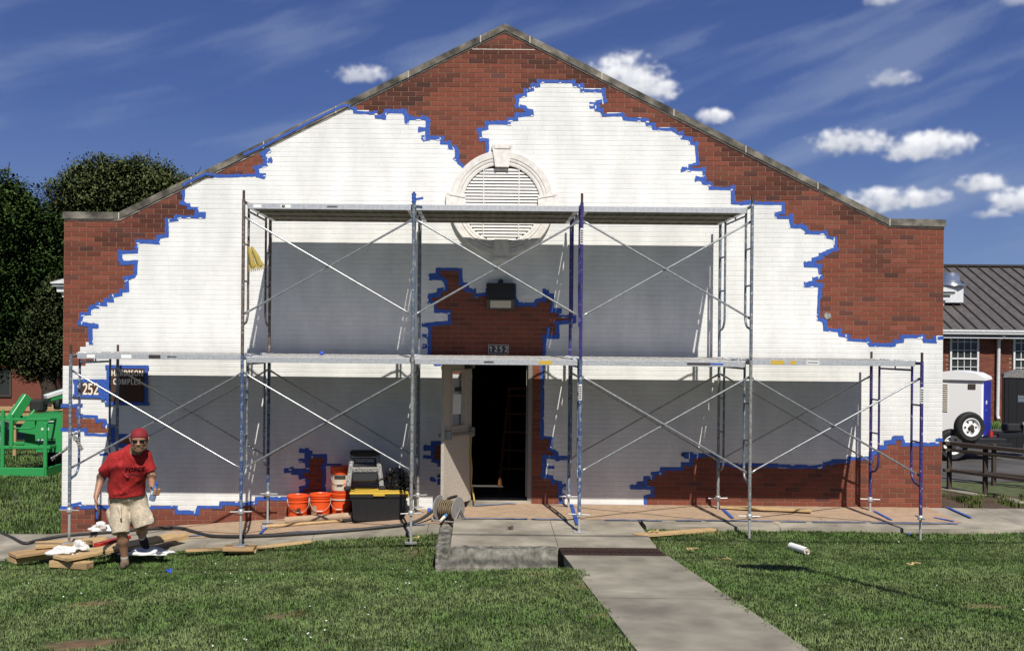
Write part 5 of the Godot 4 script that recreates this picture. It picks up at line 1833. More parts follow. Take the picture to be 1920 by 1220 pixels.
	for s in [-1.0, 1.0]:
		g = Geo.new()
		g.beam(Vector3(s * 0.26, 0, 0.35), Vector3(s * 0.17, 1.55, 0.0), 0.03, 0.08)
		put("rail", g, M.ladder, t)
		g = Geo.new()
		g.beam(Vector3(s * 0.26, 0, -0.45), Vector3(s * 0.17, 1.5, -0.04), 0.025, 0.05)
		put("rear_rail", g, M.ladder, t)
	for k in 5:
		g = Geo.new()
		var y := 0.28 + 0.29 * k
		g.box(Vector3(0, y, 0.35 * (1.0 - y / 1.55)), Vector3(0.50 - 0.10 * y, 0.025, 0.08))
		put("step", g, M.ladder, t)
	g = Geo.new()
	g.box(Vector3(0, 1.56, -0.02), Vector3(0.40, 0.04, 0.16), Basis.IDENTITY, 0.008)
	put("top_cap", g, M.ladder, t)
	t = thing("ceiling_lamp", "unlit white lamp frame hanging from the ceiling of the dark room", "ceiling lamp", Vector3(0.22, 2.36, -0.9))
	g = Geo.new()
	for k in 4: g.box(Vector3(-0.12 + 0.08 * k, -0.02, 0), Vector3(0.04, 0.16, 0.03), Basis.IDENTITY, 0.004)
	g.box(Vector3(0, -0.02, 0.0), Vector3(0.34, 0.015, 0.02))
	put("shade", g, M.trim, t)
	g = Geo.new()
	g.tube([Vector3(0, 0.04, 0), Vector3(0, 0.22, 0)], 0.012)
	put("rod", g, M.steel, t)


func board(called: String, label: String, a: Vector3, b: Vector3, w: float, h: float, m := "wood", roll := 0.0, group := "") -> Node3D:
	# a plank whose own x runs along its length, so that its grain does too
	var x := (b - a).normalized()
	var z := x.cross(Vector3.UP).normalized()
	var y := z.cross(x)
	var bs := Basis(x, y, z) * Basis(Vector3.RIGHT, roll)
	var g := Geo.new()
	g.box(Vector3.ZERO, Vector3((b - a).length(), h, w), Basis.IDENTITY, 0.004)
	var o := put(called, g, M[m])
	o.transform = Transform3D(bs, (a + b) * 0.5)
	tag(o, label, "board", group)
	return o


func boards() -> void:
	var pile := "boards stacked at the left corner of the building"
	var wd := "wood_plank"
	board(wd, "long wide pine board sloping across the top of the left stack, behind the man's legs", Vector3(-4.985, -0.285, 2.623), Vector3(-4.019, -0.27, 1.211), 0.30, 0.040, "wood", 0.0, pile)
	board(wd, "pine board on the left stack carrying the foot of the end scaffold leg", Vector3(-5.653, -0.3, 1.778), Vector3(-4.875, -0.295, 1.416), 0.30, 0.038, "wood", 0.02, pile)
	board(wd, "pine board at the very left of the stack, lying outward on the pavement", Vector3(-5.788, -0.36, 2.114), Vector3(-5.112, -0.35, 1.43), 0.28, 0.040, "wood_dark", 0.0, pile)
	board(wd, "lowest board under the left end of the stack, its end showing at the pavement", Vector3(-5.823, -0.43, 2.065), Vector3(-5.215, -0.42, 1.431), 0.24, 0.060, "wood", 0.0, pile)
	board(wd, "board on edge between the stack's top boards, left of the man", Vector3(-5.205, -0.26, 2.094), Vector3(-4.948, -0.255, 1.768), 0.09, 0.045, "wood_dark", 0.0, pile)
	board(wd, "board with a red painted edge across the middle of the left stack", Vector3(-4.843, -0.275, 1.867), Vector3(-4.614, -0.26, 1.368), 0.10, 0.045, "red_paint", 0.0, pile)
	board(wd, "short thick block under the front end of the long wide board", Vector3(-5.138, -0.37, 2.469), Vector3(-4.641, -0.37, 2.595), 0.14, 0.080, "wood", 0.0, pile)
	board(wd, "lower short block lying in the grass under the front end of the stack", Vector3(-5.102, -0.43, 2.338), Vector3(-4.729, -0.43, 2.499), 0.16, 0.07, "wood_dark", 0.0, pile)
	board(wd, "small block under the far right end of the long wide board", Vector3(-4.104, -0.34, 1.07), Vector3(-4.007, -0.34, 0.915), 0.16, 0.09, "wood", 0.0, pile)
	board(wd, "square wood pad under the front leg of the worn blue scaffold frame", Vector3(-3.239, -0.3, 1.836), Vector3(-2.853, -0.3, 1.819), 0.24, 0.042, "wood_dark")
	board(wd, "lower wood pad under the square pad at the worn blue scaffold frame", Vector3(-3.188, -0.34, 1.769), Vector3(-2.84, -0.34, 1.753), 0.22, 0.038, "wood")
	board(wd, "thin pine strip on the grass edge left of the wood pad", Vector3(-3.733, -0.345, 1.803), Vector3(-3.247, -0.335, 1.696), 0.09, 0.03)
	board(wd, "thin pine strip on the grass edge right of the wood pad", Vector3(-2.88, -0.325, 1.695), Vector3(-2.193, -0.275, 1.499), 0.08, 0.03)
	board(wd, "long yellow pine stud lying half on the footpath landing at the right", Vector3(1.921, -0.075, 1.957), Vector3(3.024, -0.085, 1.445), 0.125, 0.040)
	board(wd, "long pale board lying on the floor paper against the foot of the right wall", Vector3(3.378, 0.03, 0.278), Vector3(4.594, 0.03, 0.533), 0.11, 0.035)
	# crumpled white sacks on the boards
	sack("white plaster smeared sack on the front edge of the left board stack", Vector3(-5.027, -0.249, 2.43), Vector3(0.16, 0.06, 0.10), 4)
	sack("white folded sheet of card sticking up from the left board stack", Vector3(-4.874, -0.21, 2.33), Vector3(0.09, 0.08, 0.05), 8)
	sack("white cloth lying on the stack behind the man's right hand", Vector3(-4.996, -0.168, 1.28), Vector3(0.14, 0.075, 0.10), 12)
	sack("white and grey plastic sheet in the grass under the long board, behind the man's foot", Vector3(-4.121, -0.305, 2.18), Vector3(0.26, 0.055, 0.13), 16)
	sack("crumpled white paper on the bare ground at the far right, by the kerb", Vector3(8.077, -0.191, -1.22), Vector3(0.10, 0.055, 0.08), 20)
	# litter at the step
	litter_bottle("crushed clear plastic bottle lying at the foot of the concrete block", Vector3(0.405, -0.36, 2.772), 0.2, 0.17)
	litter_bottle("clear plastic bottle with a blue tint lying right of the crushed one at the block", Vector3(0.63, -0.36, 2.762), -0.5, 0.15)
	litter_bottle("small clear bottle standing in the grass left of the concrete block's middle", Vector3(-0.244, -0.36, 2.771), 1.4, 0.11)
	var g := Geo.new()
	g.ball(Vector3(0.527, -0.34, 2.828), Vector3(0.033, 0.03, 0.033), 7)
	tag(put("paper_cup", g, M.paper), "small white round cup between the two bottles at the concrete block", "cup")
	# a white cardboard tube on the right lawn
	var ta := Vector3(3.762, -0.105, 2.392)
	var tb := Vector3(3.843, -0.105, 2.643)
	var t := thing("caulk_tube", "white caulking tube lying on the lawn right of the footpath", "tube", (ta + tb) * 0.5)
	g = Geo.new()
	var dir := (tb - ta).normalized()
	ta -= dir * 0.03
	tb += dir * 0.03
	g.tube([ta, tb], 0.042, 20, false)
	g.tube([ta + dir * 0.004, ta + dir * 0.012], 0.041, 20)
	part("body", g, M.paper, t)
	g = Geo.new()
	g.tube([tb - dir * 0.03, tb - dir * 0.012], 0.039, 20)
	g.tube([tb - dir * 0.01, tb + dir * 0.05], [0.016, 0.005], 8)
	part("nozzle", g, M.label, t)
	for e in [["scrap of blue masking tape on the left lawn in front of the man", Vector3(-3.539, -0.32, 3.113), "cap_blue", 0.05], ["crumpled ball of blue and white tape on the grass by the violet scaffold leg", Vector3(5.537, -0.14, 1.472), "cap_blue", 0.055], ["small dark scrap on the right lawn beyond the violet scaffold leg", Vector3(6.34, -0.14, 1.685), "plaque", 0.04], ["small dark leaf lying on the landing before the door", Vector3(0.375, -0.05, 1.696), "plaque", 0.05]]:
		g = Geo.new()
		for k in 3: g.box(e[1] + Vector3(0.02 * k - 0.02, 0.02, 0.012 * k), Vector3(e[3], 0.004, e[3] * 0.7), Basis(Vector3(0.3 * k, 1, 0.5).normalized(), 0.8 * k) * Basis(Vector3.BACK, 0.35 * k - 0.3))
		tag(put("tape_scrap", g, M[e[2]]), e[0], "scrap")
	scraps()


func scraps() -> void:
	for e in [[Vector3(3.017, -0.14, 1.631), "right of the yellow pine stud"], [Vector3(2.49, -0.12, 2.692), "on the lawn beside the rusty grate"], [Vector3(2.663, -0.06, 3.524), "on the lawn between the footpath and the caulking tube"], [Vector3(4.678, -0.06, 3.68), "far out on the right lawn"], [Vector3(2.17, -0.07, 1.865), "on the landing edge by the yellow pine stud"], [Vector3(-0.851, -0.2, 1.752), "at the foot of the grey scaffold leg"], [Vector3(6.28, -0.13, 1.303), "at the right edge of the lawn by the pavement"]]:
		var g := Geo.new()
		for j in 4: g.box(e[0] + Vector3(0.035 * j - 0.05, 0.03 + 0.004 * j, rng.randf_range(-0.02, 0.02)), Vector3(0.055, 0.004, 0.025), Basis(Vector3.UP, rng.randf() * 3.0) * Basis(Vector3.BACK, rng.randf_range(-0.4, 0.4)))
		tag(put("wood_chip", g, M.wood), "pale wood splinters lying " + e[1], "wood chip", "wood splinters on the ground")


func sack(label: String, at: Vector3, s: Vector3, seedling: int) -> void:
	var f := FastNoiseLite.new()
	f.seed = seedling
	f.frequency = 0.9
	f.fractal_octaves = 2
	var g := Geo.new()
	var nu := 26
	var nv := 14
	var P := func(a: int, b: int) -> Vector3:
		var th := -0.3 + (PI * 0.5 + 0.3) * float(b) / nv
		var ph := TAU * (a % nu) / nu
		var d := Vector3(cos(th) * cos(ph), sin(th), cos(th) * sin(ph))
		return at + d * s * (1.0 + 0.7 * f.get_noise_3d(d.x, d.y, d.z))
	for a in nu:
		for b in nv: g.quad(P.call(a + 1, b), P.call(a, b), P.call(a, b + 1), P.call(a + 1, b + 1))
	tag(put("plastic_sheet", g, M.sheet_white), label, "sheet")


func litter_bottle(label: String, at: Vector3, turn: float, l: float) -> void:
	var t := thing("plastic_bottle", label, "bottle", at + Vector3.UP * 0.03, turn)
	var g := Geo.new()
	var x := Transform3D(Basis(Vector3.BACK, PI / 2), Vector3(l * 0.5, 0, 0))
	g.lathe([Vector2(0.0, 0.0), Vector2(0.028, 0.004), Vector2(0.031, 0.02), Vector2(0.026, l * 0.3), Vector2(0.031, l * 0.5), Vector2(0.031, l * 0.66), Vector2(0.013, l * 0.88), Vector2(0.012, l * 0.94)], 16, x)
	put("shell", g, M.clear, t)
	g = Geo.new()
	g.lathe([Vector2(0.014, l * 0.92), Vector2(0.014, l), Vector2(0.0, l)], 12, x)
	put("cap", g, M.trim, t)
	g = Geo.new()
	g.lathe([Vector2(0.0285, l * 0.34), Vector2(0.0318, l * 0.5), Vector2(0.0318, l * 0.6)], 16, x)
	put("label_sheet", g, M.label_blue, t)


# ------------------------------------------------------------------ what stands behind and beside the building
func leaf_clump(n: int, size: float, seedling: int) -> ArrayMesh:
	var r := RandomNumberGenerator.new()
	r.seed = seedling
	var g := Geo.new()
	for k in n:
		var p := Vector3(r.randfn(0, 0.5), r.randfn(0, 0.4), r.randfn(0, 0.5)) * size * 2.2
		var b := Basis.from_euler(Vector3(r.randf_range(-1.1, 0.5), r.randf() * TAU, r.randf_range(-0.6, 0.6)))
		var l := size * r.randf_range(0.7, 1.2)
		var w := l * 0.30
		g.col = Color(0.88, 0.9, 0.85).lerp(Color(1.12, 1.1, 1.0), r.randf())
		var s := g.v.size()
		g.quad(p, p + b * Vector3(w, 0.12 * l, l * 0.5), p + b * Vector3(0, 0.02 * l, l), p + b * Vector3(-w, 0.12 * l, l * 0.5))
		for e in range(s, g.v.size()): g.n[e] = (g.n[e] * (0.6 if g.n[e].y > 0 else -0.6) + p.normalized() * 0.9 + Vector3.UP * 0.3).normalized()
	return g.mesh()


func tree(called: String, label: String, base: Vector3, trunk_h: float, lobes: Array, count: int, size: float, c0: Color, c1: Color, seedling: int) -> void:
	# lobes: [centre relative to base, radii]
	var t := thing(called, label, "tree", base, 0)
	var r := RandomNumberGenerator.new()
	r.seed = seedling
	var g := Geo.new()
	var top: Vector3 = lobes[0][0]
	g.tube([Vector3(0, -0.3, 0), Vector3(0.03, trunk_h * 0.4, 0.02), Vector3(top.x * 0.4, trunk_h, top.z * 0.4), top * 0.96], [0.30, 0.22, 0.17, 0.04], 10)
	put("trunk", g, M.bark, t)
	for e in lobes:
		g = Geo.new()
		var s := Vector3(top.x * 0.3, trunk_h * r.randf_range(0.7, 1.1), top.z * 0.3)
		var m: Vector3 = s.lerp(e[0], 0.55) + Vector3(0, 0.15, 0)
		g.tube([s, m, e[0], e[0] + (e[0] - s) * 0.25], [0.10, 0.07, 0.035, 0.01], 7)
		put("limb", g, M.bark, t)
	var f := FastNoiseLite.new()
	f.seed = seedling
	f.frequency = 0.55
	var meshes := [leaf_clump(16, size, seedling), leaf_clump(16, size * 0.9, seedling + 1), leaf_clump(14, size * 1.1, seedling + 2)]
	var total := 0.0
	for e in lobes: total += e[1].x * e[1].y
	var places := []
	for e in lobes:
		for k in int(count * e[1].x * e[1].y / total):
			var d := Vector3(r.randfn(), r.randfn(), r.randfn()).normalized()
			var q := pow(r.randf(), 0.42)
			var bump := 1.0 + 0.30 * f.get_noise_3dv(d * 3.0 + e[0]) + 0.10 * r.randf()
			var p: Vector3 = e[0] + d * e[1] * q * bump
			if f.get_noise_3dv(p * 2.2) < -0.28: continue
			var c := c0.lerp(c1, clampf(0.5 + 0.9 * f.get_noise_3dv(p * 1.3) + r.randf_range(-0.12, 0.12), 0.0, 1.0))
			places.append([p, c])
	for k in meshes.size():
		var mm := MultiMesh.new()
		mm.transform_format = MultiMesh.TRANSFORM_3D
		mm.use_colors = true
		mm.mesh = meshes[k]
		var mine := []
		for j in range(k, places.size(), meshes.size()): mine.append(places[j])
		mm.instance_count = mine.size()
		for j in mine.size():
			var s := r.randf_range(0.8, 1.25)
			mm.set_instance_transform(j, Transform3D(Basis.from_euler(Vector3(r.randf_range(-0.4, 0.4), r.randf() * TAU, r.randf_range(-0.4, 0.4))).scaled(Vector3.ONE * s), mine[j][0]))
			mm.set_instance_color(j, mine[j][1])
		var o := MultiMeshInstance3D.new()
		o.multimesh = mm
		o.material_override = M.leaf
		o.name = "crown" if k == 0 else "crown_%03d" % k
		o.set_meta("kind", "stuff")
		t.add_child(o, true)


func trees() -> void:
	var b := Vector3(-13.461, 1.384, -12.82)
	b.y = -0.5
	var A := func(px: float, py: float, r: Vector3, z := 0.0) -> Array:
		return [Vector3((px + 30) / 69.4, 0.5 + 2.3 - (py - 637) / 69.4, z), r]
	tree("dark_tree", "tall dark green broadleaf tree at the left edge of the view, beyond the building corner", b, 3.0, [A.call(-25, 400, Vector3(1.2, 1.15, 1.2)), A.call(30, 430, Vector3(1.0, 1.0, 1.1), 0.4), A.call(60, 520, Vector3(1.0, 1.1, 1.1)), A.call(-10, 520, Vector3(1.4, 1.3, 1.3), 0.5), A.call(20, 620, Vector3(1.3, 1.2, 1.2), 0.3), A.call(-60, 640, Vector3(1.3, 1.2, 1.2)), A.call(85, 450, Vector3(0.55, 0.8, 0.7), -0.3), A.call(5, 372, Vector3(0.6, 0.5, 0.6))], 9500, 0.085, Color(0.030, 0.066, 0.018), Color(0.090, 0.150, 0.042), 3)
	b = Vector3(-14.378, 0.986, -26.32)
	b.y = -0.4
	var B := func(px: float, py: float, r: Vector3, z := 0.0) -> Array:
		return [Vector3((px - 235) / 46.6, 0.4 + 2.3 - (py - 639) / 46.6, z), r]
	tree("olive_tree", "round olive green tree rising behind the left shoulder of the gable", b, 4.0, [B.call(225, 390, Vector3(2.2, 1.9, 2.0)), B.call(150, 395, Vector3(1.25, 1.5, 1.5), 0.4), B.call(300, 385, Vector3(1.5, 1.35, 1.5)), B.call(190, 345, Vector3(1.35, 1.0, 1.3)), B.call(268, 340, Vector3(1.3, 0.85, 1.3)), B.call(345, 375, Vector3(0.7, 0.85, 0.8)), B.call(235, 455, Vector3(2.4, 1.5, 2.0)), B.call(140, 455, Vector3(1.1, 1.3, 1.2))], 13000, 0.105, Color(0.062, 0.085, 0.030), Color(0.145, 0.175, 0.075), 9)
	b = Vector3(-10.427, 1.498, -9.82)
	b.y = -0.5
	var C := func(px: float, py: float, r: Vector3, z := 0.0) -> Array:
		return [Vector3((px - 92) / 78.0, 0.5 + 2.3 - (py - 638) / 78.0, z), r]
	tree("juniper_tree", "lighter grey green bushy juniper beside the left wall corner, in front of the dark tree", b, 1.6, [C.call(92, 610, Vector3(0.55, 0.7, 0.6)), C.call(70, 660, Vector3(0.5, 0.55, 0.55)), C.call(112, 660, Vector3(0.5, 0.6, 0.5)), C.call(100, 560, Vector3(0.38, 0.45, 0.4)), C.call(60, 690, Vector3(0.35, 0.35, 0.4))], 4200, 0.055, Color(0.062, 0.088, 0.034), Color(0.13, 0.16, 0.075), 14)
	b = Vector3(-20.83, 0.783, -31.32)
	b.y = -0.4
	var D := func(px: float, py: float, r: Vector3, z := 0.0) -> Array:
		return [Vector3((px - 40) / 41.5, 0.4 + 2.3 - (py - 637) / 41.5, z), r]
	tree("dark_tree", "farther dark tree filling the gap between the tall dark tree and the olive tree", b, 4.0, [D.call(60, 450, Vector3(1.4, 1.5, 1.4)), D.call(100, 520, Vector3(1.5, 1.6, 1.4)), D.call(20, 540, Vector3(1.8, 1.8, 1.5)), D.call(85, 600, Vector3(1.5, 1.4, 1.4)), D.call(0, 620, Vector3(1.8, 1.5, 1.5))], 6500, 0.13, Color(0.026, 0.048, 0.016), Color(0.065, 0.10, 0.034), 23)


func left_building() -> void:
	var z := -24.0
	var t := thing("brown_building", "low brown brick building in the shade of the trees at the far left", "building", Vector3(-19.5, -0.4, z))
	var g := Geo.new()
	g.box(Vector3(-20.5, 0.6, z - 2), Vector3(8.2, 2.1, 4.0))
	part("wall", g, M.brick_plain, t)
	g = Geo.new()
	g.box(Vector3(-20.5, 1.74, z - 2), Vector3(8.6, 0.18, 4.4), Basis.IDENTITY, 0.03)
	part("fascia", g, M.sign_brown, t)
	g = Geo.new()
	g.prism(PackedVector2Array([Vector2(0.3, 1.83), Vector2(-4.3, 1.83), Vector2(-2.0, 2.6)]), -24.8, -16.2, Transform3D(Basis(Vector3.UP, -PI / 2), Vector3(0, 0, z)))
	part("roof", g, M.sign_brown, t)
	for k in 2:
		g = Geo.new()
		g.box(Vector3(-18.4 - 2.6 * k, 0.7, z + 0.0), Vector3(0.9, 1.0, 0.06))
		var o := part("window", g, M.window, t)
		g = Geo.new()
		for e in [[0, 0.53, 1.02, 0.07], [0, -0.53, 1.02, 0.07], [-0.48, 0, 0.07, 1.0], [0.48, 0, 0.07, 1.0]]: g.box(Vector3(-18.4 - 2.6 * k + e[0], 0.7 + e[1], z + 0.035), Vector3(e[2], e[3], 0.06))
		put("frame", g, M.rail_timber, o)


func right_building() -> void:
	var z := -18.4
	var x0 := 11.0
	var x1 := 26.0
	var t := thing("metal_roofed_building", "single storey red brick building with a brown standing seam metal roof, behind at the right", "building", Vector3(18, -0.1, z))
	var g := Geo.new()
	g.box(Vector3((x0 + x1) * 0.5, 1.28, z - 4.0), Vector3(x1 - x0, 3.1, 7.96))
	part("wall", g, M.mortar, t)
	var wins := [Vector3(15.648, 1.977, -18.32), Vector3(17.705, 1.962, -18.32)]
	var bricks := Geo.new()
	for r in 44:
		var y := -0.16 + r * 0.069
		var x := x0 + (0.108 if r % 2 else 0.0)
		while x < x1 - 0.2:
			var hit := false
			for w in wins:
				if absf(x + 0.1 - w.x) < 0.50 and absf(y - w.y) < 0.86: hit = true
			if not hit and x < 20.5:
				bricks.col = Color(0.26, 0.083, 0.05) * rng.randf_range(0.75, 1.2)
				bricks.quad(Vector3(x, y, z - 0.008), Vector3(x + 0.205, y, z - 0.008), Vector3(x + 0.205, y + 0.059, z - 0.008), Vector3(x, y + 0.059, z - 0.008))
			x += 0.2153
	for k in bricks.v.size(): bricks.v[k].z += 0.006 * ((k / 4) % 3)
	tag(part("brickwork", bricks, M.brick, t), "", "", "", "stuff")
	for w in wins:
		g = Geo.new()
		g.box(Vector3(w.x, w.y, z + 0.0), Vector3(0.84, 1.62, 0.03))
		var o := part("window", g, M.window, t)
		for e in [[0, 0.83, 0.94, 0.06], [0, -0.83, 0.94, 0.06], [-0.44, 0, 0.06, 1.62], [0.44, 0, 0.06, 1.62], [0, 0.0, 0.84, 0.05]]:
			g = Geo.new()
			g.box(Vector3(w.x + e[0], w.y + e[1], z + 0.035), Vector3(e[2], e[3], 0.06))
			var p := put("frame", g, M.trim, o)
		for k in 3:
			g = Geo.new()
			g.box(Vector3(w.x + (k - 1) * 0.21, w.y, z + 0.028), Vector3(0.022, 1.60, 0.026))
			put("muntin", g, M.trim, o)
		for k in 4:
			g = Geo.new()
			g.box(Vector3(w.x, w.y + [-0.54, -0.27, 0.27, 0.54][k], z + 0.029), Vector3(0.84, 0.022, 0.024))
			put("muntin", g, M.trim, o)
		g = Geo.new()
		g.box(Vector3(w.x, w.y - 0.90, z + 0.06), Vector3(1.1, 0.07, 0.14), Basis.IDENTITY, 0.01)
		part("sill", g, M.caulk, t)
	# roof: pans and standing seams
	var eave := Vector3(0, 2.92, z + 0.45)
	var rise := 0.47
	var deep := 5.2
	g = Geo.new()
	var rx0 := 9.0
	var rp := [Vector3(rx0, eave.y, eave.z), Vector3(x1, eave.y, eave.z), Vector3(x1, eave.y + rise * deep, eave.z - deep), Vector3(rx0, eave.y + rise * deep, eave.z - deep)]
	var dn := Vector3.DOWN * 0.12
	g.quad(rp[0], rp[1], rp[2], rp[3])
	g.quad(rp[0] + dn, rp[1] + dn, rp[1], rp[0])
	g.quad(rp[3] + Vector3(0, 0.0, 0), rp[2], rp[2] + Vector3(0, -rise * deep, -deep), rp[3] + Vector3(0, -rise * deep, -deep))
	g.quad(rp[3] + dn, rp[2] + dn, rp[1] + dn, rp[0] + dn)
	var roof := part("roof", g, M.roof_metal, t)
	var x := rx0 + 0.3
	while x < x1:
		g = Geo.new()
		g.beam(Vector3(x, eave.y + 0.02, eave.z), Vector3(x, eave.y + rise * deep + 0.02, eave.z - deep), 0.045, 0.05)
		put("seam", g, M.seam, roof).position = -t.position - roof.position
		x += 0.41
	g = Geo.new()
	g.beam(Vector3(rx0, eave.y + rise * deep + 0.02, eave.z - deep), Vector3(x1, eave.y + rise * deep + 0.02, eave.z - deep), 0.34, 0.07)
	put("ridge_cap", g, M.seam, roof).position = -t.position - roof.position
	g = Geo.new()
	var prof := PackedVector2Array([Vector2(-0.02, -0.05), Vector2(0.13, -0.02), Vector2(0.13, -0.08), Vector2(0.10, -0.10), Vector2(0.10, -0.15), Vector2(0.06, -0.19), Vector2(-0.02, -0.19)])
	g.prism(prof, -x1, -rx0, Transform3D(Basis(Vector3.UP, -PI / 2), Vector3(0, eave.y, eave.z)))
	part("gutter", g, M.trim, t)
	g = Geo.new()
	g.box(Vector3((rx0 + x1) * 0.5, eave.y - 0.26, eave.z - 0.20), Vector3(x1 - rx0, 0.05, 0.40))
	part("soffit", g, M.trim, t)
	g = Geo.new()
	var px := Vector3(16.724, 1.503, -18.32)
	g.tube([Vector3(px.x, eave.y - 0.2, eave.z), Vector3(px.x, eave.y - 0.35, z + 0.12), Vector3(px.x, 0.15, z + 0.08), Vector3(px.x - 0.02, 0.02, z + 0.2)], 0.055, 10)
	part("downpipe", g, M.trim, t)
	# exhaust cowl on that roof
	var c := Vector3(15.894, 4.531, -19.92)
	t = thing("roof_exhaust_vent", "shiny metal exhaust cowl standing on the brown metal roof beside the main building's eave", "roof vent", c)
	g = Geo.new()
	g.lathe([Vector2(0.0, 0.36), Vector2(0.22, 0.33), Vector2(0.30, 0.22), Vector2(0.31, 0.05), Vector2(0.36, -0.02), Vector2(0.48, -0.06), Vector2(0.50, -0.12), Vector2(0.30, -0.14)], 28)
	put("cowl", g, M.chrome, t)
	g = Geo.new()
	g.box(Vector3(0, -0.42, 0), Vector3(0.62, 0.56, 0.62), Basis.IDENTITY, 0.02)
	put("curb", g, M.trim, t)


func toilets() -> void:
	var at := Vector3(Vector3(10.577, 0.562, -7.92).x, 0.40, -7.9)
	var t := thing("portable_toilet", "white portable toilet with slatted side vents and a blue door, strapped on a black trailer", "portable toilet", at, deg_to_rad(-33.5))
	t.scale = Vector3(1.0, 0.86, 1.0)
	var g := Geo.new()
	var w := 1.12
	g.box(Vector3(0, 0.72, 0), Vector3(w, 1.44, 1.1), Basis.IDENTITY, 0.03)
	put("cabin", g, M.white_plastic, t)
	g = Geo.new()
	g.prism(PackedVector2Array([Vector2(-0.60, 1.42), Vector2(0.60, 1.42), Vector2(0.58, 1.49), Vector2(0.42, 1.59), Vector2(0.12, 1.64), Vector2(-0.12, 1.64), Vector2(-0.42, 1.59), Vector2(-0.58, 1.49)]), -0.60, 0.60)
	put("roof", g, M.white_plastic, t)
	for k in 14:
		g = Geo.new()
		g.box(Vector3(-0.34, 0.62 + 0.052 * k, 0.556), Vector3(0.40, 0.026, 0.018), Basis(Vector3.RIGHT, 0.6), 0.003)
		put("vent_slat", g, M.cream, t)
		g = Geo.new()
		g.box(Vector3(-0.34, 0.62 + 0.052 * k - 0.022, 0.551), Vector3(0.40, 0.016, 0.004))
		put("vent_slot", g, M.dark, t)
	g = Geo.new()
	g.box(Vector3(0.34, 1.26, 0.555), Vector3(0.15, 0.13, 0.02), Basis.IDENTITY, 0.005)
	put("vent_hood", g, M.rail_timber, t)
	g = Geo.new()
	g.box(Vector3(w * 0.5 + 0.014, 0.70, 0.0), Vector3(0.03, 1.36, 0.94), Basis.IDENTITY, 0.006)
	var d := put("door", g, M.blue_door, t)
	g = Geo.new()
	g.box(Vector3(w * 0.5 + 0.035, 0.86, 0.28), Vector3(0.012, 0.09, 0.13), Basis.IDENTITY, 0.004)
	put("sign", g, M.white_plastic, d)
	g = Geo.new()
	g.box(Vector3(w * 0.5 + 0.04, 0.66, 0.36), Vector3(0.03, 0.05, 0.16), Basis.IDENTITY, 0.006)
	put("handle", g, M.cap_blue, d)
	# the trailer under it, with its spare wheel
	var tz := -7.2
	t = thing("black_trailer", "black steel trailer carrying the white portable toilet, with a spare wheel on its side", "trailer", Vector3(9.6, 0.4, -7.8))
	g = Geo.new()
	g.box(Vector3(9.9, 0.32, -7.75), Vector3(2.6, 0.14, 1.5), Basis.IDENTITY, 0.02)
	g.box(Vector3(10.0, 0.24, -7.02), Vector3(2.6, 0.10, 0.08), Basis.IDENTITY, 0.01)
	part("bed", g, M.black, t)
	g = Geo.new()
	g.beam(Vector3(11.2, 0.42, -7.4), Vector3(12.3, 0.40, -7.8), 0.09, 0.10, 0.01)
	g.beam(Vector3(11.2, 0.42, -8.2), Vector3(12.3, 0.40, -7.8), 0.09, 0.10, 0.01)
	part("tongue", g, M.black, t)
	g = Geo.new()
	g.tube([Vector3(12.0, -0.05, -7.8), Vector3(12.0, 0.62, -7.8)], 0.035)
	g.box(Vector3(12.0, 0.66, -7.8), Vector3(0.12, 0.06, 0.06))
	part("jack", g, M.zinc_dull, t)
	g = Geo.new()
	g.tube([Vector3(11.1, 0.39, -7.5), Vector3(11.1, 0.49, -7.5), Vector3(11.1, 0.52, -7.5)], [0.04, 0.045, 0.015], 12)
	part("red_lamp", g, M.red_paint, t)
	g = Geo.new()
	g.box(Vector3(11.9, 0.56, -8.0), Vector3(0.5, 0.16, 0.3), Basis.IDENTITY, 0.02)
	g.box(Vector3(12.25, 0.52, -7.9), Vector3(0.2, 0.24, 0.2), Basis(Vector3.UP, 0.4), 0.02)
	part("winch", g, M.rubber, t)
	var wheel := func(c: Vector3, r: float, turn: float) -> void:
		var o := Node3D.new()
		o.name = "wheel" if not taken.has("trailer_wheel") else "wheel_%03d" % taken["trailer_wheel"]
		taken["trailer_wheel"] = taken.get("trailer_wheel", 0) + 1
		t.add_child(o)
		o.position = c - t.position
		o.rotation = Vector3(PI / 2, 0, turn)
		var q := Geo.new()
		var pr := []
		for k in 13:
			var a := -1.25 + 2.5 * k / 12.0
			pr.append(Vector2(r - 0.075 + 0.075 * cos(a), 0.105 * sin(a)))
		pr.push_front(Vector2(r * 0.60, -0.085))
		pr.append(Vector2(r * 0.60, 0.085))
		q.lathe(pr, 36)
		put("tyre", q, M.rubber, o)
		q = Geo.new()
		q.lathe([Vector2(r * 0.60, -0.08), Vector2(r * 0.60, 0.085), Vector2(r * 0.56, 0.09), Vector2(r * 0.52, 0.06), Vector2(r * 0.44, 0.035), Vector2(r * 0.30, 0.055), Vector2(r * 0.14, 0.05), Vector2(0.0, 0.05)], 32)
		put("rim", q, M.white_plastic, o)
		q = Geo.new()
		for k in 6:
			var a := TAU * k / 6
			q.tube([Vector3(cos(a) * r * 0.36, 0.035, sin(a) * r * 0.36), Vector3(cos(a) * r * 0.36, 0.058, sin(a) * r * 0.36)], 0.022, 10)
		q.box(Vector3(0, 0.07, 0), Vector3(0.12, 0.05, 0.07), Basis(Vector3.UP, 0.7), 0.01)
		q.box(Vector3(0.03, 0.075, 0.03), Vector3(0.06, 0.05, 0.15), Basis(Vector3.UP, 0.2), 0.01)
		put("hub", q, M.rail_timber, o)
	var sp := Vector3(10.25, 0.651, -6.72)
	wheel.call(sp, 0.325, -0.10)
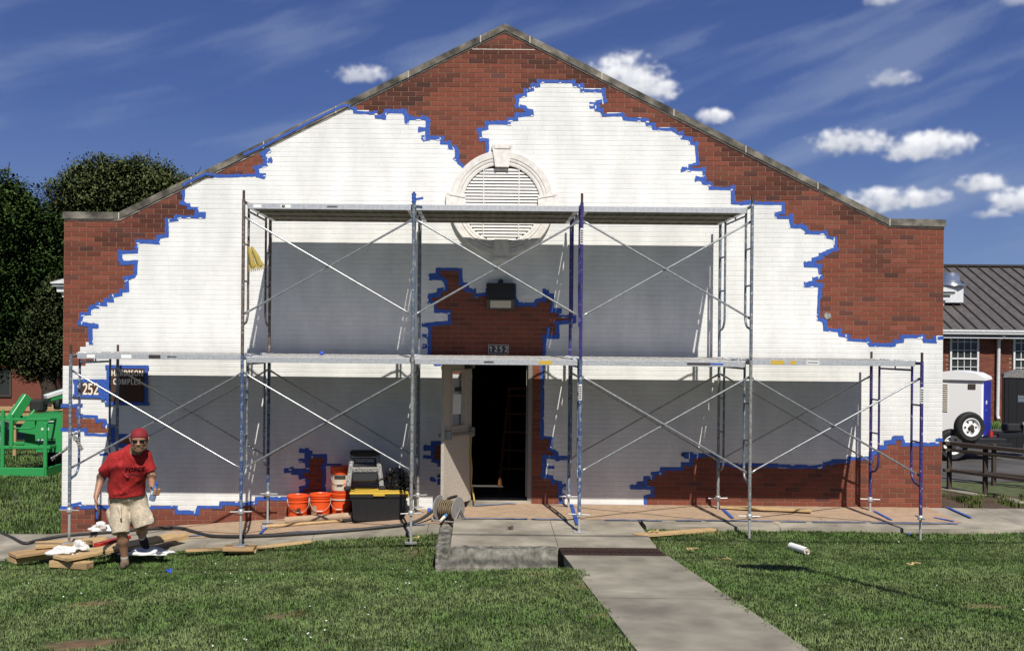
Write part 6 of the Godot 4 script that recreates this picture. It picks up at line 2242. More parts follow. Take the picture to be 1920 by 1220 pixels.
	wheel.call(Vector3(Vector3(9.965, 0.195, -6.82).x, 0.26, -6.9), 0.34, 0.0)
	g = Geo.new()
	g.beam(Vector3(sp.x, 0.42, -6.98), Vector3(sp.x, sp.y, -6.86), 0.05, 0.05)
	part("wheel_bracket", g, M.black, t)
	# the dark one at the edge of the view
	at = Vector3(Vector3(13.113, 0.165, -9.92).x, -0.08, -9.9)
	t = thing("portable_toilet", "dark green-black portable toilet with a grey domed roof at the right edge of the view", "portable toilet", at, deg_to_rad(-24))
	g = Geo.new()
	g.box(Vector3(0, 0.86, 0), Vector3(0.95, 1.72, 0.95), Basis.IDENTITY, 0.02)
	for k in 5: g.box(Vector3(-0.36 + 0.18 * k, 0.86, 0.478), Vector3(0.03, 1.6, 0.012))
	put("cabin", g, M.black, t)
	g = Geo.new()
	g.prism(PackedVector2Array([Vector2(-0.50, 1.70), Vector2(0.50, 1.70), Vector2(0.46, 1.78), Vector2(0.2, 1.88), Vector2(-0.2, 1.88), Vector2(-0.46, 1.78)]), -0.5, 0.5)
	put("roof", g, M.stool_grey, t)
	g = Geo.new()
	g.box(Vector3(-0.05, 1.2, 0.482), Vector3(0.26, 0.16, 0.01))
	put("sign", g, M.pole_slate, t)
	g = Geo.new()
	g.tube([Vector3(0.2, 1.75, 0.3), Vector3(0.2, 2.1, 0.3)], 0.05)
	put("vent_pipe", g, M.stool_grey, t)


func railings() -> void:
	for e in [["front dark timber ramp railing at the right, before the trailer", [Vector3(7.707, -0.051, -2.32), Vector3(7.818, -0.041, -2.32), Vector3(8.123, -0.039, -1.72), Vector3(8.493, -0.032, -1.02)], 0.0], ["rear dark timber ramp railing at the right, behind the front railing", [Vector3(8.555, -0.1, -3.52), Vector3(8.964, -0.098, -3.12), Vector3(9.528, -0.09, -2.52)], 0.15]]:
		var l: Array = e[1]
		var t := thing("ramp_railing", e[0], "railing", Vector3(l[1].x, -0.1, l[1].z))
		for k in l.size():
			if k == 0: continue
			var g := Geo.new()
			var p: Vector3 = l[k]
			g.beam(Vector3(p.x, -0.15, p.z), Vector3(p.x, 0.70 - e[2] * 0.4, p.z), 0.065, 0.065, 0.008, Vector3.BACK)
			part("post", g, M.rail_timber, t)
		for h in [[0.72, 0.06, 0.11], [0.61, 0.045, 0.09], [0.27, 0.05, 0.08]]:
			if e[2] > 0 and h[0] == 0.61: continue
			for k in l.size() - 1:
				var g := Geo.new()
				var a: Vector3 = l[k]
				var b: Vector3 = l[k + 1]
				g.beam(Vector3(a.x, h[0] - e[2], a.z + 0.04), Vector3(b.x, h[0] - e[2], b.z + 0.04), h[2], h[1], 0.006)
				part("rail", g, M.rail_timber, t)


func lift() -> void:
	# a green boom lift standing behind the left corner
	var t := thing("boom_lift", "bright green boom lift with its work basket lowered on the grass, behind the left corner", "boom lift", Vector3(-9.8, -0.5, -6.0))
	var q := func(px: float, py: float, d: float) -> Vector3:      # survey marks, 21 m out
		return Vector3((px - 905) / 90.9, 2.3 - (py - 637.5) / 90.9, 14.68 - d)
	var bar := func(called: String, a: Vector3, b: Vector3, w: float, h: float, m := "green", e := 0.012) -> MeshInstance3D:
		var g := Geo.new()
		g.beam(a, b, w, h, e, Vector3.UP if absf((b - a).normalized().y) < 0.95 else Vector3.BACK)
		return part(called, g, M[m], t)
	bar.call("toe_board", q.call(-60, 881, 20.6), q.call(101, 881, 20.6), 0.04, 0.19)
	bar.call("toe_board", q.call(102, 881, 20.6), q.call(102, 881, 21.5), 0.04, 0.19)
	bar.call("basket_floor", q.call(-60, 889, 21.0), q.call(101, 889, 21.0), 0.86, 0.03, "rubber")
	for e in [[22, 767, 873], [101, 790, 873], [38, 775, 836]]:
		bar.call("basket_post", q.call(e[0], e[2], 20.62), q.call(e[0], e[1], 20.62), 0.075, 0.06)
	bar.call("basket_post", q.call(101, 873, 21.5), q.call(101, 790, 21.5), 0.05, 0.05)
	for e in [[785, 0.055], [836.5, 0.07]]:
		bar.call("basket_rail", q.call(-60, e[0], 20.62), q.call(110, e[0] - 1.5, 20.62), 0.04, e[1])
		bar.call("basket_rail", q.call(-60, e[0], 21.5), q.call(101, e[0], 21.5), 0.04, e[1])
		bar.call("basket_rail", q.call(102, e[0], 20.6), q.call(102, e[0], 21.5), 0.04, e[1])
	var g := Geo.new()
	g.tube([q.call(30, 801, 20.7), q.call(70, 801, 20.7), q.call(78, 798, 20.7), q.call(80, 786, 20.7)], 0.018)
	part("curved_rail", g, M.green, t)
	bar.call("control_box", q.call(-10, 798, 20.9), q.call(22, 798, 20.9), 0.22, 0.17, "pole_slate", 0.02)
	bar.call("control_box", q.call(-10, 824, 20.9), q.call(18, 824, 20.9), 0.20, 0.30, "pole_slate", 0.02)
	bar.call("jib_plate", q.call(8, 792, 21.3), q.call(27, 746, 21.6), 0.14, 0.20)
	bar.call("jib_pivot", q.call(32, 764, 21.7), q.call(58, 764, 21.7), 0.3, 0.26, "rubber", 0.04)
	bar.call("jib_arm", q.call(34, 790, 21.5), q.call(42, 772, 21.6), 0.09, 0.08)
	bar.call("boom", q.call(52, 752, 22.0), q.call(160, 706, 23.4), 0.22, 0.20)
	bar.call("boom_top", q.call(50, 748.5, 21.9), q.call(160, 702, 23.35), 0.16, 0.09, "trim")
	bar.call("lower_boom", q.call(62, 768, 22.1), q.call(160, 736, 23.4), 0.20, 0.15, "rubber")
	g = Geo.new()
	g.tube([q.call(74, 762, 21.9), q.call(80, 762, 21.9)], 0.11, 16)
	part("boom_pin", g, M.rubber, t)
	for e in [0.0, 0.06]:
		g = Geo.new()
		g.tube([q.call(46, 776, 21.5), q.call(52, 768 + e * 40, 21.6), q.call(60, 758, 21.75 + e), q.call(84, 752, 22.1 + e), q.call(120, 738, 22.6)], 0.016, 6)
		part("hydraulic_hose", g, M.rubber, t)
	for e in [[-9.05, 0.46], [-9.12, 0.22]]:
		g = Geo.new()
		g.box(Vector3(e[0], e[1], -6.395), Vector3(0.16, 0.05, 0.006))
		part("decal", g, M.trim, t)
	for k in 5:
		g = Geo.new()
		g.box(Vector3(-8.95, 0.12 + 0.035 * k, -6.396), Vector3(0.24, 0.012, 0.006))
		part("vent_slot", g, M.rubber, t)
	bar.call("boom_end", q.call(96, 720, 22.6), q.call(140, 705, 22.8), 0.3, 0.30)
	g = Geo.new()
	g.prism(PackedVector2Array([Vector2(-9.36, 0.76), Vector2(-8.70, 0.76), Vector2(-8.66, -0.02), Vector2(-9.24, -0.02), Vector2(-9.26, 0.34), Vector2(-9.62, 0.40), Vector2(-9.50, 0.58)]), -7.6, -6.4)
	part("engine_hood", g, M.green, t)
	g = Geo.new()
	g.prism(PackedVector2Array([Vector2(-9.55, 0.36), Vector2(-9.27, 0.36), Vector2(-9.25, 0.02), Vector2(-9.58, 0.02)]), -7.4, -6.6)
	part("side_hood", g, M.green, t)
	bar.call("turret_hood", q.call(90, 752, 22.9), q.call(150, 750, 22.9), 0.8, 0.42)
	bar.call("chassis", q.call(30, 837, 21.9), q.call(104, 837, 21.9), 0.9, 0.10, "rubber")
	bar.call("label_strip", q.call(88, 790, 21.05), q.call(102, 790, 21.05), 0.01, 0.02, "trim", 0.0)
	for e in [[95, 853, 21.8], [46, 838, 22.6], [150, 853, 22.4]]:
		g = Geo.new()
		var c: Vector3 = q.call(e[0], e[1], e[2])
		c.y = -0.16
		g.lathe([Vector2(0.16, -0.10), Vector2(0.30, -0.12), Vector2(0.34, -0.07), Vector2(0.34, 0.07), Vector2(0.30, 0.12), Vector2(0.16, 0.10), Vector2(0, 0.08)], 24, Transform3D(Basis(Vector3.BACK, PI / 2 if e[0] == 95 else 1.2), c))
		part("wheel", g, M.rubber, t)
	# planks piled behind it and rags tied to the end frame
	g = Geo.new()
	t = thing("wooden_crate", "weathered wooden crate of pale boards on the grass behind the green boom lift", "crate", Vector3(-10.4, -0.5, -9.5))
	for k in 3:
		g = Geo.new()
		g.box(Vector3(-10.4, 0.70 - 0.15 * k, -9.0), Vector3(3.2, 0.10, 0.03), Basis.IDENTITY, 0.004)
		part("slat", g, M.wood_dark, t)
	for k in 4:
		g = Geo.new()
		g.box(Vector3(-11.8 + 0.9 * k, 0.2, -9.06), Vector3(0.07, 1.2, 0.06), Basis.IDENTITY, 0.004)
		part("post", g, M.wood_dark, t)
	for e in [[Vector3(-5.147, 1.104, 1.86), Vector3(-5.03, 0.933, 1.88), "knotted grey rope end hanging from the far left scaffold leg"], [Vector3(-5.238, 0.948, 1.78), Vector3(-5.44, 0.797, 1.78), "frayed grey rope tied to the far left scaffold leg and trailing out to the left"]]:
		g = Geo.new()
		for s in 3:
			var p := []
			for k in 9:
				var w: Vector3 = e[0].lerp(e[1], k / 8.0)
				p.append(w + Vector3(sin(k * 2.1 + s * 2.1), cos(k * 1.7 + s * 2.1), sin(k + s)) * 0.018)
			g.tube(p, 0.011, 6)
		tag(put("rope", g, M.stool_grey), e[2], "rope")
	g = Geo.new()


func overhead() -> void:
	# the street lamp and cables over the lawn behind the viewer: only their shadows reach the view
	var sun := SUN_FROM.normalized()
	var hit := Vector3(3.117, -0.02, 3.877)
	var up := hit + SUN_FROM * (8.6 / SUN_FROM.y)
	var far := Vector3(4.278, 0.15, 6.75) + SUN_FROM * (8.2 / SUN_FROM.y)
	var t := thing("street_lamp", "street lamp on a long arm standing behind the viewer, over the right lawn", "street lamp", Vector3(far.x + 4.0, 0.3, far.z + 0.5))
	var g := Geo.new()
	g.ball(up, Vector3(0.40, 0.15, 0.32), 10)
	part("lamp_head", g, M.pole_grey, t)
	g = Geo.new()
	g.tube([up + Vector3(0.2, 0, 0), up.lerp(far, 0.5) + Vector3(0, 0.1, 0), far, Vector3(far.x + 4.0, far.y - 0.6, far.z + 0.5)], 0.05, 8)
	part("arm", g, M.pole_grey, t)
	g = Geo.new()
	g.tube([Vector3(far.x + 4.0, -0.2, far.z + 0.5), Vector3(far.x + 4.0, far.y + 0.6, far.z + 0.5)], [0.15, 0.10], 12)
	part("pole", g, M.bark, t)
	for e in [[Vector3(0.652, -0.05, 2.011), 6.6, "first overhead service cable crossing above the viewer"], [Vector3(0.652, -0.07, 2.011), 7.6, "second overhead service cable crossing above the viewer"], [Vector3(1.222, -0.1, 2.938), 7.1, "third overhead service cable crossing above the viewer"]]:
		g = Geo.new()
		var c: Vector3 = e[0] + SUN_FROM * (e[1] / SUN_FROM.y)
		var p := []
		for k in 21:
			var x := -20.0 + 2.0 * k
			p.append(Vector3(x, c.y + 0.0012 * x * x, c.z + 0.01 * x))
		g.tube(p, 0.016, 6)
		tag(put("overhead_cable", g, M.rubber), e[2], "cable")


# ------------------------------------------------------------------ the man in the red shirt
func capsule(p: Vector3, e: Array) -> float:          # e: from, to, radius, radius, flat end
	var ab: Vector3 = e[1] - e[0]
	var l := maxf(ab.length_squared(), 1e-9)
	var t0: float = (p - e[0]).dot(ab) / l
	var t := clampf(t0, 0.0, 1.0)
	var d: float = (p - e[0] - ab * t).length() - lerpf(e[2], e[3], t)
	if e.size() > 4 and e[4]: d = maxf(d, (t0 - 1.0) * sqrt(l))
	return d


func blend(p: Vector3, bones: Array, k: float) -> float:
	var s := 0.0
	for e in bones: s += exp(-capsule(p, e) / k)
	return -k * log(maxf(s, 1e-12))


func skin_over(g: Geo, bones: Array, cell: float, k: float, clips: Array = []) -> void:
	# joins the bones with a smooth minimum on a grid and meshes the field as surface nets
	var lo := Vector3.INF
	var hi := -Vector3.INF
	for e in bones:
		var r := maxf(e[2], e[3]) + cell * 3.0
		for q in 2:
			lo = lo.min(e[q] - Vector3.ONE * r)
			hi = hi.max(e[q] + Vector3.ONE * r)
	var n := Vector3i(((hi - lo) / cell).ceil()) + Vector3i.ONE
	var sy := n.x
	var sz := n.x * n.y
	var acc := PackedFloat32Array()
	acc.resize(n.x * n.y * n.z)
	for e in bones:
		var r := maxf(e[2], e[3]) + k * 5.0 + cell * 2.0
		var a := Vector3i(((e[0].min(e[1]) - Vector3.ONE * r - lo) / cell).floor()).clamp(Vector3i.ZERO, n - Vector3i.ONE)
		var b := Vector3i(((e[0].max(e[1]) + Vector3.ONE * r - lo) / cell).ceil()).clamp(Vector3i.ZERO, n - Vector3i.ONE)
		for z in range(a.z, b.z + 1):
			for y in range(a.y, b.y + 1):
				for x in range(a.x, b.x + 1):
					var d := capsule(lo + Vector3(x, y, z) * cell, e)
					if d < k * 6.0: acc[x + y * sy + z * sz] += exp(-d / k)
	for z in n.z:
		for y in n.y:
			for x in n.x:
				var o := x + y * sy + z * sz
				var d := 0.5
				if acc[o] > 0.0: d = -k * log(acc[o])
				for c in clips: d = maxf(d, (lo + Vector3(x, y, z) * cell - c[0]).dot(c[1]))
				acc[o] = d
	var at := PackedInt32Array()
	at.resize(acc.size())
	at.fill(-1)
	var corner := [0, 1, sy, sy + 1, sz, sz + 1, sz + sy, sz + sy + 1]
	var edges := [[0, 1], [2, 3], [4, 5], [6, 7], [0, 2], [1, 3], [4, 6], [5, 7], [0, 4], [1, 5], [2, 6], [3, 7]]
	for z in n.z - 1:
		for y in n.y - 1:
			for x in n.x - 1:
				var o := x + y * sy + z * sz
				var inside := 0
				for c in 8:
					if acc[o + corner[c]] < 0.0: inside += 1
				if inside == 0 or inside == 8: continue
				var p := Vector3.ZERO
				var m := 0
				for e in edges:
					var u := acc[o + corner[e[0]]]
					var w := acc[o + corner[e[1]]]
					if (u < 0.0) == (w < 0.0): continue
					var t := u / (u - w)
					var A := Vector3(e[0] & 1, (e[0] >> 1) & 1, e[0] >> 2)
					var B := Vector3(e[1] & 1, (e[1] >> 1) & 1, e[1] >> 2)
					p += A.lerp(B, t)
					m += 1
				p /= m
				var gx := 0.0
				var gy := 0.0
				var gz := 0.0
				for c in 4:
					gx += acc[o + corner[c * 2 + 1]] - acc[o + corner[c * 2]]
					var cy: int = (c & 1) + (c >> 1) * 4
					gy += acc[o + corner[cy + 2]] - acc[o + corner[cy]]
					gz += acc[o + corner[c + 4]] - acc[o + corner[c]]
				at[o] = g.v.size()
				g.v.append(lo + (Vector3(x, y, z) + p) * cell)
				g.n.append(Vector3(gx, gy, gz).normalized())
				g.c.append(g.col)
				g.uv.append(Vector2.ZERO)
	for z in range(1, n.z - 1):
		for y in range(1, n.y - 1):
			for x in range(1, n.x - 1):
				var o := x + y * sy + z * sz
				var s := acc[o] < 0.0
				for ax in 3:
					var step: int = [1, sy, sz][ax]
					if s == (acc[o + step] < 0.0): continue
					var u: int = [sy, sz, 1][ax]
					var w: int = [sz, 1, sy][ax]
					var q := [at[o - u - w], at[o - w], at[o], at[o - u]]
					if q.min() < 0: continue
					if s: g.i.append_array([q[0], q[2], q[1], q[0], q[3], q[2]])
					else: g.i.append_array([q[0], q[1], q[2], q[0], q[2], q[3]])


func finger(out: Array, root: Vector3, dir: Vector3, curl: Vector3, l: float, r: float, bend := 0.5) -> void:
	var a := root
	var d := dir.normalized()
	for s in 3:
		var b: Vector3 = a + d * l * [0.45, 0.32, 0.23][s]
		out.append([a, b, r * (1.0 - 0.1 * s), r * (0.92 - 0.12 * s)])
		a = b
		d = (d + curl * bend).normalized()


func person() -> void:
	var base := Vector3(-4.27, -0.42, 2.45)
	var t := thing("person", "person in a red T-shirt, red bandana and cream shorts stepping forward off the boards", "person", base)
	var sh_r := Vector3(-4.385, 0.895, 2.60)
	var sh_l := Vector3(-3.985, 0.94, 2.60)
	var el_r := Vector3(-4.525, 0.68, 2.57)
	var wr_r := Vector3(-4.530, 0.465, 2.72)
	var el_l := Vector3(-3.925, 0.70, 2.58)
	var wr_l := Vector3(-3.835, 0.565, 2.83)
	var neck := Vector3(-4.10, 0.985, 2.66)
	var chest := Vector3(-4.19, 0.80, 2.57)
	var waist := Vector3(-4.25, 0.56, 2.47)
	var hip_r := Vector3(-4.36, 0.40, 2.42)
	var hip_l := Vector3(-4.17, 0.40, 2.42)
	var kn_r := Vector3(-4.275, 0.055, 2.60)
	var an_r := Vector3(-4.285, -0.325, 2.44)
	var kn_l := Vector3(-4.06, 0.09, 2.50)
	var an_l := Vector3(-4.175, -0.11, 2.16)
	var hf := Vector3(0.24, -0.14, 0.96).normalized()
	var hx := Vector3.UP.cross(hf).normalized()
	var H := Transform3D(Basis(hx, hf.cross(hx), hf), Vector3(-4.015, 1.145, 2.76))
	var skull := [[H * Vector3(0, 0.035, -0.035), H * Vector3(0, 0.04, 0.015), 0.092, 0.092]]
	var torso := [[neck + Vector3(0, -0.06, -0.03), chest, 0.09, 0.125], [sh_r.lerp(neck, 0.25) + Vector3(0, -0.03, 0), chest + Vector3(-0.07, -0.05, 0), 0.060, 0.125], [sh_l.lerp(neck, 0.25) + Vector3(0, -0.03, 0), chest + Vector3(0.07, -0.05, 0), 0.060, 0.125], [chest + Vector3(-0.06, -0.05, 0.02), waist + Vector3(-0.06, 0, 0.03), 0.125, 0.135], [chest + Vector3(0.06, -0.05, 0.02), waist + Vector3(0.06, 0, 0.03), 0.125, 0.135]]
	# ---- body: torso, limbs and neck on one grid, head and hands on finer ones
	var g := Geo.new()
	var body := torso.duplicate()
	body.append_array([[sh_r, el_r, 0.056, 0.046], [el_r, wr_r, 0.047, 0.031], [sh_l, el_l, 0.056, 0.045], [el_l, wr_l, 0.046, 0.030], [neck, H * Vector3(0, -0.05, -0.02), 0.062, 0.060], [waist, hip_r, 0.12, 0.11], [waist, hip_l, 0.12, 0.11], [hip_r, kn_r, 0.085, 0.060], [kn_r, kn_r.lerp(an_r, 0.35) + Vector3(0, 0, -0.02), 0.056, 0.061], [kn_r.lerp(an_r, 0.35) + Vector3(0, 0, -0.02), an_r, 0.060, 0.037], [hip_l, kn_l, 0.085, 0.060], [kn_l, kn_l.lerp(an_l, 0.4) + Vector3(0, -0.02, 0), 0.056, 0.060], [kn_l.lerp(an_l, 0.4), an_l, 0.060, 0.038]])
	skin_over(g, body, 0.0125, 0.014)
	var head := skull.duplicate()
	for s in [-1.0, 1.0]:
		head.append_array([[H * Vector3(s * 0.040, -0.035, 0.055), H * Vector3(s * 0.030, 0.0, 0.062), 0.034, 0.034], [H * Vector3(s * 0.06, -0.075, 0.012), H * Vector3(s * 0.02, -0.095, 0.062), 0.026, 0.026], [H * Vector3(s * 0.094, -0.028, -0.012), H * Vector3(s * 0.099, 0.012, -0.018), 0.011, 0.015], [H * Vector3(s * 0.015, 0.027, 0.092), H * Vector3(s * 0.05, 0.024, 0.078), 0.014, 0.012], [H * Vector3(s * 0.033, 0.002, 0.084), H * Vector3(s * 0.034, 0.002, 0.084), 0.013, 0.013], [H * Vector3(s * 0.010, -0.036, 0.108), H * Vector3(s * 0.013, -0.038, 0.104), 0.009, 0.009]])
	head.append_array([[H * Vector3(0, -0.06, 0.02), H * Vector3(0, -0.02, 0.03), 0.066, 0.080], [H * Vector3(0, 0.012, 0.096), H * Vector3(0, -0.032, 0.117), 0.009, 0.013], [H * Vector3(0, -0.105, 0.068), H * Vector3(0, -0.09, 0.06), 0.026, 0.03], [H * Vector3(-0.018, -0.066, 0.095), H * Vector3(0.018, -0.066, 0.095), 0.012, 0.012], [H * Vector3(-0.014, -0.079, 0.094), H * Vector3(0.014, -0.079, 0.094), 0.012, 0.012], [neck + Vector3(0, 0.03, 0.01), H * Vector3(0, -0.05, -0.02), 0.058, 0.056]])
	skin_over(g, head, 0.0045, 0.006)
	# his right hand hangs half open; his left is closed round a bottle
	var hand := []
	var d := Vector3(0.10, -0.95, 0.28).normalized()
	var ac := Vector3(0.35, 0.25, 0.9).normalized()
	for k in 4: hand.append([wr_r + ac * (0.010 * (k - 1.5)), wr_r + d * 0.092 + ac * 0.020 * (k - 1.5), 0.019, 0.0125])
	for k in 4: finger(hand, wr_r + d * 0.092 + ac * 0.020 * (k - 1.5), d + ac * 0.06 * (k - 1.5), Vector3(0.75, 0.1, -0.1), [0.066, 0.076, 0.080, 0.070][k], 0.0090, 0.42)
	finger(hand, wr_r + d * 0.030 + ac * 0.026, d * 0.75 + ac * 0.7 + Vector3(0.35, 0, 0), d, 0.068, 0.0105, 0.25)
	skin_over(g, hand, 0.0038, 0.0045)
	var b0 := Vector3(-3.808, 0.458, 2.925)
	var b1 := Vector3(-3.752, 0.668, 2.925)
	var bu := (b1 - b0).normalized()
	var mid := b0 + bu * 0.115
	hand = []
	var side := bu.cross(Vector3.BACK).normalized()    # towards the viewer's right
	for k in 4:
		var kn := mid + side * 0.040 + Vector3(0, 0, -0.030) + bu * (0.019 * (1.5 - k))
		hand.append([wr_l + bu * 0.008 * (1.5 - k), kn, 0.018, 0.0125])
		var q0 := kn + side * 0.014 + Vector3(0, 0, 0.030)
		hand.append([kn, q0, 0.0095, 0.009])
		var q1 := mid + side * 0.020 + bu * (0.019 * (1.5 - k)) + Vector3(0, 0, 0.039)
		hand.append([q0, q1, 0.009, 0.0085])
		hand.append([q1, q1 - side * 0.018, 0.0085, 0.0075])
	finger(hand, wr_l.lerp(mid, 0.4) + Vector3(-0.01, 0.01, 0), mid - side * 0.042 + bu * 0.03 - wr_l.lerp(mid, 0.4), Vector3(0.1, 0.1, 0.6), 0.085, 0.0105, 0.5)
	skin_over(g, hand, 0.0038, 0.0045)
	part("body", g, M.skin, t)
	# ---- clothes
	var shirt := []
	for e in torso: shirt.append([e[0], e[1], e[2] + 0.016, e[3] + 0.020])
	var hem_r := waist + Vector3(-0.055, -0.125, 0.035)
	var hem_l := waist + Vector3(0.075, -0.115, 0.035)
	shirt.append_array([[waist + Vector3(-0.06, 0.02, 0.03), hem_r, 0.150, 0.145, true], [waist + Vector3(0.06, 0.02, 0.03), hem_l, 0.150, 0.142, true]])
	shirt.append_array([[sh_r.lerp(neck, 0.10), sh_r.lerp(el_r, 0.78), 0.070, 0.080, true], [sh_l.lerp(neck, 0.10), sh_l.lerp(el_l, 0.78), 0.068, 0.074, true], [neck + Vector3(-0.05, -0.015, -0.03), sh_r + Vector3(0, 0.015, 0), 0.06, 0.058], [neck + Vector3(-0.075, 0.015, -0.08), sh_r.lerp(neck, 0.4) + Vector3(0, 0.0, -0.02), 0.075, 0.07], [neck + Vector3(0.05, -0.02, -0.03), sh_l + Vector3(0, 0.0, 0), 0.06, 0.058]])
	# a few folds pulled from the arms and across the belly
	shirt.append_array([[sh_r + Vector3(0.06, -0.10, 0.10), waist + Vector3(-0.02, 0.10, 0.170), 0.022, 0.012], [sh_r + Vector3(0.03, -0.16, 0.07), waist + Vector3(-0.12, 0.03, 0.155), 0.02, 0.012], [sh_r + Vector3(0.10, -0.06, 0.10), chest + Vector3(0.03, -0.10, 0.165), 0.016, 0.012], [chest + Vector3(-0.12, -0.16, 0.10), hem_l + Vector3(-0.02, 0.07, 0.148), 0.013, 0.012], [chest + Vector3(0.13, -0.14, 0.10), hem_r + Vector3(0.05, 0.06, 0.15), 0.013, 0.011], [hem_r + Vector3(-0.10, 0.02, 0.10), waist + Vector3(0.0, 0.02, 0.168), 0.012, 0.012], [sh_l + Vector3(-0.02, -0.03, 0.06), sh_l.lerp(el_l, 0.7) + Vector3(-0.02, 0.02, 0.07), 0.012, 0.012], [sh_r.lerp(el_r, 0.3) + Vector3(0.03, 0, 0.06), sh_r.lerp(el_r, 0.75) + Vector3(0.0, 0.02, 0.072), 0.014, 0.010], [sh_l + Vector3(-0.05, -0.14, 0.09), waist + Vector3(0.10, 0.10, 0.165), 0.02, 0.012], [hem_r + Vector3(-0.03, 0.05, 0.145), hem_l + Vector3(0.03, 0.10, 0.135), 0.010, 0.012], [sh_r + Vector3(0.03, 0.03, 0.05), sh_r + Vector3(0.0, -0.12, 0.09), 0.016, 0.02]])
	g = Geo.new()
	skin_over(g, shirt, 0.0115, 0.012, [[neck + Vector3(0, 0.035, 0.0), Vector3(0.22, 0.75, 0.60).normalized()]])
	part("t_shirt", g, M.shirt, t)
	# the word on the chest follows the cloth
	var face := Vector3(0.22, 0.12, 0.97).normalized()
	var rt := Vector3.UP.cross(face).normalized()
	var F := Transform3D(Basis(rt, face.cross(rt), face) * Basis(Vector3.BACK, 0.06), Vector3(-4.115, 0.765, 2.55))
	var tm := lettering("FORCE", 0.054, 0.002)
	var arr := tm.get_mesh_arrays()
	var ink := Geo.new()
	var pos: PackedVector3Array = arr[Mesh.ARRAY_VERTEX]
	for k in pos.size():
		var p := pos[k]
		p = Vector3(p.x * 0.95 + p.y * 0.25, p.y, 0)
		var w := F * (p + Vector3(0, 0, 0.35))
		for s in 24:
			var dist := blend(w, shirt, 0.012)
			if dist < 0.004: break
			w -= face * minf(dist * 0.8, 0.05)
		ink.v.append(w)
		ink.n.append(face)
		ink.c.append(Color.WHITE)
		ink.uv.append(Vector2.ZERO)
	ink.i = arr[Mesh.ARRAY_INDEX]
	part("lettering", ink, M.ink, t)
	g = Geo.new()
	for s in [[0.0, -0.055], [0.025, -0.070]]:
		var path := []
		for k in 9:
			var w := F * Vector3(-0.10 + s[0] + 0.016 * k, s[1] + 0.012 * sin(k * 0.5), 0.35)
			for n in 24:
				var dist := blend(w, shirt, 0.012)
				if dist < 0.003: break
				w -= face * minf(dist * 0.8, 0.05)
			path.append(w)
		g.tube(path, 0.004, 5)
	part("lettering", g, M.ink, t)
	g = Geo.new()
	skin_over(g, [[waist + Vector3(-0.05, -0.08, 0.02), hip_r + Vector3(0, -0.02, 0), 0.142, 0.128], [waist + Vector3(0.05, -0.08, 0.02), hip_l + Vector3(0, -0.02, 0), 0.142, 0.128], [hip_r, kn_r.lerp(hip_r, 0.35), 0.120, 0.104], [kn_r.lerp(hip_r, 0.35), kn_r + Vector3(0, -0.045, 0.0), 0.106, 0.102, true], [hip_l + Vector3(0.02, 0, 0), kn_l.lerp(hip_l, 0.35) + Vector3(0.02, 0, 0.02), 0.120, 0.108], [kn_l.lerp(hip_l, 0.35) + Vector3(0.02, 0, 0.02), kn_l + Vector3(0.025, -0.01, 0.01), 0.110, 0.112, true],
		[hip_r + Vector3(-0.09, -0.16, 0.05), kn_r + Vector3(-0.085, 0.06, -0.03), 0.052, 0.060], [hip_l + Vector3(0.125, -0.12, 0.05), kn_l + Vector3(0.105, 0.07, 0.0), 0.050, 0.058],
		[hip_r + Vector3(-0.02, -0.06, 0.115), hip_l + Vector3(0.08, -0.02, 0.11), 0.014, 0.012], [hip_l + Vector3(-0.08, -0.10, 0.11), hip_l + Vector3(0.10, -0.06, 0.10), 0.016, 0.012], [hip_r + Vector3(0.04, -0.04, 0.12), kn_r + Vector3(0.03, 0.16, 0.10), 0.014, 0.012]], 0.0115, 0.011)
	part("shorts", g, M.shorts, t)
	g = Geo.new()
	g.ball(hip_r + Vector3(-0.055, -0.155, 0.122), Vector3(0.022, 0.026, 0.012), 6)
	part("paint_stain", g, M.orange_print, t)
	# ---- head gear
	g = Geo.new()
	var wrapped := [[skull[0][0], skull[0][1], 0.099, 0.099], [H * Vector3(0, 0.0, -0.125), H * Vector3(0.02, -0.05, -0.14), 0.02, 0.014]]
	var bn: Vector3 = (H.basis * Vector3(0, -1, 0.42)).normalized()
	skin_over(g, wrapped, 0.0055, 0.006, [[H * Vector3(0, 0.043, 0.09), bn]])
	part("bandana", g, M.bandana, t)
	g = Geo.new()
	for s in [-1.0, 1.0]:
		g.box(H * Vector3(s * 0.036, 0.0, 0.104), Vector3(0.056, 0.042, 0.008), H.basis * Basis(Vector3.UP, s * 0.28), 0.003)
		g.beam(H * Vector3(s * 0.066, 0.012, 0.092), H * Vector3(s * 0.098, 0.006, -0.01), 0.005, 0.012)
	g.beam(H * Vector3(-0.02, 0.012, 0.108), H * Vector3(0.02, 0.012, 0.108), 0.006, 0.008)
	part("sunglasses", g, M.glasses, t)
	g = Geo.new()
	var beard := []
	for s in [-1.0, 1.0]:
		beard.append_array([[H * Vector3(s * 0.078, -0.035, 0.012), H * Vector3(s * 0.062, -0.085, 0.035), 0.014, 0.026], [H * Vector3(s * 0.062, -0.085, 0.035), H * Vector3(s * 0.02, -0.112, 0.072), 0.027, 0.030], [H * Vector3(s * 0.006, -0.052, 0.109), H * Vector3(s * 0.036, -0.068, 0.092), 0.0085, 0.011], [H * Vector3(s * 0.036, -0.068, 0.092), H * Vector3(s * 0.03, -0.1, 0.078), 0.011, 0.022]])
	beard.append([H * Vector3(0, -0.112, 0.078), H * Vector3(0, -0.142, 0.070), 0.034, 0.026])
	skin_over(g, beard, 0.0045, 0.006)
	part("beard", g, M.hair, t)
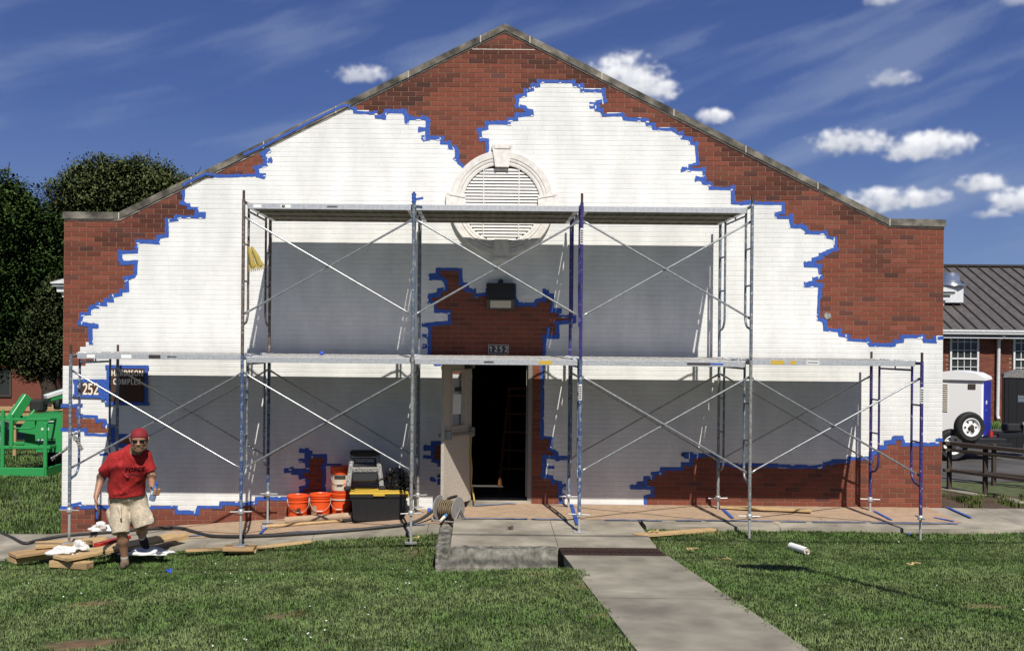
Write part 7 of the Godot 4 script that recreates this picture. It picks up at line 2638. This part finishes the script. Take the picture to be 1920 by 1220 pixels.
	# ---- shoes and socks
	for s in 2:
		var a := an_l if s else an_r
		var toe := (Vector3(0.06, -0.16, -0.03) if s else Vector3(0.055, -0.035, 0.215))
		var heel := (Vector3(-0.02, 0.02, -0.05) if s else Vector3(0, -0.045, -0.035))
		g = Geo.new()
		skin_over(g, [[a + heel, a + heel.lerp(toe, 0.5) + Vector3(0, -0.012, 0), 0.042, 0.044], [a + heel.lerp(toe, 0.5) + Vector3(0, -0.012, 0), a + toe, 0.045, 0.036], [a + Vector3(0, 0.01, 0), a + heel.lerp(toe, 0.35), 0.042, 0.042]], 0.007, 0.01)
		part("shoe", g, M.shoe if s == 0 else M.rubber, t)
		g = Geo.new()
		var leg: Vector3 = ((kn_l if s else kn_r) - a).normalized()
		g.tube([a + leg * 0.0, a + leg * 0.035, a + leg * 0.05, a + leg * 0.052], [0.044, 0.044, 0.043, 0.030], 16)
		part("sock", g, M.sock, t)
	# ---- what he holds
	t = thing("water_bottle", "clear blue plastic water bottle held in the man's left hand", "bottle", mid)
	var B := Transform3D(Basis(bu.cross(Vector3.BACK), bu, Vector3.BACK), b0)
	g = Geo.new()
	g.lathe([Vector2(0.0, 0.004), Vector2(0.030, 0.0), Vector2(0.037, 0.008), Vector2(0.038, 0.05), Vector2(0.034, 0.06), Vector2(0.038, 0.07), Vector2(0.038, 0.125), Vector2(0.033, 0.150), Vector2(0.015, 0.178), Vector2(0.0135, 0.19), Vector2(0.0, 0.19)], 24, B)
	part("shell", g, M.bottle_blue, t)
	g = Geo.new()
	g.lathe([Vector2(0.0145, 0.185), Vector2(0.016, 0.19), Vector2(0.016, 0.212), Vector2(0.009, 0.216), Vector2(0.008, 0.226), Vector2(0.0, 0.227)], 18, B)
	part("cap", g, M.cap_blue, t)
	g = Geo.new()
	g.lathe([Vector2(0.0385, 0.075), Vector2(0.0385, 0.12)], 24, B)
	part("label_sheet", g, M.label_blue, t)
	g = Geo.new()
	var hp := wr_r + d * 0.20 + Vector3(0.015, 0, 0.005)
	g.tube([hp + Vector3(0, 0.03, 0), hp, hp + Vector3(0.004, -0.045, 0.004), hp + Vector3(0.0, -0.06, 0.0)], [0.012, 0.016, 0.015, 0.006], 8)
	tag(put("tape_wad", g, M.tape), "blue twist of masking tape held in the man's right hand", "tape wad")


# ------------------------------------------------------------------ sky, light, camera
func make_sky() -> Sky:
	var cirrus := FastNoiseLite.new()
	cirrus.seed = 4
	cirrus.frequency = 0.06
	cirrus.fractal_octaves = 5
	cirrus.domain_warp_enabled = true
	cirrus.domain_warp_amplitude = 6.0
	cirrus.domain_warp_frequency = 0.05
	var veil := FastNoiseLite.new()
	veil.seed = 12
	veil.frequency = 0.03
	veil.fractal_octaves = 3
	var puff := FastNoiseLite.new()
	puff.seed = 8
	puff.frequency = 0.32
	puff.fractal_octaves = 5
	puff.fractal_gain = 0.55
	var heaps := []                                    # azimuth, elevation, half width, half height, weight
	for e in [[668, 140, 56, 21, 0.75], [1172, 152, 78, 50, 1.2], [1222, 168, 46, 34, 1.1], [1330, 220, 40, 17, 0.95], [1590, 268, 68, 30, 0.95], [1728, 276, 88, 30, 1.0], [1670, 148, 42, 18, 0.55], [1660, 376, 80, 26, 1.0], [1745, 370, 35, 18, 0.8], [1832, 346, 54, 19, 0.95], [1905, 380, 50, 26, 0.9], [1850, 402, 36, 10, 0.6], [1650, 0, 40, 14, 0.6], [1905, 2, 30, 10, 0.4]]:
		var u: float = e[0] - 905.0
		var w: float = 645.0 - (e[1] - u * 0.0092)
		heaps.append([rad_to_deg(atan2(u, 1909.0)), rad_to_deg(atan2(w, sqrt(u * u + 1909.0 * 1909.0))), e[2] * 0.0320, e[3] * 0.0325, e[4]])
	var r := RandomNumberGenerator.new()
	r.seed = 77
	for k in 46:                                       # the same fair weather clouds all round
		var az := r.randf_range(40, 320)
		heaps.append([az if az < 180 else az - 360.0, r.randf_range(4, 26), r.randf_range(1.2, 3.6), r.randf_range(0.5, 1.1), r.randf_range(0.6, 1.1)])
	var zenith := Color(0.038, 0.068, 0.208)
	var middle := Color(0.066, 0.120, 0.310)
	var low := Color(0.19, 0.285, 0.465)
	var shade := func(az: float, el: float) -> Color:
		if el < 0.0: return Color(0.16, 0.18, 0.15).lerp(Color(0.06, 0.075, 0.03), clampf(-el / 20.0, 0, 1))
		var c: Color = low.lerp(middle, pow(clampf(el / 13.0, 0, 1), 0.75))
		c = c.lerp(zenith, smoothstep(9.0, 26.0, el))
		# streaks of high cloud, drawn out from lower left to upper right
		var x := az * 0.95 + el * 0.30
		var y := el * 0.95 - az * 0.30
		var q := cirrus.get_noise_2d(x * 0.85, y * 5.0) * 0.85 + veil.get_noise_2d(x * 1.2, y * 3.0) * 0.6
		var s := smoothstep(-0.10, 0.62, q) * smoothstep(2.0, 9.0, el)
		c = c.lerp(Color(0.25, 0.31, 0.45), 0.42 * s)
		for h in heaps:
			var dx: float = (az - h[0]) / h[2]
			if absf(dx) > 1.6: continue
			var dy: float = (el - h[1]) / h[3]
			if absf(dy) > 2.0: continue
			var n := puff.get_noise_2d(az * 4.2 + h[0], el * 5.2)
			var soft := puff.get_noise_2d(az * 1.5, el * 2.0 + 50)
			if dy < 0: dy *= 1.35
			var d: float = 1.0 - (dx * dx + dy * dy) + n * 0.50 + soft * 0.55
			var a: float = smoothstep(0.0, 0.95, d) * minf(h[4], 1.0)
			var lit := clampf(0.55 + 0.55 * dy + n * 0.16 + soft * 0.45 + 0.12 * dx, 0.0, 1.0)
			var k := Color(0.31, 0.345, 0.42).lerp(Color(0.84, 0.84, 0.85), lit)
			c = c.lerp(k, a * 0.94)
		return c
	var im := Image.create(1024, 512, false, Image.FORMAT_RGB8)
	for y in 512:
		var el := 90.0 - (y + 0.5) * 180.0 / 512.0
		if el < -22.0:
			im.fill_rect(Rect2i(0, y, 1024, 512 - y), Color(0.06, 0.075, 0.03).linear_to_srgb())
			break
		for x in 1024:
			im.set_pixel(x, y, shade.call(wrapf((x + 0.5) * 360.0 / 1024.0, -180.0, 180.0), el).linear_to_srgb())
	im.resize(4096, 2048, Image.INTERPOLATE_CUBIC)
	# a finer patch of the same sky where it is seen largest
	var x0 := int(-30.0 * 4096 / 360.0)
	var x1 := int(31.0 * 4096 / 360.0)
	var y0 := int((90.0 - 23.0) * 2048 / 180.0)
	var y1 := int((90.0 + 0.0) * 2048 / 180.0)
	for y in range(y0, y1):
		for x in range(x0, x1):
			im.set_pixel(posmod(x, 4096), y, shade.call((x + 0.5) * 360.0 / 4096.0, 90.0 - (y + 0.5) * 180.0 / 2048.0).linear_to_srgb())
	var p := PanoramaSkyMaterial.new()
	p.panorama = ImageTexture.create_from_image(im)
	p.energy_multiplier = 1.0
	var s := Sky.new()
	s.sky_material = p
	return s


func _ready() -> void:
	rng.seed = 20160601
	# camera: level, the lens shifted down and a hair of roll, as the photograph was taken
	var cam := Camera3D.new()
	cam.name = "camera"
	cam.projection = Camera3D.PROJECTION_FRUSTUM
	cam.near = 0.1
	cam.far = 1500.0
	cam.size = 0.1 * 1220.0 / 1909.0
	cam.frustum_offset = Vector2(0.1 * 55.0 / 1909.0, 0.1 * 35.0 / 1909.0)
	cam.position = Vector3(0, 2.3, 14.68)
	cam.rotation.z = 0.0092
	add_child(cam)
	cam.current = true
	var we := WorldEnvironment.new()
	we.name = "environment"
	var env := Environment.new()
	env.background_mode = Environment.BG_SKY
	env.sky = make_sky()
	env.background_energy_multiplier = 1.0
	env.tonemap_mode = Environment.TONE_MAPPER_LINEAR
	env.tonemap_exposure = 1.25
	env.sdfgi_enabled = true
	env.ssao_enabled = true
	env.ssil_enabled = true
	we.environment = env
	add_child(we)
	var sun := DirectionalLight3D.new()
	sun.name = "sun"
	sun.light_energy = 1.36
	sun.light_color = Color(1.0, 0.98, 0.945)
	sun.light_angular_distance = 0.5
	sun.shadow_enabled = true
	add_child(sun)
	sun.look_at_from_position(SUN_FROM * 20.0, Vector3.ZERO)
	materials()
	ground()
	build_wall()
	left_building()
	right_building()
	trees()
	scaffold()
	signs()
	tools()
	boards()
	lift()
	toilets()
	railings()
	overhead()
	person()
